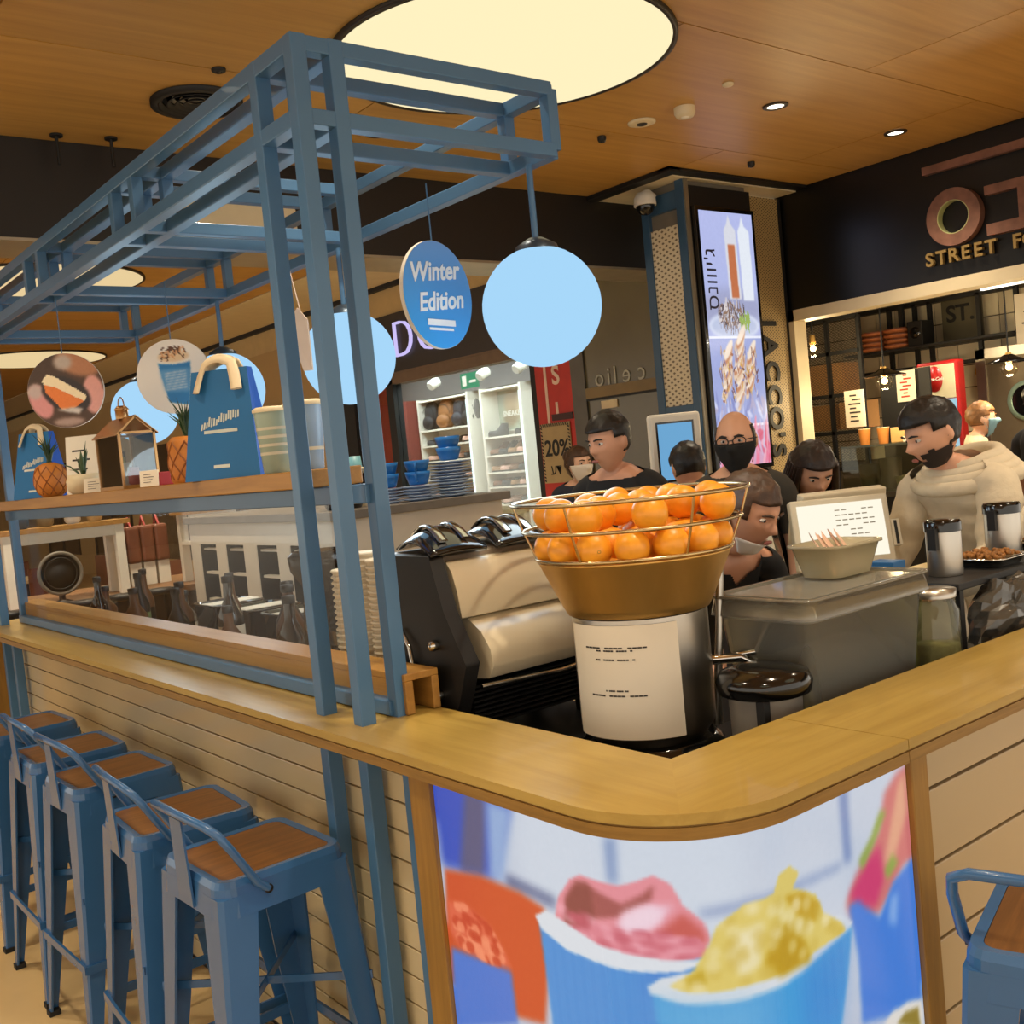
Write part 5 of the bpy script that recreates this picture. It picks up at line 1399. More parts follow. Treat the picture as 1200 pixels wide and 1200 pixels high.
def join_pyd(meshes):
    vs, fs = [], []
    for me in meshes:
        n = len(vs); vs += [tuple(v.co) for v in me.vertices]; fs += [tuple(i + n for i in p.vertices) for p in me.polygons]
    out = bpy.data.meshes.new('j'); out.from_pydata(vs, [], fs); out.update(); return out

def person(label, x, y, face, H, skin_c, shirt, trousers, hair, head_yaw=0, head_pitch=0, lean=0.0, sleeves='short', armL=None, armR=None, mask=None, glasses=False, hair_kind='short', beard=False, hood=False, neck_v=False, vox=0.009, group=None):
    """face: heading of the chest in degrees, 0 looks along -Y; arms: (elbow, wrist) offsets from the shoulder"""
    t = thing('person', label, 'person', (x, y, 0), 0)
    B = T(x, y, 0) @ rot('Z', face)
    k = H / 1.75
    L = lean
    hip = Vector((0, 0, 0.94 * k)); waist = Vector((0, -0.25 * L, 1.08 * k)); chest = Vector((0, -0.7 * L, 1.30 * k - 0.10 * L)); nb = Vector((0, -1.0 * L, 1.455 * k - 0.22 * L)); nt = nb + Vector((0, -0.02 - 0.25 * L, 0.075 * k))
    shL = nb + Vector((0.175 * k, 0.0, -0.035 * k)); shR = nb + Vector((-0.175 * k, 0.0, -0.035 * k))
    armL = armL or ((0.03, 0.02, -0.27), (0.02, -0.05, -0.50)); armR = armR or ((-0.03, 0.02, -0.27), (-0.02, -0.05, -0.50))
    elL, wrL = shL + Vector(armL[0]) * k, shL + Vector(armL[1]) * k
    elR, wrR = shR + Vector(armR[0]) * k, shR + Vector(armR[1]) * k
    V = [hip, waist, chest, nb, nt, shL, elL, wrL, shR, elR, wrR]
    E = [(0, 1), (1, 2), (2, 3), (3, 4), (3, 5), (5, 6), (6, 7), (3, 8), (8, 9), (9, 10)]
    Rr = [(0.155 * k, 0.105 * k), (0.135 * k, 0.095 * k), (0.155 * k, 0.105 * k), (0.075 * k, 0.065 * k), (0.054 * k, 0.056 * k), 0.055 * k, 0.041 * k, 0.027 * k, 0.055 * k, 0.041 * k, 0.027 * k]
    for s, base in ((1, 0), (-1, 0)):
        n0 = len(V)
        V += [Vector((0.095 * s * k, 0, 0.86 * k)), Vector((0.105 * s * k, -0.01, 0.48 * k)), Vector((0.11 * s * k, 0.02, 0.085 * k)), Vector((0.115 * s * k, -0.13, 0.04 * k))]
        E += [(0, n0), (n0, n0 + 1), (n0 + 1, n0 + 2), (n0 + 2, n0 + 3)]
        Rr += [0.085 * k, 0.056 * k, 0.038 * k, 0.034 * k]
    body = skin(V, E, Rr, 0, 2)
    # hands: palm and five fingers of their own length, slightly curled
    hands = []
    for el, wr, s in ((elL, wrL, 1), (elR, wrR, -1)):
        d = (wr - el).normalized(); side = Vector((s, 0, 0)); side = (side - d * side.dot(d)).normalized(); nrm = d.cross(side).normalized()
        palm = wr + d * 0.075 * k
        hv = [wr - d * 0.02, wr + d * 0.02, palm]; he = [(0, 1), (1, 2)]; hr = [0.026 * k, (0.030 * k, 0.018 * k), (0.036 * k, 0.016 * k)]
        hands.append(skin(hv, he, hr, 0, 1))
        for q, ln_ in enumerate((0.062, 0.072, 0.067, 0.052)):
            o_ = side * ((q - 1.5) * -0.019 * k); a0_ = palm - d * 0.01 + o_; a1_ = a0_ + d * ln_ * 0.5 * k + nrm * 0.008; a2_ = a1_ + d * ln_ * 0.45 * k + nrm * 0.022
            hands.append(skin([a0_, a1_, a2_], [(0, 1), (1, 2)], [0.0095 * k, 0.0088 * k, 0.007 * k], 0, 1))
        th0 = wr + d * 0.03 * k - side * -0.028 * k * s * s; th0 = wr + d * 0.03 * k + side * 0.026 * k
        hands.append(skin([th0, th0 + d * 0.03 + side * 0.022, th0 + d * 0.055 + side * 0.028 + nrm * 0.01], [(0, 1), (1, 2)], [0.0115 * k, 0.010 * k, 0.008 * k], 0, 1))
    hs_ = 1.0 * (0.9 + 0.1 * k)
    HM = T(nt.x, nt.y - 0.022, nt.z + 0.085 * k) @ rot('Z', head_yaw) @ rot('X', head_pitch) @ Matrix.Scale(hs_, 4)
    hm = MB(); head_mesh(hm, HM)
    for s in (-1, 1):
        hm.ball((0, 0, 0), 0.03, 10, 8, (0.32, 0.62, 1.05), HM @ T(s * 0.076, 0.012, 0.0) @ rot('Z', s * 20))
    hme = hm.mesh('h')
    full = join_pyd([body, hme] + hands)
    def rem(ob):
        r = ob.modifiers.new('r', 'REMESH'); r.mode = 'VOXEL'; r.voxel_size = vox; r.use_smooth_shade = True
        s_ = ob.modifiers.new('s', 'SMOOTH'); s_.factor = 0.5; s_.iterations = 2
    bme = eval_mesh(full, [rem])
    garments = []
    bv = [v.co.copy() for v in bme.vertices]; bn = [v.normal.copy() for v in bme.vertices]
    def along(c, p, q):
        d_ = q - p; u_ = max(0.0, min(1.0, (c - p).dot(d_) / d_.length_squared)); return u_, (c - (p + d_ * u_)).length
    neck_d = (nt - nb).normalized()
    def zone(c):
        best = None
        for nm_, p, q in (('arm', shL, elL), ('fore', elL, wrL), ('hand', wrL, wrL + (wrL - elL).normalized() * 0.22), ('arm', shR, elR), ('fore', elR, wrR), ('hand', wrR, wrR + (wrR - elR).normalized() * 0.22), ('torso', hip, waist), ('torso', waist, chest), ('torso', chest, nb)):
            u_, d_ = along(c, p, q)
            d_ /= {'arm': 0.055, 'fore': 0.036, 'hand': 0.05, 'torso': 0.15}[nm_]
            if best is None or d_ < best[0]: best = (d_, nm_, u_)
        return best[1], best[2]
    top_f, leg_f = [], []
    for p in bme.polygons:
        c = p.center
        if c.z < hip.z - 0.02 and c.z > 0.10 * k and zone(c)[0] not in ('hand', 'fore'):
            leg_f.append(tuple(p.vertices))
        if c.z < hip.z - 0.10: continue
        h_ = (c - nb).dot(neck_d); rad = ((c - nb) - neck_d * h_).length
        lim = 0.030 if not neck_v else 0.030 - 0.10 * max(0, (nb.y - c.y) / 0.09 - 2.2 * abs(c.x) / 0.09)
        if h_ > lim: continue
        z_, u_ = zone(c)
        if z_ == 'hand' and u_ > 0.02: continue
        if sleeves == 'short' and (z_ == 'fore' or z_ == 'hand' or (z_ == 'arm' and u_ > 0.72)): continue
        top_f.append(tuple(p.vertices))
    def garment(name, faces, off, m_, smooth_it=0, folds=0.0):
        used = sorted({i for f in faces for i in f}); rm = {i: n_ for n_, i in enumerate(used)}
        me = bpy.data.meshes.new(name)
        me.from_pydata([tuple(bv[i] + bn[i] * (off + folds * mnoise.noise(Vector((bv[i].x * 9, bv[i].y * 9, bv[i].z * 22))))) for i in used], [], [tuple(rm[i] for i in f) for f in faces]); me.update()
        if smooth_it:
            def sm_(ob):
                q = ob.modifiers.new('s', 'SMOOTH'); q.factor = 0.5; q.iterations = smooth_it
            me = eval_mesh(me, [sm_])
        put(name, me, m_, t, B)
    garment('hooded_top' if hood else 'shirt', top_f, 0.030 if hood else 0.009, shirt, 6 if hood else 3, 0.012 if hood else 0.006)
    garment('trousers', leg_f, 0.012, trousers, 2, 0.004)
    put('body', bme, skin_c, t, B)
    # face details
    hd = []
    eyeW = mat('eye_white', (214, 206, 196), 0.3); eyeD = mat('eye_dark', (30, 20, 14), 0.2)
    for s in (-1, 1):
        e = part('eye', MB().ball((s * 0.031, -0.0815, 0.009), 0.0105, 12, 8, (1.25, 0.8, 0.62), B @ HM), eyeW, t)
        part('iris', MB().ball((s * 0.031, -0.0890, 0.009), 0.0052, 10, 6, (1, 0.5, 1), B @ HM), eyeD, e)
        part('eyebrow', MB().tube([B @ HM @ Vector((s * 0.014, -0.1015, 0.026)), B @ HM @ Vector((s * 0.032, -0.0985, 0.031)), B @ HM @ Vector((s * 0.05, -0.086, 0.026))], [0.0035, 0.0045, 0.002], 6), hair, t)
    if not (mask and mask[0] == 'on'): part('lips', MB().ball((0, -0.1035, -0.058), 0.02, 12, 8, (1.05, 0.25, 0.36), B @ HM), mat('lips', (160, 92, 80), 0.4), t)
    if hood:
        hv = []
        hb = MB()
        for q in range(4):
            rr_ = 0.10 + 0.022 * q
            hb.tube([B @ (nb + Vector((rr_ * 1.08 * math.sin(a), 0.02 - rr_ * 0.78 * math.cos(a) + 0.035 * (1 if math.cos(a) < 0 else 0), 0.055 - 0.022 * q - 0.05 * math.cos(a) * (0.6)))) for a in [2 * PI * i / 28 for i in range(28)]], 0.026, 10, closed=True)
        hb.ball((0, 0, 0), 0.10, 18, 12, (1.15, 0.6, 0.95), B @ T(nb.x, nb.y + 0.115, nb.z - 0.03))
        part('hood', hb, shirt, t)
    for s in (1, -1):
        part('shoe', MB().ball((0, 0, 0), 0.05, 14, 10, (0.92, 2.4, 0.9), B @ T(0.113 * s * k, -0.05, 0.045)), BLACKM, t)
    # hair
    def hairline(c):
        front = -c.y / 0.098
        if hair_kind == 'bald': return c.z < 0.075 and c.z > -0.02 and front < 0.25 and abs(c.z) < 0.06
        lim = 0.055 + 0.0 * front if front > 0.35 else (0.02 if front > -0.05 else -0.045)
        if hair_kind in ('long', 'bun', 'tied'): lim = (0.052 if front > 0.5 else (0.0 if front > 0.1 else -0.075))
        return c.z > lim
    gr = {'short': 0.012, 'bald': 0.004, 'long': 0.018, 'quiff': 0.014, 'bun': 0.010, 'tied': 0.007}[hair_kind]
    def gfun(p):
        g = gr
        if hair_kind in ('short', 'quiff'): g = 0.004 + gr * max(0, min(1, (p.z + 0.0) / 0.06))
        if hair_kind == 'quiff': g += 0.016 * max(0, min(1, (p.z - 0.04) / 0.05)) * max(0, -p.y / 0.098)
        return g
    hb = MB(); head_mesh(hb, B @ HM, hairline, gfun, 0.006 if hair_kind != 'bald' else 0.0, int(x * 10))
    ho = part('hair', hb, hair, t)
    sd = ho.modifiers.new('thick', 'SOLIDIFY'); sd.thickness = 0.006; sd.offset = -1
    if hair_kind == 'long':
        lb = MB()
        for q in range(26):
            a = math.radians(62 + 236 * q / 25); r0 = 0.094
            p0 = HM @ Vector((0.086 * math.sin(a), -0.105 * math.cos(a), 0.05)); p1 = HM @ Vector((0.098 * math.sin(a), -0.115 * math.cos(a), -0.05)); p2 = HM @ Vector((0.105 * math.sin(a), -0.10 * math.cos(a) + 0.02, -0.17)); p3 = p2 + Vector((0.01 * math.sin(q * 3.1), 0.015, -0.14))
            lb.tube([B @ p0, B @ p1, B @ p2, B @ p3], [0.012, 0.017, 0.016, 0.004], 6)
        part('hair_lengths', lb, hair, t, kind='stuff')
    if hair_kind == 'bun':
        part('hair_bun', MB().ball((0, 0.115, 0.06), 0.04, 14, 10, (1, 1, 1), B @ HM), hair, t)
    if beard:
        bb = MB(); head_mesh(bb, B @ HM, lambda c: -0.106 < c.z < -0.035 - 0.35 * max(0, abs(c.x) - 0.05) and c.y < 0.012 and not (abs(c.x) < 0.02 and c.z > -0.068 and c.z < -0.045) and not (c.z > -0.05 and abs(c.x) < 0.045 and c.z > -0.042), 0.0035)
        bo = part('beard', bb, mat('beard_dark', (40, 28, 22), 0.8), t)
    if mask:
        kind_, mm = mask
        zlo, zhi = ((-0.118, 0.004) if kind_ == 'on' else (-0.13, -0.062))
        mb = MB(); head_mesh(mb, B @ HM, lambda c: zlo < c.z < zhi - 0.25 * max(0, abs(c.x) - 0.035) and c.y < -0.028, lambda p: 0.007 + 0.006 * max(0, 1 - abs(p.x) / 0.04))
        mo = part('face_mask', mb, mm, t)
        sd = mo.modifiers.new('thick', 'SOLIDIFY'); sd.thickness = 0.003; sd.offset = 1
        for s in (-1, 1):
            part('ear_loop', MB().tube([B @ HM @ Vector((s * 0.062, -0.045, zhi - 0.02)), B @ HM @ Vector((s * 0.08, -0.01, 0.01 if kind_ == 'on' else -0.03)), B @ HM @ Vector((s * 0.082, 0.016, 0.0)), B @ HM @ Vector((s * 0.062, -0.035, zlo + 0.035))], 0.0016, 5), mm, mo)
    if glasses:
        go = thing('spectacles', 'dark rimmed spectacles worn by the masked man', 'glasses', tuple((B @ HM).translation))
        for s in (-1, 1):
            pts = [B @ HM @ Vector((s * (0.033 + 0.024 * math.cos(a)), -0.106 + 0.010 * abs(math.cos(a)) * (1 if s * math.cos(a) * s > 0 else 0), 0.008 + 0.018 * math.sin(a))) for a in [2 * PI * q / 20 for q in range(20)]]
            part('rim', MB().tube(pts, 0.0022, 6, closed=True), BLACKM, go)
            part('temple', MB().tube([B @ HM @ Vector((s * 0.058, -0.096, 0.012)), B @ HM @ Vector((s * 0.078, -0.04, 0.012)), B @ HM @ Vector((s * 0.084, 0.015, 0.008))], 0.002, 5), BLACKM, go)
        part('bridge', MB().tube([B @ HM @ Vector((-0.010, -0.108, 0.012)), B @ HM @ Vector((0.010, -0.108, 0.012))], 0.002, 6), BLACKM, go)
    return t

SK1 = mat('skin_warm', (220, 166, 134), 0.5, 0, 0.05, 12); SK2 = mat('skin_tan', (206, 150, 118), 0.5, 0, 0.05, 12); SK3 = mat('skin_fair', (230, 182, 150), 0.5, 0, 0.05, 12)
HB = mat('hair_black', (24, 18, 15), 0.45, 0, 0.3, 40, 0.4); HBr = mat('hair_brown', (70, 46, 28), 0.5, 0, 0.3, 40, 0.4); HDk = mat('hair_dark_brown', (38, 24, 18), 0.45, 0, 0.3, 40, 0.4); HLt = mat('hair_sandy', (130, 90, 52), 0.5, 0, 0.3, 40, 0.4)
CB = mat('cloth_black', (18, 17, 18), 0.8, 0, 0.15, 12, 0.2); CG = mat('cloth_charcoal', (58, 54, 46), 0.8, 0, 0.15, 12, 0.2); CW = mat('cloth_white_fleece', (220, 206, 178), 0.9, 0, 0.05, 22, 0.5); CN = mat('cloth_navy', (40, 46, 62), 0.8, 0, 0.1); CT = mat('trouser_dark', (40, 38, 40), 0.8)
MB_ = mat('mask_black', (14, 14, 15), 0.8); MW = mat('mask_white', (226, 216, 202), 0.8); ML = mat('mask_blue', (126, 166, 184), 0.8)
person('barista in black V neck top leaning forward, white mask under her chin', 2.53, 2.42, -14, 1.575, SK2, CB, CT, HBr, head_yaw=16, head_pitch=28, lean=0.34, sleeves='short', mask=('chin', MW), hair_kind='tied', neck_v=True,
       armR=((-0.07, -0.06, -0.26), (0.05, -0.27, -0.36)), armL=((0.05, -0.02, -0.27), (0.0, -0.2, -0.42)), vox=0.007)
person('man in white hooded top looking down to the left, dark hair and beard', 3.76, 1.86, -105, 1.72, SK1, CW, CT, HB, head_yaw=-14, head_pitch=20, lean=0.24, sleeves='hoodie', hair_kind='quiff', beard=True, hood=True, armR=((-0.06, -0.1, -0.25), (0.02, -0.30, -0.32)), armL=((0.06, -0.1, -0.25), (0.0, -0.30, -0.32)), vox=0.007)
person('balding man with glasses and black mask in charcoal shirt behind the till', 3.31, 2.72, -50, 1.70, SK1, CG, CT, HDk, head_yaw=-12, head_pitch=4, sleeves='short', mask=('on', MB_), glasses=True, hair_kind='bald', vox=0.007)
person('woman with long dark hair looking down behind the tills', 3.72, 2.72, -40, 1.56, SK1, CB, CT, HDk, head_yaw=8, head_pitch=30, lean=0.10, hair_kind='long', vox=0.009)
person('man with cropped dark hair and black top beyond the oranges', 3.12, 3.18, -70, 1.76, SK2, CB, CT, HB, head_yaw=-20, head_pitch=10, hair_kind='short', lean=0.04, vox=0.008)
person('woman with brown hair and white mask in the distance', 4.62, 5.1, -50, 1.62, SK3, CN, CT, HBr, head_yaw=40, mask=('on', MW), hair_kind='bun', vox=0.010)
person('person with dark hair before the self ordering screen', 3.75, 3.32, 150, 1.60, SK2, CB, CT, HB, hair_kind='short', head_pitch=16, lean=0.08, vox=0.010)
person('sandy haired person with pale blue mask inside the black fronted shop', 7.35, 3.86, 30, 1.66, SK3, CW, CT, HLt, head_yaw=14, mask=('on', ML), hair_kind='short', vox=0.012)
person('man in black at the right edge of the black fronted shop', 5.62, 2.55, -100, 1.74, SK2, CB, CT, HB, head_yaw=0, head_pitch=16, hair_kind='short', vox=0.010)
# ---------------------------------------------------------------- column with display
co = thing('column', 'column clad in blue framed perforated metal', 'column', (5.8, 5.0, 0))
cx0, cx1, cy0, cy1, cz = 5.30, 5.97, 4.62, 5.00, 3.276
MESHP = mesh_mat('perforated_panel', (222, 208, 176), (120, 106, 82), 34, 0.55)
part('core', MB().box((cx0 + 0.03, cy0 + 0.03, 0), (cx1, cy1, cz)), mat('column_core', (120, 112, 98), 0.6), co)
part('perforated_panel', MB().box((cx0 + 0.012, cy0 + 0.06, 0.3), (cx0 + 0.03, cy1 - 0.06, 3.0)), MESHP, co)
CBL = mat('column_blue', (52, 84, 112), 0.4)
for y0, y1 in ((cy0, cy0 + 0.065), (cy1 - 0.065, cy1)): part('blue_upright', MB().box((cx0, y0, 0), (cx0 + 0.035, y1, cz)), CBL, co, bevel=0.003)
part('blue_crossbar', MB().box((cx0, cy0 + 0.065, 3.10), (cx0 + 0.032, cy1 - 0.065, 3.22)), CBL, co, bevel=0.003)
part('blue_crossbar', MB().box((cx0, cy0 + 0.065, 1.72), (cx0 + 0.032, cy1 - 0.065, 1.82)), CBL, co, bevel=0.003)
part('steel_corner', MB().box((cx0 + 0.01, cy0 - 0.012, 0), (cx0 + 0.045, cy0, cz)), mat('corner_alu', (150, 140, 120), 0.4, 0.5), co)
part('black_cladding', MB().box((cx0 + 0.045, cy0 - 0.01, 0), (cx1, cy0 + 0.03, cz - 0.04)), BLACKM, co)
ds = thing('menu_display', 'tall lit menu screen on the column', 'screen', (5.65, 4.58, 1.4))
part('casing', MB().box((5.355, 4.575, 1.35), (5.955, 4.612, 3.10)), BLACKG, ds, bevel=0.004)
cv = Canvas(150, 420, (176, 186, 226)); yy = cv.Y[..., None]
cv.a = np.array((168, 178, 222)) / 255 * (1 - yy) + np.array((178, 186, 232)) / 255 * yy
def P2(pts): return pts
# upper picture: squeeze bottles and a bowl
cv.ell(0.45, 0.62, 0.6, 0.08, (150, 152, 180), 0, 8, 0.6)
cv.poly([(0.46, 0.66), (0.44, 0.93), (0.50, 0.955), (0.54, 0.99), (0.58, 0.955), (0.66, 0.93), (0.68, 0.66)], (214, 216, 226), 1)
cv.poly([(0.50, 0.665), (0.49, 0.875), (0.625, 0.875), (0.64, 0.665)], (190, 112, 74), 1)
cv.poly([(0.72, 0.655), (0.70, 0.93), (0.75, 0.95), (0.79, 0.99), (0.83, 0.95), (0.92, 0.93), (0.93, 0.655)], (226, 232, 242), 1)
cv.ell(0.5, 0.555, 0.48, 0.055, (206, 214, 236), 0, 2); cv.ell(0.5, 0.553, 0.42, 0.042, (186, 196, 224), 0, 2)
rg = np.random.RandomState(4)
for k in range(150):
    a = rg.rand() * 6.28; q = rg.rand() ** .5
    cv.ell(0.46 + 0.26 * q * math.cos(a), 0.595 + 0.055 * q * math.sin(a), 0.03, 0.006, [(150, 140, 150), (214, 206, 206), (96, 84, 90), (140, 110, 90)][k % 4], rg.rand() * 180, 0)
for k in range(30): cv.ell(0.62 + rg.rand() * 0.18, 0.55 + rg.rand() * 0.04, 0.03, 0.008, (150, 176, 90), rg.rand() * 180, 0)
# lower picture: filled flatbreads
cv.poly([(0, 0.515), (1, 0.515), (1, 0.505), (0, 0.505)], (226, 230, 246), 0)
cv.poly([(0, 0.505), (1, 0.505), (1, 0.165), (0, 0.165)], (150, 162, 214), 0)
for (cx_, cy_, an) in ((0.30, 0.38, 62), (0.52, 0.33, 66), (0.74, 0.38, 60), (0.55, 0.45, 50)):
    cv.ell(cx_, cy_, 0.10, 0.05, (206, 176, 150), 0, 2)
    for s_ in range(9):
        u = (s_ - 4) / 4 * 0.10; c_, sn = math.cos(math.radians(an)), math.sin(math.radians(an))
        cv.ell(cx_ + u * c_ * 0.9, cy_ + u * sn * 0.9, 0.10, 0.022, [(222, 196, 170), (190, 130, 96), (236, 220, 204)][s_ % 3], 20, 1)
for k in range(120):
    cv.ell(0.15 + rg.rand() * 0.72, 0.26 + rg.rand() * 0.2, 0.022, 0.006, [(150, 84, 56), (96, 52, 44), (226, 206, 190), (206, 160, 70), (120, 120, 170)][k % 5], rg.rand() * 180, 0, 0.8)
for k in range(40): cv.ell(rg.rand(), 0.18 + rg.rand() * 0.08, 0.05, 0.012, [(206, 212, 240), (120, 130, 190), (170, 160, 190)][k % 3], rg.rand() * 180, 1, 0.8)
cv.poly([(0, 0.165), (1, 0.165), (1, 0.155), (0, 0.155)], (236, 226, 240), 0)
cv.poly([(0, 0.155), (1, 0.155), (1, 0), (0, 0)], (206, 160, 190), 0)
for k in range(60): cv.ell(rg.rand(), rg.rand() * 0.13, 0.08, 0.016, [(232, 120, 150), (240, 170, 186), (200, 200, 230), (214, 90, 120)][k % 4], rg.rand() * 180, 1, 0.8)
cv.grain(0.05, 6, 1)
print_grid('picture', cv, lambda u, v: (5.385 + u * 0.54, 4.5735, 1.38 + v * 1.69), printed('display_print', 0.86, 0.2), ds, 150, 420).matrix_parent_inverse = matrix_of(ds).inverted()
# upright Hebrew style lettering running up the screen
F = face_my(5.465, 4.572, 2.62) @ rot('Z', 90)
mb = MB().text("סנוווי'ג", 0.155, 0.001, F, bold=0.0)
part('lettering', mb, mat('screen_ink', (52, 54, 84), 0.6), ds)

jp = thing('name_panel', 'perforated metal panel with black upright shop lettering', 'panel', (6.2, 4.76, 0))
part('panel', MB().box((6.06, 4.752, 0.0), (6.49, 4.78, 3.26)), mesh_mat('perforated_gold', (176, 150, 100), (84, 70, 46), 60, 0.5), jp)
part('frame', MB().box((6.46, 4.745, 0), (6.49, 4.79, 3.26)), BLACKM, jp)
mb = MB()
for ch, z in (('J', 2.36), ('A', 2.20), ('C', 2.02), ('C', 1.85), ('O', 1.68), ("'", 1.56), ('S', 1.45)):
    part('letter', MB().text(ch, 0.21, 0.012, face_my(6.235, 4.742, z) @ rot('Z', -90), bold=0.006), BLACKM, jp)
# dome camera on the column
dc = thing('security_camera', 'white dome security camera on the column', 'camera', (5.22, 4.86, 3.15))
part('arm', MB().tube([(5.30, 4.86, 3.22), (5.24, 4.86, 3.25), (5.20, 4.86, 3.24)], 0.014, 8), WHITE, dc)
part('housing', MB().lathe([(0.0, 0.09), (0.05, 0.085), (0.072, 0.05), (0.075, 0.0)], (5.20, 4.86, 3.15), 24), WHITE, dc)
part('dome', MB().ball((5.20, 4.86, 3.15), 0.062, 20, 12), BLACKG, dc)

# ---------------------------------------------------------------- black fronted shop on the right
FX = 6.50
struct('wall_right', MB().box((FX, -3, 2.45), (FX + 0.25, 4.80, 3.36)), mat('fascia_black', (11, 10, 9), 0.3, 0, 0.2, 2), 'black gloss fascia of the street food shop')
struct('door_1', MB().box((FX - 0.02, 4.70, 0), (FX + 0.12, 4.80, 2.45)).box((FX - 0.02, -3, 2.37), (FX + 0.16, 4.80, 2.45)), CREAM, 'cream frame of the street food shop opening')
fs_ = thing('shop_sign', 'large round and square copper letters over STREET F lettering', 'sign', (FX, 3.2, 2.6))
COPS = mat('sign_copper', (132, 92, 74), 0.5, 0.3, 0.2, 14); SIDE = mat('sign_return', (176, 178, 120), 0.4)
part('bar', MB().box((FX - 0.05, 2.2, 3.125), (FX - 0.003, 3.615, 3.175)), COPS, fs_)
def ringp(cy, cz_, ro, ri, n=48):
    vs = []; fs = []
    for k in range(n):
        a = 2 * PI * k / n
        for x_, r in ((FX - 0.06, ro), (FX - 0.06, ri), (FX - 0.003, ri), (FX - 0.003, ro)): vs.append((x_, cy - r * math.cos(a), cz_ + r * math.sin(a)))
    for k in range(n):
        b = (k + 1) % n
        for q in range(4): fs.append((k * 4 + q, k * 4 + (q + 1) % 4, b * 4 + (q + 1) % 4, b * 4 + q))
    return MB().add(vs, fs)
part('round_letter', ringp(3.425, 2.822, 0.178, 0.105), COPS, fs_)
part('square_letter', MB().prism([(0, 0), (-0.31, 0), (-0.31, 0.068), (-0.275, 0.068), (-0.275, 0.30), (0, 0.30), (0, 0.245), (-0.20, 0.245), (-0.20, 0.068), (0, 0.068)], -0.06, -0.003, Matrix(((0, 0, 1, FX), (1, 0, 0, 3.215), (0, 1, 0, 2.655), (0, 0, 0, 1)))), COPS, fs_)
part('round_letter_liner', ringp(3.425, 2.822, 0.105, 0.100), SIDE, fs_)
for i, ch in enumerate('STREET FOOD'):
    if ch == ' ': continue
    part('letter', MB().text(ch, 0.118, 0.03, face_mx(FX - 0.03, 3.61 - i * 0.0805, 2.585), bold=0.003), mat('sign_gold', (170, 140, 84), 0.35, 0.6), fs_)
# inside of the shop
BX = 9.0
struct('wall_shop_back', MB().box((BX, 1.5, 0), (BX + 0.1, 7.2, 2.9)), mat('grout', (96, 84, 64), 0.8), 'white tiled back wall of the street food shop')
bw = bpy.data.objects['wall_shop_back']
TW = mat('shop_white_tile', (226, 212, 180), 0.3, 0, 0.06, 3)
tm = MB().cbox((0, 0, 0), (0.012, 0.186, 0.186)).mesh('wall_tile'); tm.materials.append(TW)
for iz in range(7):
    for iy in range(17):
        y = 3.75 + iy * 0.195 + 0.0; z = 1.32 + iz * 0.195
        o = bpy.data.objects.new('wall_tile', tm); COL.objects.link(o); o.parent = bw; o.location = (BX - 0.005, y, z)
struct('ceiling.002', MB().box((FX + 0.26, -3, 2.62), (BX + 0.2, 7.2, 2.66)), mat('shop_ceiling', (120, 104, 80), 0.7), 'plain ceiling inside the street food shop')
struct('wall_shop_left', MB().box((FX + 0.26, 6.6, 0), (BX, 6.7, 2.65)), mat('shop_side', (104, 84, 56), 0.7), 'brown side wall inside the street food shop')
def frame_grid(name, label, x, ysl, zsl, w=0.03, cat='shelving'):
    t = thing(name, label, cat, (x, ysl[0], 0))
    for y in ysl: part('upright', MB().bar((x, y, 0.0), (x, y, zsl[-1]), w), BLACKM, t)
    for z in zsl: part('shelf_bar', MB().bar((x, ysl[0], z), (x, ysl[-1], z), w), BLACKM, t)
    return t
cg = frame_grid('mesh_cage', 'black wire mesh cage shelving inside the street food shop', 7.6, [4.90, 5.20, 5.53], [0.9, 1.22, 1.52, 1.83, 2.18, 2.46])
wm = mesh_mat('cage_mesh', (30, 26, 22), (150, 124, 78), 60, 0.14, True)
for a, b in ((4.915, 5.19), (5.215, 5.515)):
    for z0, z1 in ((1.235, 1.505), (1.535, 1.815), (1.845, 2.165), (2.195, 2.445)):
        part('mesh_panel', MB().box((7.585, a, z0), (7.592, b, z1)), wm, cg)
for k, (y0, y1, z0, z1, lab) in enumerate(((5.10, 5.50, 1.846, 2.10, 'upper brown carton behind the cage mesh'), (5.20, 5.50, 1.546, 1.76, 'lower wide brown carton behind the cage mesh'), (4.96, 5.15, 1.546, 1.77, 'lower narrow brown carton behind the cage mesh'))):
    solo('carton', MB().box((7.62, y0, z0), (7.9, y1, z1)), KRAFT, lab, 'carton', 'cartons in the cage')
sg = frame_grid('bar_shelving', 'black bar shelving before the white tiled wall', 8.72, [4.15, 4.47, 4.91, 5.05, 5.30, 5.62], [0.9, 2.02, 2.20, 2.58], 0.035)
part('shelf_board', MB().box((8.5, 4.15, 2.185), (8.95, 5.65, 2.205)), BLACKM, sg)
part('bracket', MB().box((8.6, 5.10, 2.2), (8.64, 5.14, 2.6)), BLACKM, sg)
TERR = mat('terracotta', (176, 104, 60), 0.6, 0, 0.15, 20)
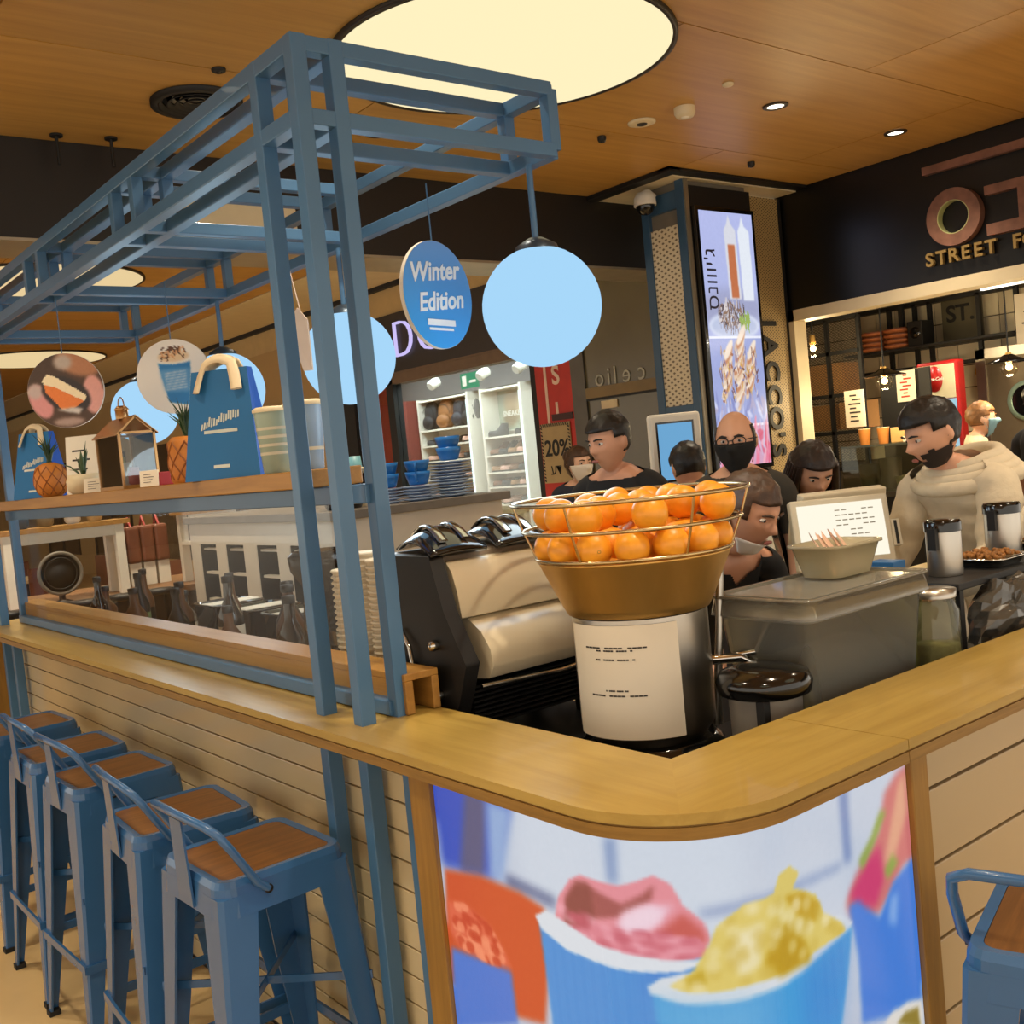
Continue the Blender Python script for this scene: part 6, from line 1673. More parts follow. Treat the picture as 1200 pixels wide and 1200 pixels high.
for k, (y, n) in enumerate(((5.40, 4), (5.16, 4))):
    for q in range(n):
        t = thing('terracotta_bowl', ('left' if k == 0 else 'right') + ' stack of terracotta bowls on the high shelf, ' + ('lowest', 'second', 'third', 'top')[q] + ' bowl', 'bowl', (8.6, y, 2.206 + q * 0.045), 0, 'terracotta bowls on the high shelf')
        part('bowl', MB().lathe([(0.08, 0), (0.115, 0.02), (0.12, 0.043), (0.11, 0.043), (0.07, 0.006), (0, 0.006)], (8.6, y, 2.206 + q * 0.045), 20), TERR, t)
        part('rim_band', MB().lathe([(0.1205, 0.03), (0.1225, 0.038), (0.1205, 0.043)], (8.6, y, 2.206 + q * 0.045), 20, cap=False), mat('terracotta_dark', (112, 58, 32), 0.6), t)
t = thing('speaker_box', 'black speaker on the high shelf right of the terracotta bowls', 'speaker', (8.6, 4.95, 2.206))
part('body', MB().box((8.54, 4.89, 2.206), (8.72, 5.03, 2.42)), BLACKM, t, bevel=0.006); part('cone', MB().lathe([(0, 0.004), (0.045, 0.006), (0.05, 0)], (0, 0, 0), 20, T(8.54, 4.96, 2.32) @ rot('Y', -90)), BLACKG, t)
ss = thing('wall_sign', 'grey board reading ST. on the tiled wall', 'sign', (8.95, 4.72, 2.2))
part('board', MB().box((8.90, 4.54, 2.21), (8.93, 4.90, 2.60)), mat('sign_olive', (92, 84, 62), 0.6), ss); part('lettering', MB().text('ST.', 0.20, 0.006, face_mx(8.896, 4.73, 2.45), bold=0.004), BLACKM, ss)
fr = thing('drinks_fridge', 'small red framed drinks fridge with round logo', 'fridge', (8.5, 4.73, 0.9))
RED = mat('fridge_red', (176, 28, 26), 0.35)
part('body', MB().box((8.46, 4.56, 0.9), (8.58, 4.92, 2.03)), RED, fr, bevel=0.02); part('side_label', MB().box((8.455, 4.895, 1.2), (8.459, 4.945, 2.0)), CREAM, fr)
part('header', MB().box((8.452, 4.585, 1.72), (8.461, 4.895, 2.00)), mat('fridge_cream', (216, 206, 170), 0.4), fr, bevel=0.003)
part('glass_door', MB().box((8.450, 4.585, 0.95), (8.461, 4.895, 1.715)), glow('fridge_light', (172, 212, 226), 0.8), fr)
part('logo', MB().lathe([(0, 0.004), (0.085, 0.004), (0.085, 0)], (0, 0, 0), 32, T(8.452, 4.76, 1.885) @ rot('Y', -90) @ Matrix.Diagonal((1.25, 0.85, 1, 1))), RED, fr)
part('lettering', MB().text('Coca-Cola', 0.038, 0.002, face_mx(8.446, 4.76, 1.885), shear=0.3, bold=0.001), WHITE, fr)
mb = MB()
for q in range(4):
    for w in range(5): mb.lathe([(0.02, 0), (0.022, 0.02), (0.022, 0.09), (0.010, 0.12), (0.010, 0.14)], (8.447, 4.62 + w * 0.06, 1.02 + q * 0.17), 8)
part('bottles', mb, mat('bottle_bluegrey', (90, 130, 150), 0.3), fr, kind='stuff')  # bottles in one plain blue grey
fr.location = (8.24, 4.585, 0.9)
dr = thing('steel_door', 'dark steel swing door with round porthole window', 'door', (8.7, 3.9, 0))
part('leaf', MB().box((8.68, 3.3, 0), (8.73, 4.42, 2.02)), mat('door_steel', (112, 100, 80), 0.4, 0.5), dr); part('frame', MB().box((8.66, 4.42, 0), (8.76, 4.50, 2.1)).box((8.66, 3.3, 2.02), (8.76, 4.5, 2.1)), STEEL, dr)
part('porthole_rim', MB().lathe([(0.13, 0), (0.165, 0.012), (0.165, 0.02), (0.13, 0.025)], (0, 0, 0), 36, T(8.68, 4.09, 1.64) @ rot('Y', -90), cap=False), mat('porthole_rim', (150, 176, 158), 0.3, 0.4), dr); part('porthole_glass', MB().lathe([(0, 0.01), (0.13, 0.01)], (0, 0, 0), 36, T(8.68, 4.09, 1.64) @ rot('Y', -90), cap=False), BLACKG, dr)
t = thing('hanging_pan', 'small brass pan hanging on the tiled wall', 'pan', (8.86, 4.47, 2.0))
part('pan', MB().lathe([(0.06, 0), (0.075, 0.02), (0.07, 0.03), (0.05, 0.01), (0, 0.01)], (0, 0, 0), 24, T(8.88, 4.54, 1.93) @ rot('Y', -90)), BRASS, t); part('handle', MB().bar((8.87, 4.54, 1.99), (8.87, 4.54, 2.13), 0.012), BLACKM, t)
# counter of that shop with cups, boxes and papers
sc_ = thing('shop_counter', 'dark glass fronted serving counter of the street food shop', 'counter', (7.2, 4.0, 0))
part('base', MB().box((7.1, 4.17, 0), (7.6, 4.80, 1.02)), BLACKM, sc_); part('top', MB().box((7.05, 4.15, 1.02), (7.65, 4.82, 1.06)), mat('counter_dark_stone', (50, 44, 36), 0.3), sc_)
part('glass_front', MB().box((7.08, 4.17, 1.06), (7.086, 4.80, 1.40)), pane('shop_glass', (230, 234, 224), 0.8), sc_); part('upper_shelf', MB().box((7.08, 4.17, 1.40), (7.45, 4.80, 1.415)), mat('shelf_glassy', (70, 74, 66), 0.15), sc_)
part('back_panel', MB().box((7.62, 4.33, 1.06), (7.64, 4.76, 1.97)), BLACKM, sc_)
for k, (y, c, lab) in enumerate(((4.66, (206, 132, 60), 'left orange paper cup on the serving counter'), (4.50, (206, 120, 60), 'right orange paper cup on the serving counter'))):
    t = thing('paper_cup', lab, 'cup', (7.2, y, 1.416), 0, 'orange paper cups'); part('cup', MB().lathe([(0.034, 0), (0.046, 0.12)], (7.2, y, 1.416), 20), mat('cup_orange', c, 0.5), t); part('rim', MB().lathe([(0.046, 0.118), (0.049, 0.121), (0.046, 0.124)], (7.2, y, 1.416), 20, cap=False), CREAM, t)
solo('takeaway_box', MB().box((7.20, 4.30, 1.416), (7.36, 4.44, 1.53)), mat('takeaway_tan', (206, 166, 104), 0.7), 'tan takeaway box on the serving counter', 'box', bevel=0.004)
for k in range(3): solo('napkin_pack', MB().box((7.12, 4.18 + k * 0.04, 1.416), (7.19, 4.215 + k * 0.04, 1.50 - 0.02 * k)), PAPER, ('right', 'middle', 'left')[k] + ' white napkin pack beside the tan takeaway box', 'napkins', 'napkin packs', bevel=0.004)
for k, (y, h, c, lab) in enumerate(((4.70, 0.20, (140, 128, 96), 'tall grey green tub behind the serving glass'), (4.52, 0.24, (120, 112, 96), 'steel tub behind the serving glass'), (4.39, 0.10, (196, 186, 140), 'low pale tub behind the serving glass'), (4.25, 0.12, (196, 190, 120), 'pale yellow tub behind the serving glass'))):
    t = thing('food_tub', lab, 'tub', (7.3, y, 1.061), 0, 'food tubs behind the glass'); part('tub', MB().lathe([(0.07, 0), (0.085, h), (0.078, h), (0.064, 0.01), (0, 0.01)], (7.3, y, 1.061), 20), mat('tub_%d' % k, c, 0.5), t); part('food', MB().lathe([(0.074, h * 0.85), (0.04, h * 0.95), (0, h)], (7.3, y, 1.061), 16), mat('food_%d' % k, (120 + 20 * k, 110, 70), 0.7, 0, 0.3, 50, 0.4), t)
def paper(x, y, z, w, h, label, red=False):
    t = thing('menu_sheet', label, 'menu', (x, y, z), 0, 'paper menus in the street food shop')
    part('sheet', MB().box((x - 0.002, y - w / 2, z - h), (x + 0.002, y + w / 2, z)), PAPER, t)
    mb = MB(); rr = random.Random(int(y * 100))
    for q in range(7): mb.box((x - 0.004, y - w * rr.uniform(.05, .35), z - h * (0.12 + q * 0.115) - 0.012), (x - 0.0021, y + w * rr.uniform(.1, .36), z - h * (0.12 + q * 0.115)))
    part('lettering', mb, mat('menu_red', (176, 60, 40), 0.7) if red else INK, t, kind='stuff')
paper(7.07, 4.64, 1.84, 0.17, 0.28, 'white handwritten menu sheet hanging before the serving counter'); paper(7.60, 4.52, 1.96, 0.16, 0.24, 'cream menu sheet with red lettering on the dark board', True); paper(8.64, 3.98, 2.5, 0.30, 0.40, 'large cream menu board at the right end of the tiled wall')
# pendant lamps with clear bulbs
WARM = glow('bulb_warm', (255, 226, 160), 6.0)
def pendant(x, y, z, label, shade=True):
    t = thing('pendant_lamp', label, 'lamp', (x, y, 2.62), 0, 'pendant lamps in the street food shop')
    part('cord', MB().tube([(x, y, 2.62), (x, y, z + 0.10)], 0.006, 6), BLACKM, t); part('socket', MB().lathe([(0.02, 0.10), (0.024, 0.05), (0.024, 0.03)], (x, y, z), 14), BRASS, t)
    if shade: part('shade', MB().lathe([(0.03, 0.085), (0.075, 0.06), (0.15, 0.035), (0.155, 0.028), (0.07, 0.045), (0.025, 0.06)], (x, y, z), 32, cap=False), BLACKG, t)
    part('glass_bulb', MB().ball((x, y, z - 0.01), 0.062, 20, 12), pane('bulb_glass', (255, 250, 238), 0.25), t); part('filament', MB().ball((x, y, z - 0.005), 0.024, 10, 8), WARM, t)
    ld = bpy.data.lights.new('pendant_glow', 'POINT'); ld.energy = 14; ld.color = (1, 0.78, 0.45); ld.shadow_soft_size = 0.06
    lo = bpy.data.objects.new('pendant_glow', ld); COL.objects.link(lo); lo.parent = t; lo.location = (0, 0, z - 0.1 - 2.62)
pendant(7.0, 4.92, 2.20, 'bare bulb pendant lamp before the mesh cage', False); pendant(6.95, 4.30, 1.88, 'black shaded pendant lamp above the serving counter'); pendant(7.45, 3.63, 1.885, 'black shaded pendant lamp at the right edge')
tl = thing('track_light', 'slim white strip light under the shop opening', 'strip light', (6.95, 3.4, 2.4))
part('mount', MB().box((6.97, 3.35, 2.42), (7.03, 3.43, 2.62)), BLACKM, tl); part('tube', MB().box((6.98, 2.6, 2.395), (7.02, 3.56, 2.415)), glow('strip_white', (255, 246, 224), 2.2), tl)
la = bpy.data.lights.new('strip_glow', 'AREA'); la.energy = 12; la.color = (1, 0.88, 0.68); la.shape = 'RECTANGLE'; la.size = 0.04; la.size_y = 0.95
lo = bpy.data.objects.new('strip_glow', la); COL.objects.link(lo); lo.parent = tl; lo.location = (0.05, -0.32, -0.01)
for x_, y_, lb_ in ((8.0, 5.2, 'added downlight inside the street food shop before the terracotta bowls'), (7.9, 4.2, 'added downlight inside the street food shop before the fridge')): downlight(x_, y_, 2.62, lb_, SPOT_POWER * 0.9)  # added lamps to brighten the shop interior

# ---------------------------------------------------------------- shopfronts along the mall
SX = 6.5
UPW = mat('upper_wall_cream', (196, 170, 120), 0.7, 0, 0.05)
struct('wall_upper', MB().box((SX + 0.02, 5.24, 3.31), (SX + 0.2, 31, 3.66)), UPW, 'cream wall band above the shopfronts')
struct('trim_5', MB().box((SX - 0.03, 5.62, 3.60), (SX + 0.02, 31, 3.66)), BLACKM, 'black line where the cream wall meets the ceiling')
struct('wall_shoe_fascia', MB().box((SX, 7.2, 2.66), (SX + 0.2, 11.55, 3.31)), mat('fascia_dark', (44, 38, 34), 0.4), 'dark fascia of the shoe shop')
struct('trim_6', MB().box((SX - 0.01, 7.2, 2.645), (SX + 0.02, 11.5, 2.66)).box((SX, 7.7, 2.53), (SX + 0.18, 10.3, 2.645)), mat('soffit_brown', (112, 92, 74), 0.5), 'brown soffit band under the shoe shop fascia')
sg2 = thing('shoe_shop_sign', 'pale lilac glowing letters on the shoe shop fascia', 'sign', (SX, 9.4, 2.9))
LIL = glow('sign_lilac', (196, 184, 236), 0.95)
for ch, y in (('D', 9.86), ('C', 9.38)): part('letter', MB().text(ch, 0.60, 0.03, face_mx(SX - 0.02, y, 2.985), bold=-0.014), LIL, sg2)
struct('wall_shoe_left', MB().box((SX, 11.1, 0), (SX + 0.2, 11.55, 2.66)).box((SX, 10.2, 0), (SX + 0.12, 10.34, 2.66)), BLACKM, 'black jamb left of the shoe shop window')
struct('window_1', MB().box((SX + 0.05, 10.34, 0.05), (SX + 0.06, 11.1, 2.64)).box((SX + 0.05, 7.75, 0.05), (SX + 0.06, 10.2, 2.53)), pane('shop_window', (240, 244, 242), 0.35), 'clear glass front of the shoe shop')
struct('trim_7', MB().box((SX - 0.005, 7.66, 0), (SX + 0.11, 7.75, 2.53)), BLACKM, 'black upright edging the shoe shop glass')
def sale(y0, y1, z0, z1, x, sy, lab):
    t = thing('sale_banner', lab, 'banner', (x, (y0 + y1) / 2, z0), 0, 'red sale banners')
    part('panel', MB().box((x, y0, z0), (x + 0.02, y1, z1)), mat('sale_red', (190, 48, 40), 0.5), t)
    mw = mat('sale_white', (232, 206, 190), 0.5); w = y1 - y0
    yl = y1 - w * 0.40 * sy
    part('frame_line', MB().box((x - 0.004, yl, 1.66), (x - 0.001, yl + 0.035, z1 - 0.06)).box((x - 0.004, y0, z1 - 0.095), (x - 0.001, yl, z1 - 0.06)), mw, t)
    part('letter', MB().text('S', 0.24, 0.003, face_mx(x - 0.003, yl - 0.13, 2.29), bold=0.006), mw, t); part('letter', MB().text('L', 0.22, 0.003, face_mx(x - 0.003, yl - 0.14, 1.96), bold=0.006), mw, t)
sale(7.16, 7.66, 0.3, 2.50, SX - 0.02, 0.82, 'red sale banner with S and L right of the shoe shop window')
sale(10.36, 11.08, 0.8, 2.62, SX + 0.08, 0.35, 'red sale banner with S and L left of the shoe shop window')
t = thing('discount_sign', 'striped bordered sign reading 20% on the right red banner', 'sign', (SX - 0.03, 7.42, 1.3))
part('board', MB().box((SX - 0.034, 7.22, 1.30), (SX - 0.024, 7.64, 1.86)), mat('sign_cream', (176, 156, 116), 0.6), t)
part('number', MB().text('20%', 0.21, 0.003, face_mx(SX - 0.036, 7.42, 1.62), bold=0.004), BLACKM, t)
mb = MB()
for k in range(14):
    y = 7.23 + k * 0.029; mb.add([(SX - 0.036, y, 1.83), (SX - 0.036, y + 0.015, 1.83), (SX - 0.036, y + 0.030, 1.86), (SX - 0.036, y + 0.015, 1.86)], [(0, 1, 2, 3)])
for k in range(16):
    z = 1.31 + k * 0.033
    for y in (7.225, 7.612): mb.add([(SX - 0.036, y, z), (SX - 0.036, y + 0.025, z + 0.01), (SX - 0.036, y + 0.025, z + 0.026), (SX - 0.036, y, z + 0.016)], [(0, 1, 2, 3)])
part('border_stripes', mb, BLACKM, t, kind='stuff')
part('small_lettering', MB().text('עד', 0.14, 0.003, face_mx(SX - 0.036, 7.46, 1.42)), BLACKM, t)
solo('banner_tag', MB().box((SX - 0.032, 7.17, 1.88), (SX - 0.021, 7.46, 1.94)), mat('tag_dark', (60, 24, 22), 0.5), 'dark strip between the red banner letters and the 20% sign', 'sign')
# inside the shoe shop
IX = 8.45
struct('wall_shoe_back', MB().box((IX + 0.25, 7.3, 0), (IX + 0.35, 14.5, 3.2)), mat('shoe_back', (150, 156, 156), 0.6), 'grey back wall of the shoe shop')
struct('wall_shoe_side', MB().box((SX + 0.2, 7.05, 0), (IX + 0.35, 7.2, 3.2)).box((SX + 0.2, 14.3, 0), (IX + 0.35, 14.5, 3.2)), WHITE, 'side walls of the shoe shop')
struct('ceiling.003', MB().box((SX + 0.2, 7.1, 2.98), (IX + 0.35, 14.5, 3.05)), mat('shoe_ceiling', (220, 212, 196), 0.6), 'white ceiling of the shoe shop')
struct('trim_8', MB().box((IX - 0.02, 7.3, 2.50), (IX + 0.24, 14.3, 2.98)), mat('shoe_bulkhead', (96, 92, 90), 0.6), 'grey bulkhead above the shoe shelves')
LED = glow('shelf_light', (226, 246, 250), 2.5)
def shelves(y0, y1, zs, label):
    t = thing('display_shelving', label, 'shelving', (IX, (y0 + y1) / 2, 0))
    part('back_panel', MB().box((IX + 0.2, y0, 0), (IX + 0.22, y1, 2.48)), WHITE, t)
    for y in (y0, y1): part('side_panel', MB().box((IX - 0.1, y - 0.02, 0), (IX + 0.2, y + 0.02, 2.5)), WHITE, t); 
    for z in zs: part('shelf', MB().box((IX - 0.1, y0 + 0.02, z - 0.025), (IX + 0.2, y1 - 0.02, z)), WHITE, t)
    part('light_strip', MB().box((IX - 0.115, y0 - 0.012, 1.0), (IX - 0.102, y0 + 0.012, 2.4)), LED, t)
    part('light_strip', MB().box((IX - 0.08, y0 + 0.03, 2.46), (IX - 0.02, y1 - 0.03, 2.475)), LED, t)
shelves(11.32, 12.50, [1.10, 1.36, 1.62, 1.84, 2.06, 2.48], 'left lit shoe shelving unit with bags on top')
shelves(10.2, 11.02, [0.98, 1.21, 1.40, 1.62, 1.86, 2.48], 'right lit shoe shelving unit with picture panel')
solo('red_pillar', MB().box((IX - 0.25, 12.56, 0), (IX + 0.2, 13.1, 2.5)), mat('pillar_red', (130, 60, 52), 0.6), 'dull red pillar left of the lit shoe shelves', 'pillar')
solo('pillar_light', MB().box((IX - 0.265, 12.66, 1.1), (IX - 0.252, 12.78, 2.35)), LED, 'long white strip light on the dull red pillar', 'light')
ll = bpy.data.lights.new('shoe_shop_glow', 'AREA'); ll.energy = 150; ll.color = (0.86, 0.96, 1.0); ll.shape = 'RECTANGLE'; ll.size = 1.2; ll.size_y = 5.0
pt_ = thing('ceiling_panel_light', 'long white panel light on the shoe shop ceiling', 'light', (7.5, 10.5, 2.975)); part('diffuser', MB().box((6.95, 8.2, 2.968), (8.05, 13.0, 2.979)), glow('shoe_panel', (236, 240, 236), 1.0), pt_)
lo = bpy.data.objects.new('shoe_shop_glow', ll); COL.objects.link(lo); lo.parent = pt_; lo.location = (0, 0, -0.02)
# shoes
def shoe_meshes(h):
    sole = MB(); up = MB(); n = 14; prof = []
    L_ = 0.27
    for i in range(n + 1):
        u = i / n; w = 0.030 + 0.014 * math.sin(PI * min(1, u * 1.15)) + 0.006 * (u > 0.55)
        if u > 0.88: w *= (1 - (u - 0.88) / 0.16)
        if u < 0.08: w *= 0.75 + u * 3
        prof.append((u, w))
    vs = []; fs = []
    for u, w in prof:
        hh = (h if u < 0.30 else h - (h - 0.058) * min(1, (u - 0.30) / 0.30)) if u < 0.95 else 0.035
        for a in range(9):
            an = PI * a / 8; vs.append((w * math.cos(an), -0.13 + L_ * u, 0.018 + hh * math.sin(an) ** 0.7))
    for i in range(n):
        for a in range(8): fs.append((i * 9 + a, i * 9 + a + 1, i * 9 + a + 10, i * 9 + a + 9))
    up.add(vs, fs, True); up.add(vs[:9], [tuple(range(9))]); up.add(vs[-9:], [tuple(range(8, -1, -1))])
    pts = [(w * 1.08, -0.13 + L_ * u) for u, w in prof] + [(-w * 1.08, -0.13 + L_ * u) for u, w in prof[::-1]]
    sole.prism(pts, 0, 0.02)
    return up.mesh('upper'), sole.mesh('sole')
shoe_cols = [(34, 32, 34), (196, 188, 176), (120, 76, 44), (60, 62, 70), (206, 160, 140), (44, 40, 40), (150, 110, 70), (214, 206, 196)]
shoe_w = ['black', 'white', 'brown', 'dark grey', 'pinkish', 'matt black', 'tan', 'off white']
low_u, low_s = shoe_meshes(0.085); hi_u, hi_s = shoe_meshes(0.15)
def shoe(y, z, ci, boot, rz, where):
    nm = 'boot' if boot else 'shoe'
    t = thing('display_' + nm, shoe_w[ci] + ' ' + nm + ' ' + where, nm, (IX + 0.03, y, z), math.radians(rz), 'shoes on the lit shelves')
    for me, n_, c in (((hi_u if boot else low_u), 'upper', shoe_cols[ci]), ((hi_s if boot else low_s), 'sole', (210, 204, 196) if ci % 2 else (30, 28, 26))):
        o = bpy.data.objects.new(n_, me); COL.objects.link(o); o.parent = t
        if not o.data.materials: o.data.materials.append(None)
        o.material_slots[0].link = 'OBJECT'; o.material_slots[0].material = mat('shoe_%d_%d_%d' % c, c, 0.5)
rows_ = {1.62: 'second', 1.84: 'upper'}
k = 0
for z, rn in ((1.84, 'top'), (1.62, 'second'), (1.36, 'third'), (1.10, 'lowest')):
    for q, y in enumerate((12.30, 12.02, 11.74, 11.48)):
        shoe(y, z + 0.001, (k * 3 + q) % 8, False, 70 + 6 * q, '%s from left on the %s row of the left lit shelves' % (('first', 'second', 'third', 'fourth')[q], rn)); k += 1
for z, rn, bt in ((1.86, 'top', True), (1.62, 'second', True), (1.40, 'third', False), (1.21, 'fourth', False), (0.98, 'lowest', False)):
    for q, y in enumerate((10.86, 10.68, 10.50, 10.33)):
        if rn == 'top' and q in (1, 2): continue
        shoe(y, z + 0.001, (k * 5 + q) % 8, bt, 60 + 8 * q, '%s from left on the %s row of the right lit shelves' % (('first', 'second', 'third', 'fourth')[q], rn)); k += 1
for i, (y, c, lab) in enumerate(((12.36, (34, 36, 40), 'black backpack at the left end of the top shelf'), (12.0, (150, 98, 52), 'tan leather backpack on the top shelf'), (11.66, (46, 46, 54), 'dark patterned backpack on the top shelf'), (11.42, (26, 26, 30), 'black rounded backpack at the right end of the top shelf'))):
    m_ = mat('backpack_%d' % i, c, 0.6, 0, 0.15, 20); t = thing('backpack', lab, 'backpack', (IX + 0.05, y, 2.061), 0, 'backpacks on the top shelf')
    w = 0.16 if i != 1 else 0.19
    part('body', MB().ball((0, 0, 0), 1, 20, 14, (0.09, w, 0.21), T(IX + 0.05, y, 2.061 + 0.205)), m_, t); part('pocket', MB().ball((0, 0, 0), 1, 16, 10, (0.06, w * 0.8, 0.10), T(IX - 0.03, y, 2.061 + 0.105)), m_, t)
    part('top_handle', MB().tube([(IX + 0.05, y - 0.03, 2.46), (IX + 0.05, y, 2.485), (IX + 0.05, y + 0.03, 2.46)], 0.008, 6), m_, t); part('zip', MB().tube([(IX - 0.03, y + w * 0.85 * math.cos(a), 2.26 + 0.13 * math.sin(a)) for a in [PI * q / 10 for q in range(11)]], 0.004, 5), BLACKM, t)
cv = Canvas(60, 50, (150, 160, 140)); cv.ell(0.45, 0.6, 0.25, 0.35, (176, 150, 110), 20, 3); cv.ell(0.35, 0.3, 0.2, 0.2, (120, 96, 60), 0, 3); cv.ell(0.7, 0.7, 0.12, 0.3, (206, 200, 170), 0, 3); cv.grain(0.2, 3, 1)
t = thing('picture_panel', 'lit picture panel reading SNEAKER on the right shoe shelves', 'picture', (IX, 10.6, 1.9)); part('board', MB().box((IX + 0.15, 10.25, 1.92), (IX + 0.17, 10.98, 2.46)), WHITE, t)
print_grid('picture', cv, lambda u, v: (IX + 0.148, 10.97 - u * 0.71, 1.93 + v * 0.52), printed('picture_print', 0.0, 0.5), t, 60, 50).matrix_parent_inverse = matrix_of(t).inverted()
part('lettering', MB().text('SNEAKER', 0.10, 0.003, face_mx(IX + 0.14, 10.66, 2.14), bold=0.002), WHITE, t)
t = thing('exit_sign', 'green exit sign hanging in the shoe shop', 'sign', (7.5, 10.05, 2.5)); part('panel', MB().box((7.49, 9.90, 2.44), (7.51, 10.24, 2.62)), glow('exit_green', (60, 190, 140), 0.8), t)
part('pictogram', MB().box((7.486, 10.12, 2.47), (7.489, 10.2, 2.59)).box((7.486, 9.93, 2.50), (7.489, 10.06, 2.53)), WHITE, t); part('hanger', MB().bar((7.5, 10.07, 2.62), (7.5, 10.07, 2.98), 0.012), CHROME, t)
for i, (y, lab) in enumerate(((10.62, 'left round white track spotlight by the exit sign'), (9.62, 'middle round white track spotlight right of the exit sign'), (8.95, 'right bright white track spotlight in the shoe shop'))):
    t = thing('track_spotlight', lab, 'spotlight', (7.3, y, 2.56), 0, 'track spotlights in the shoe shop'); part('can', MB().lathe([(0.05, 0), (0.06, 0.02), (0.06, 0.14), (0.03, 0.16)], (0, 0, 0), 20, T(7.3, y, 2.52) @ rot('Y', 60)), WHITE, t)
    part('arm', MB().tube([(7.37, y, 2.58), (7.37, y, 2.97)], 0.012, 8), WHITE, t); part('lens', MB().lathe([(0, -0.002), (0.048, -0.002)], (0, 0, 0), 20, T(7.3, y, 2.52) @ rot('Y', 60), cap=False), glow('track_lens', (255, 246, 226), 2.5 if i == 2 else 0.8), t)
# olive glass front with reflected lettering built as mirrored letters between the shoe shop and the column
OLI = mat('olive_glass', (104, 96, 68), 0.2, 0, 0.12, 1.5)
struct('wall_olive', MB().box((SX, 5.24, 2.10), (SX + 0.1, 6.98, 3.31)).box((SX, 5.24, 0), (SX + 0.1, 6.98, 2.02)), OLI, 'olive smoked glass shopfront left of the column')
struct('trim_9', MB().box((SX - 0.02, 5.24, 2.035), (SX + 0.05, 6.98, 2.13)), mat('olive_rail', (132, 112, 74), 0.5), 'tan rail across the olive shopfront')
struct('trim_10', MB().box((SX - 0.02, 5.24, 2.015), (SX + 0.05, 6.98, 2.035)), BLACKM, 'black line under the tan rail')
struct('trim_11', MB().box((SX - 0.02, 6.98, 0), (SX + 0.1, 7.16, 2.66)), mat('grey_jamb', (92, 88, 80), 0.4, 0.3), 'grey metal jamb beside the red banner')
ms = thing('reflected_lettering', 'pale reflection of shop lettering built as mirrored letters on the olive glass', 'lettering', (SX, 6.5, 2.2))
for ch, y in (('o', 6.80), ('i', 6.68), ('l', 6.60), ('e', 6.46), ('c', 6.28)): part('letter', MB().text(ch, 0.22, 0.006, face_mx(SX - 0.006, y, 2.20), mirror=True), mat('reflected_letter', (176, 176, 160), 0.4), ms)  # solid letters stand in for a reflection in the glass
solo('wall_socket_box', MB().box((SX - 0.012, 6.60, 1.93), (SX - 0.001, 6.80, 2.0)), CREAM, 'small cream box fixed under the tan rail', 'box')
solo('alarm_box', MB().box((SX - 0.03, 5.76, 1.80), (SX - 0.001, 5.84, 1.92)), mat('alarm_pink', (206, 160, 140), 0.5), 'small pink alarm box beside the column', 'alarm')
# plainer shopfronts far along the left
struct('wall_left_shops', MB().box((SX, 11.55, 0), (SX + 0.2, 31, 3.31)), mat('shopfront_tan', (178, 148, 98), 0.6, 0, 0.10, 0.8), 'tan shopfronts far along the mall')
for k in range(4):
    y = 12.6 + k * 3.4
    w_ = struct('window_%d' % (k + 2), MB().box((SX - 0.012, y, 0.4), (SX - 0.001, y + 2.3, 2.35)), mat('far_shop_glass', (84, 70, 54), 0.2, 0, 0.4, 1.5), 'dark far shop window')
    for q in range(3): part('mullion', MB().box((SX - 0.03, y + q * 1.13, 0.4), (SX - 0.012, y + q * 1.13 + 0.05, 2.35)), BLACKM, w_)

# ---------------------------------------------------------------- self ordering screen and the seating area beyond
so = thing('order_screen', 'white framed self ordering screen with blue display', 'screen', (3.9, 3.6, 0))
S = T(3.9, 3.58, 0) @ rot('Z', -38)
part('stand', MB().box((-0.05, 0.02, 0.03), (0.05, 0.07, 1.40), S), WHITE, so); part('foot', MB().box((-0.18, -0.12, 0), (0.18, 0.2, 0.03), S), WHITE, so, bevel=0.004)
part('housing', MB().box((-0.13, 0, 1.36), (0.13, 0.06, 1.73), S), WHITE, so, bevel=0.015); part('display', MB().box((-0.085, -0.004, 1.40), (0.085, 0.001, 1.68), S), glow('order_blue', (112, 170, 214), 0.8), so); part('bezel', MB().box((-0.095, -0.002, 1.39), (0.095, 0.0005, 1.69), S), BLACKG, so)
# market stall beyond the glass: dark counter, white wooden stands, crates
stl = thing('stall_counter', 'dark stall counter in the seating area beyond the kiosk', 'counter', (2.2, 7.2, 0))
part('top', MB().box((0.4, 6.95, 0.90), (3.3, 7.9, 0.94)), mat('stall_top', (120, 84, 50), 0.5), stl); part('body', MB().box((0.45, 7.0, 0), (3.25, 7.85, 0.90)), mat('stall_dark', (52, 40, 30), 0.6), stl)
def stand(x0, x1, y, z1, label, shelf=False):
    t = thing('white_stand', label, 'stand', ((x0 + x1) / 2, y, 0.941), 0, 'white wooden stands on the stall')
    part('top', MB().box((x0 - 0.04, y - 0.15, z1 - 0.03), (x1 + 0.04, y + 0.15, z1)), WSHELF, t); part('apron', MB().box((x0, y - 0.13, z1 - 0.10), (x1, y - 0.11, z1 - 0.03)), WHITE, t)
    for x in (x0 + 0.03, x1 - 0.03):
        for yy_ in (y - 0.11, y + 0.11): part('leg', MB().bar((x, yy_, 0.941), (x, yy_, z1 - 0.03), 0.055), WHITE, t)
    if shelf: part('shelf', MB().box((x0, y - 0.12, 1.2), (x1, y + 0.12, 1.22)), WHITE, t)
stand(1.55, 2.30, 7.2, 1.43, 'long white wooden stand with oak top at the left of the stall'); stand(2.72, 3.05, 7.1, 1.44, 'short white wooden stand with shelf near the white unit', True)
BRN = mat('brown_leather', (112, 62, 40), 0.5, 0, 0.15, 10)
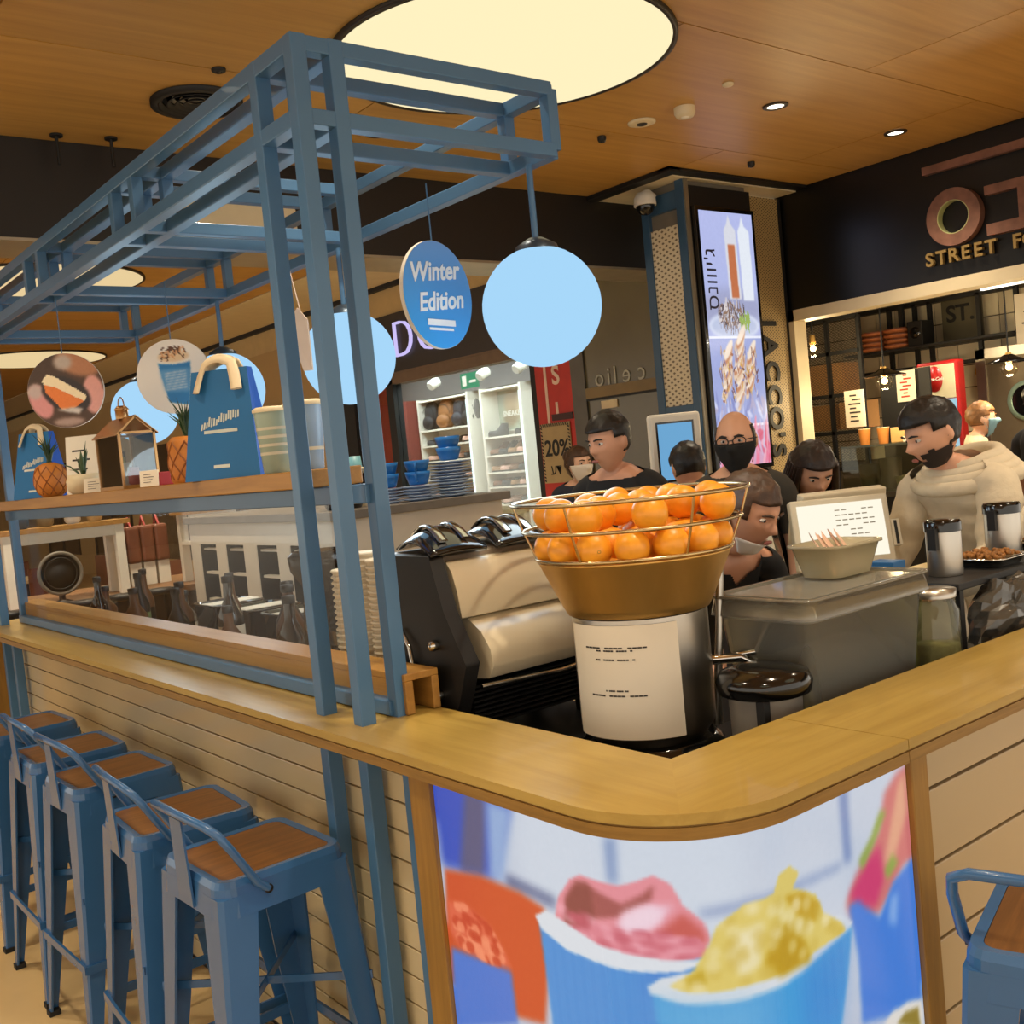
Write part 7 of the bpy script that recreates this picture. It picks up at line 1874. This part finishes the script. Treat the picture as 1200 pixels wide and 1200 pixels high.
for k in range(4):
    x = 2.36 + k * 0.10
    t = thing('brown_bag', ord_[k] + ' brown leather bag from the left on the stall', 'bag', (x, 7.45, 0.941), 0, 'brown bags on the stall')
    part('body', MB().box((x - 0.048, 7.38, 0.941 + 0.16), (x + 0.048, 7.56, 1.36)), BRN, t, bevel=0.02); part('stand', MB().box((x - 0.04, 7.40, 0.941), (x + 0.04, 7.54, 1.10)), WHITE, t); part('handle', MB().tube([(x, 7.42, 1.355), (x, 7.47, 1.42), (x, 7.52, 1.355)], 0.009, 6), mat('red_strap', (150, 34, 32), 0.5), t)
for k in range(5):
    x = 0.75 + k * 0.22
    t = thing('stool_dark', ord_[k] + ' dark round stool from the left beyond the glass', 'stool', (x + 0.6, 6.35, 0), 0, 'dark stools beyond the glass')
    part('seat', MB().lathe([(0.09, 0), (0.1, 0.01), (0.1, 0.03), (0, 0.035)], (x + 0.6, 6.35, 0.97), 18), BLACKM, t)
    for s in (-1, 1):
        for q in (-1, 1): part('leg', MB().bar((x + 0.6 + s * 0.06, 6.35 + q * 0.06, 0.975), (x + 0.6 + s * 0.1, 6.35 + q * 0.1, 0), 0.02), BLACKM, t)
for k, (x, c, h, lab) in enumerate(((1.70, (60, 80, 104), 0.16, 'dark blue jar on the long white stand'), (1.85, (120, 108, 84), 0.13, 'olive jar on the long white stand'), (2.02, (206, 214, 222), 0.20, 'white vase on the long white stand'), (2.16, (170, 150, 110), 0.22, 'tan vase on the long white stand'))):
    solo('vase', MB().lathe([(0.035, 0), (0.05, 0.02), (0.055, h * 0.6), (0.035, h * 0.85), (0.04, h), (0.03, h)], (x, 7.2, 1.431), 18), mat('vase_%d' % k, c, 0.5), lab, 'vase', 'vases on the long stand')
t = thing('desk_fan', 'round dark desk fan under the long white stand', 'fan', (1.86, 7.05, 0.941)); part('cage', MB().tube([(1.86 + 0.13 * math.cos(a), 7.03, 1.13 + 0.13 * math.sin(a)) for a in [2 * PI * q / 28 for q in range(28)]], 0.012, 8, closed=True), mat('fan_grey', (120, 112, 100), 0.4), t)
part('motor', MB().lathe([(0.06, 0), (0.07, 0.03), (0.05, 0.08), (0, 0.09)], (0, 0, 0), 18, T(1.86, 7.03, 1.13) @ rot('X', -90)), BLACKM, t); part('base', MB().lathe([(0.08, 0), (0.02, 0.02), (0.02, 0.06)], (1.86, 7.05, 0.941), 18), BLACKM, t)
part('grille', MB().tube([(1.86 + 0.10 * math.cos(a), 7.02, 1.13 + 0.10 * math.sin(a)) for a in [2 * PI * q / 28 for q in range(28)]], 0.004, 6, closed=True), BLACKM, t); part('guard_disc', MB().lathe([(0, 0), (0.12, 0.0), (0.12, 0.006), (0, 0.012)], (0, 0, 0), 28, T(1.86, 7.035, 1.13) @ rot('X', 90)), BLACKM, t)
# a few chairs and tables in the food court far left
def table(x, y, label):
    t = thing('cafe_table', label, 'table', (x, y, 0), 0, 'cafe tables beyond the kiosk'); part('top', MB().box((x - 0.4, y - 0.4, 0.72), (x + 0.4, y + 0.4, 0.75)), CREAM, t, bevel=0.004); part('pedestal', MB().lathe([(0.25, 0), (0.25, 0.02), (0.04, 0.04), (0.04, 0.72)], (x, y, 0), 20), BLACKM, t)
def chair(x, y, rz, label):
    t = thing('cafe_chair', label, 'chair', (x, y, 0), math.radians(rz), 'cafe chairs beyond the kiosk')
    part('seat', MB().box((-0.2, -0.2, 0.43), (0.2, 0.2, 0.46)), BRN, t, True); part('backrest', MB().box((-0.2, 0.17, 0.55), (0.2, 0.2, 0.90)), BRN, t, True)
    for sx in (-1, 1):
        for sy in (-1, 1): part('leg', MB().bar((sx * 0.18, sy * 0.18, 0.44), (sx * 0.2, sy * 0.2, 0), 0.03), BLACKM, t, True)
        part('back_post', MB().bar((sx * 0.18, 0.185, 0.44), (sx * 0.18, 0.185, 0.9), 0.025), BLACKM, t, True)
for i, (x, y) in enumerate(((0.2, 9.0), (1.8, 10.2), (3.6, 9.3), (0.6, 12.2), (3.0, 12.6))):
    table(x, y, ('square cream table left of the stall', 'square cream table directly beyond the stall', 'square cream table before the shoe shop', 'farther square cream table at left', 'farther square cream table at right')[i])
    for q, (dx, dy, rz) in enumerate(((0, -0.62, 180), (0, 0.62, 0), (0.62, 0, -90))):
        chair(x + dx, y + dy, rz, ('near', 'far', 'right')[q] + ' side brown chair at the ' + ('square cream table left of the stall', 'table directly beyond the stall', 'table before the shoe shop', 'farther left table', 'farther right table')[i])
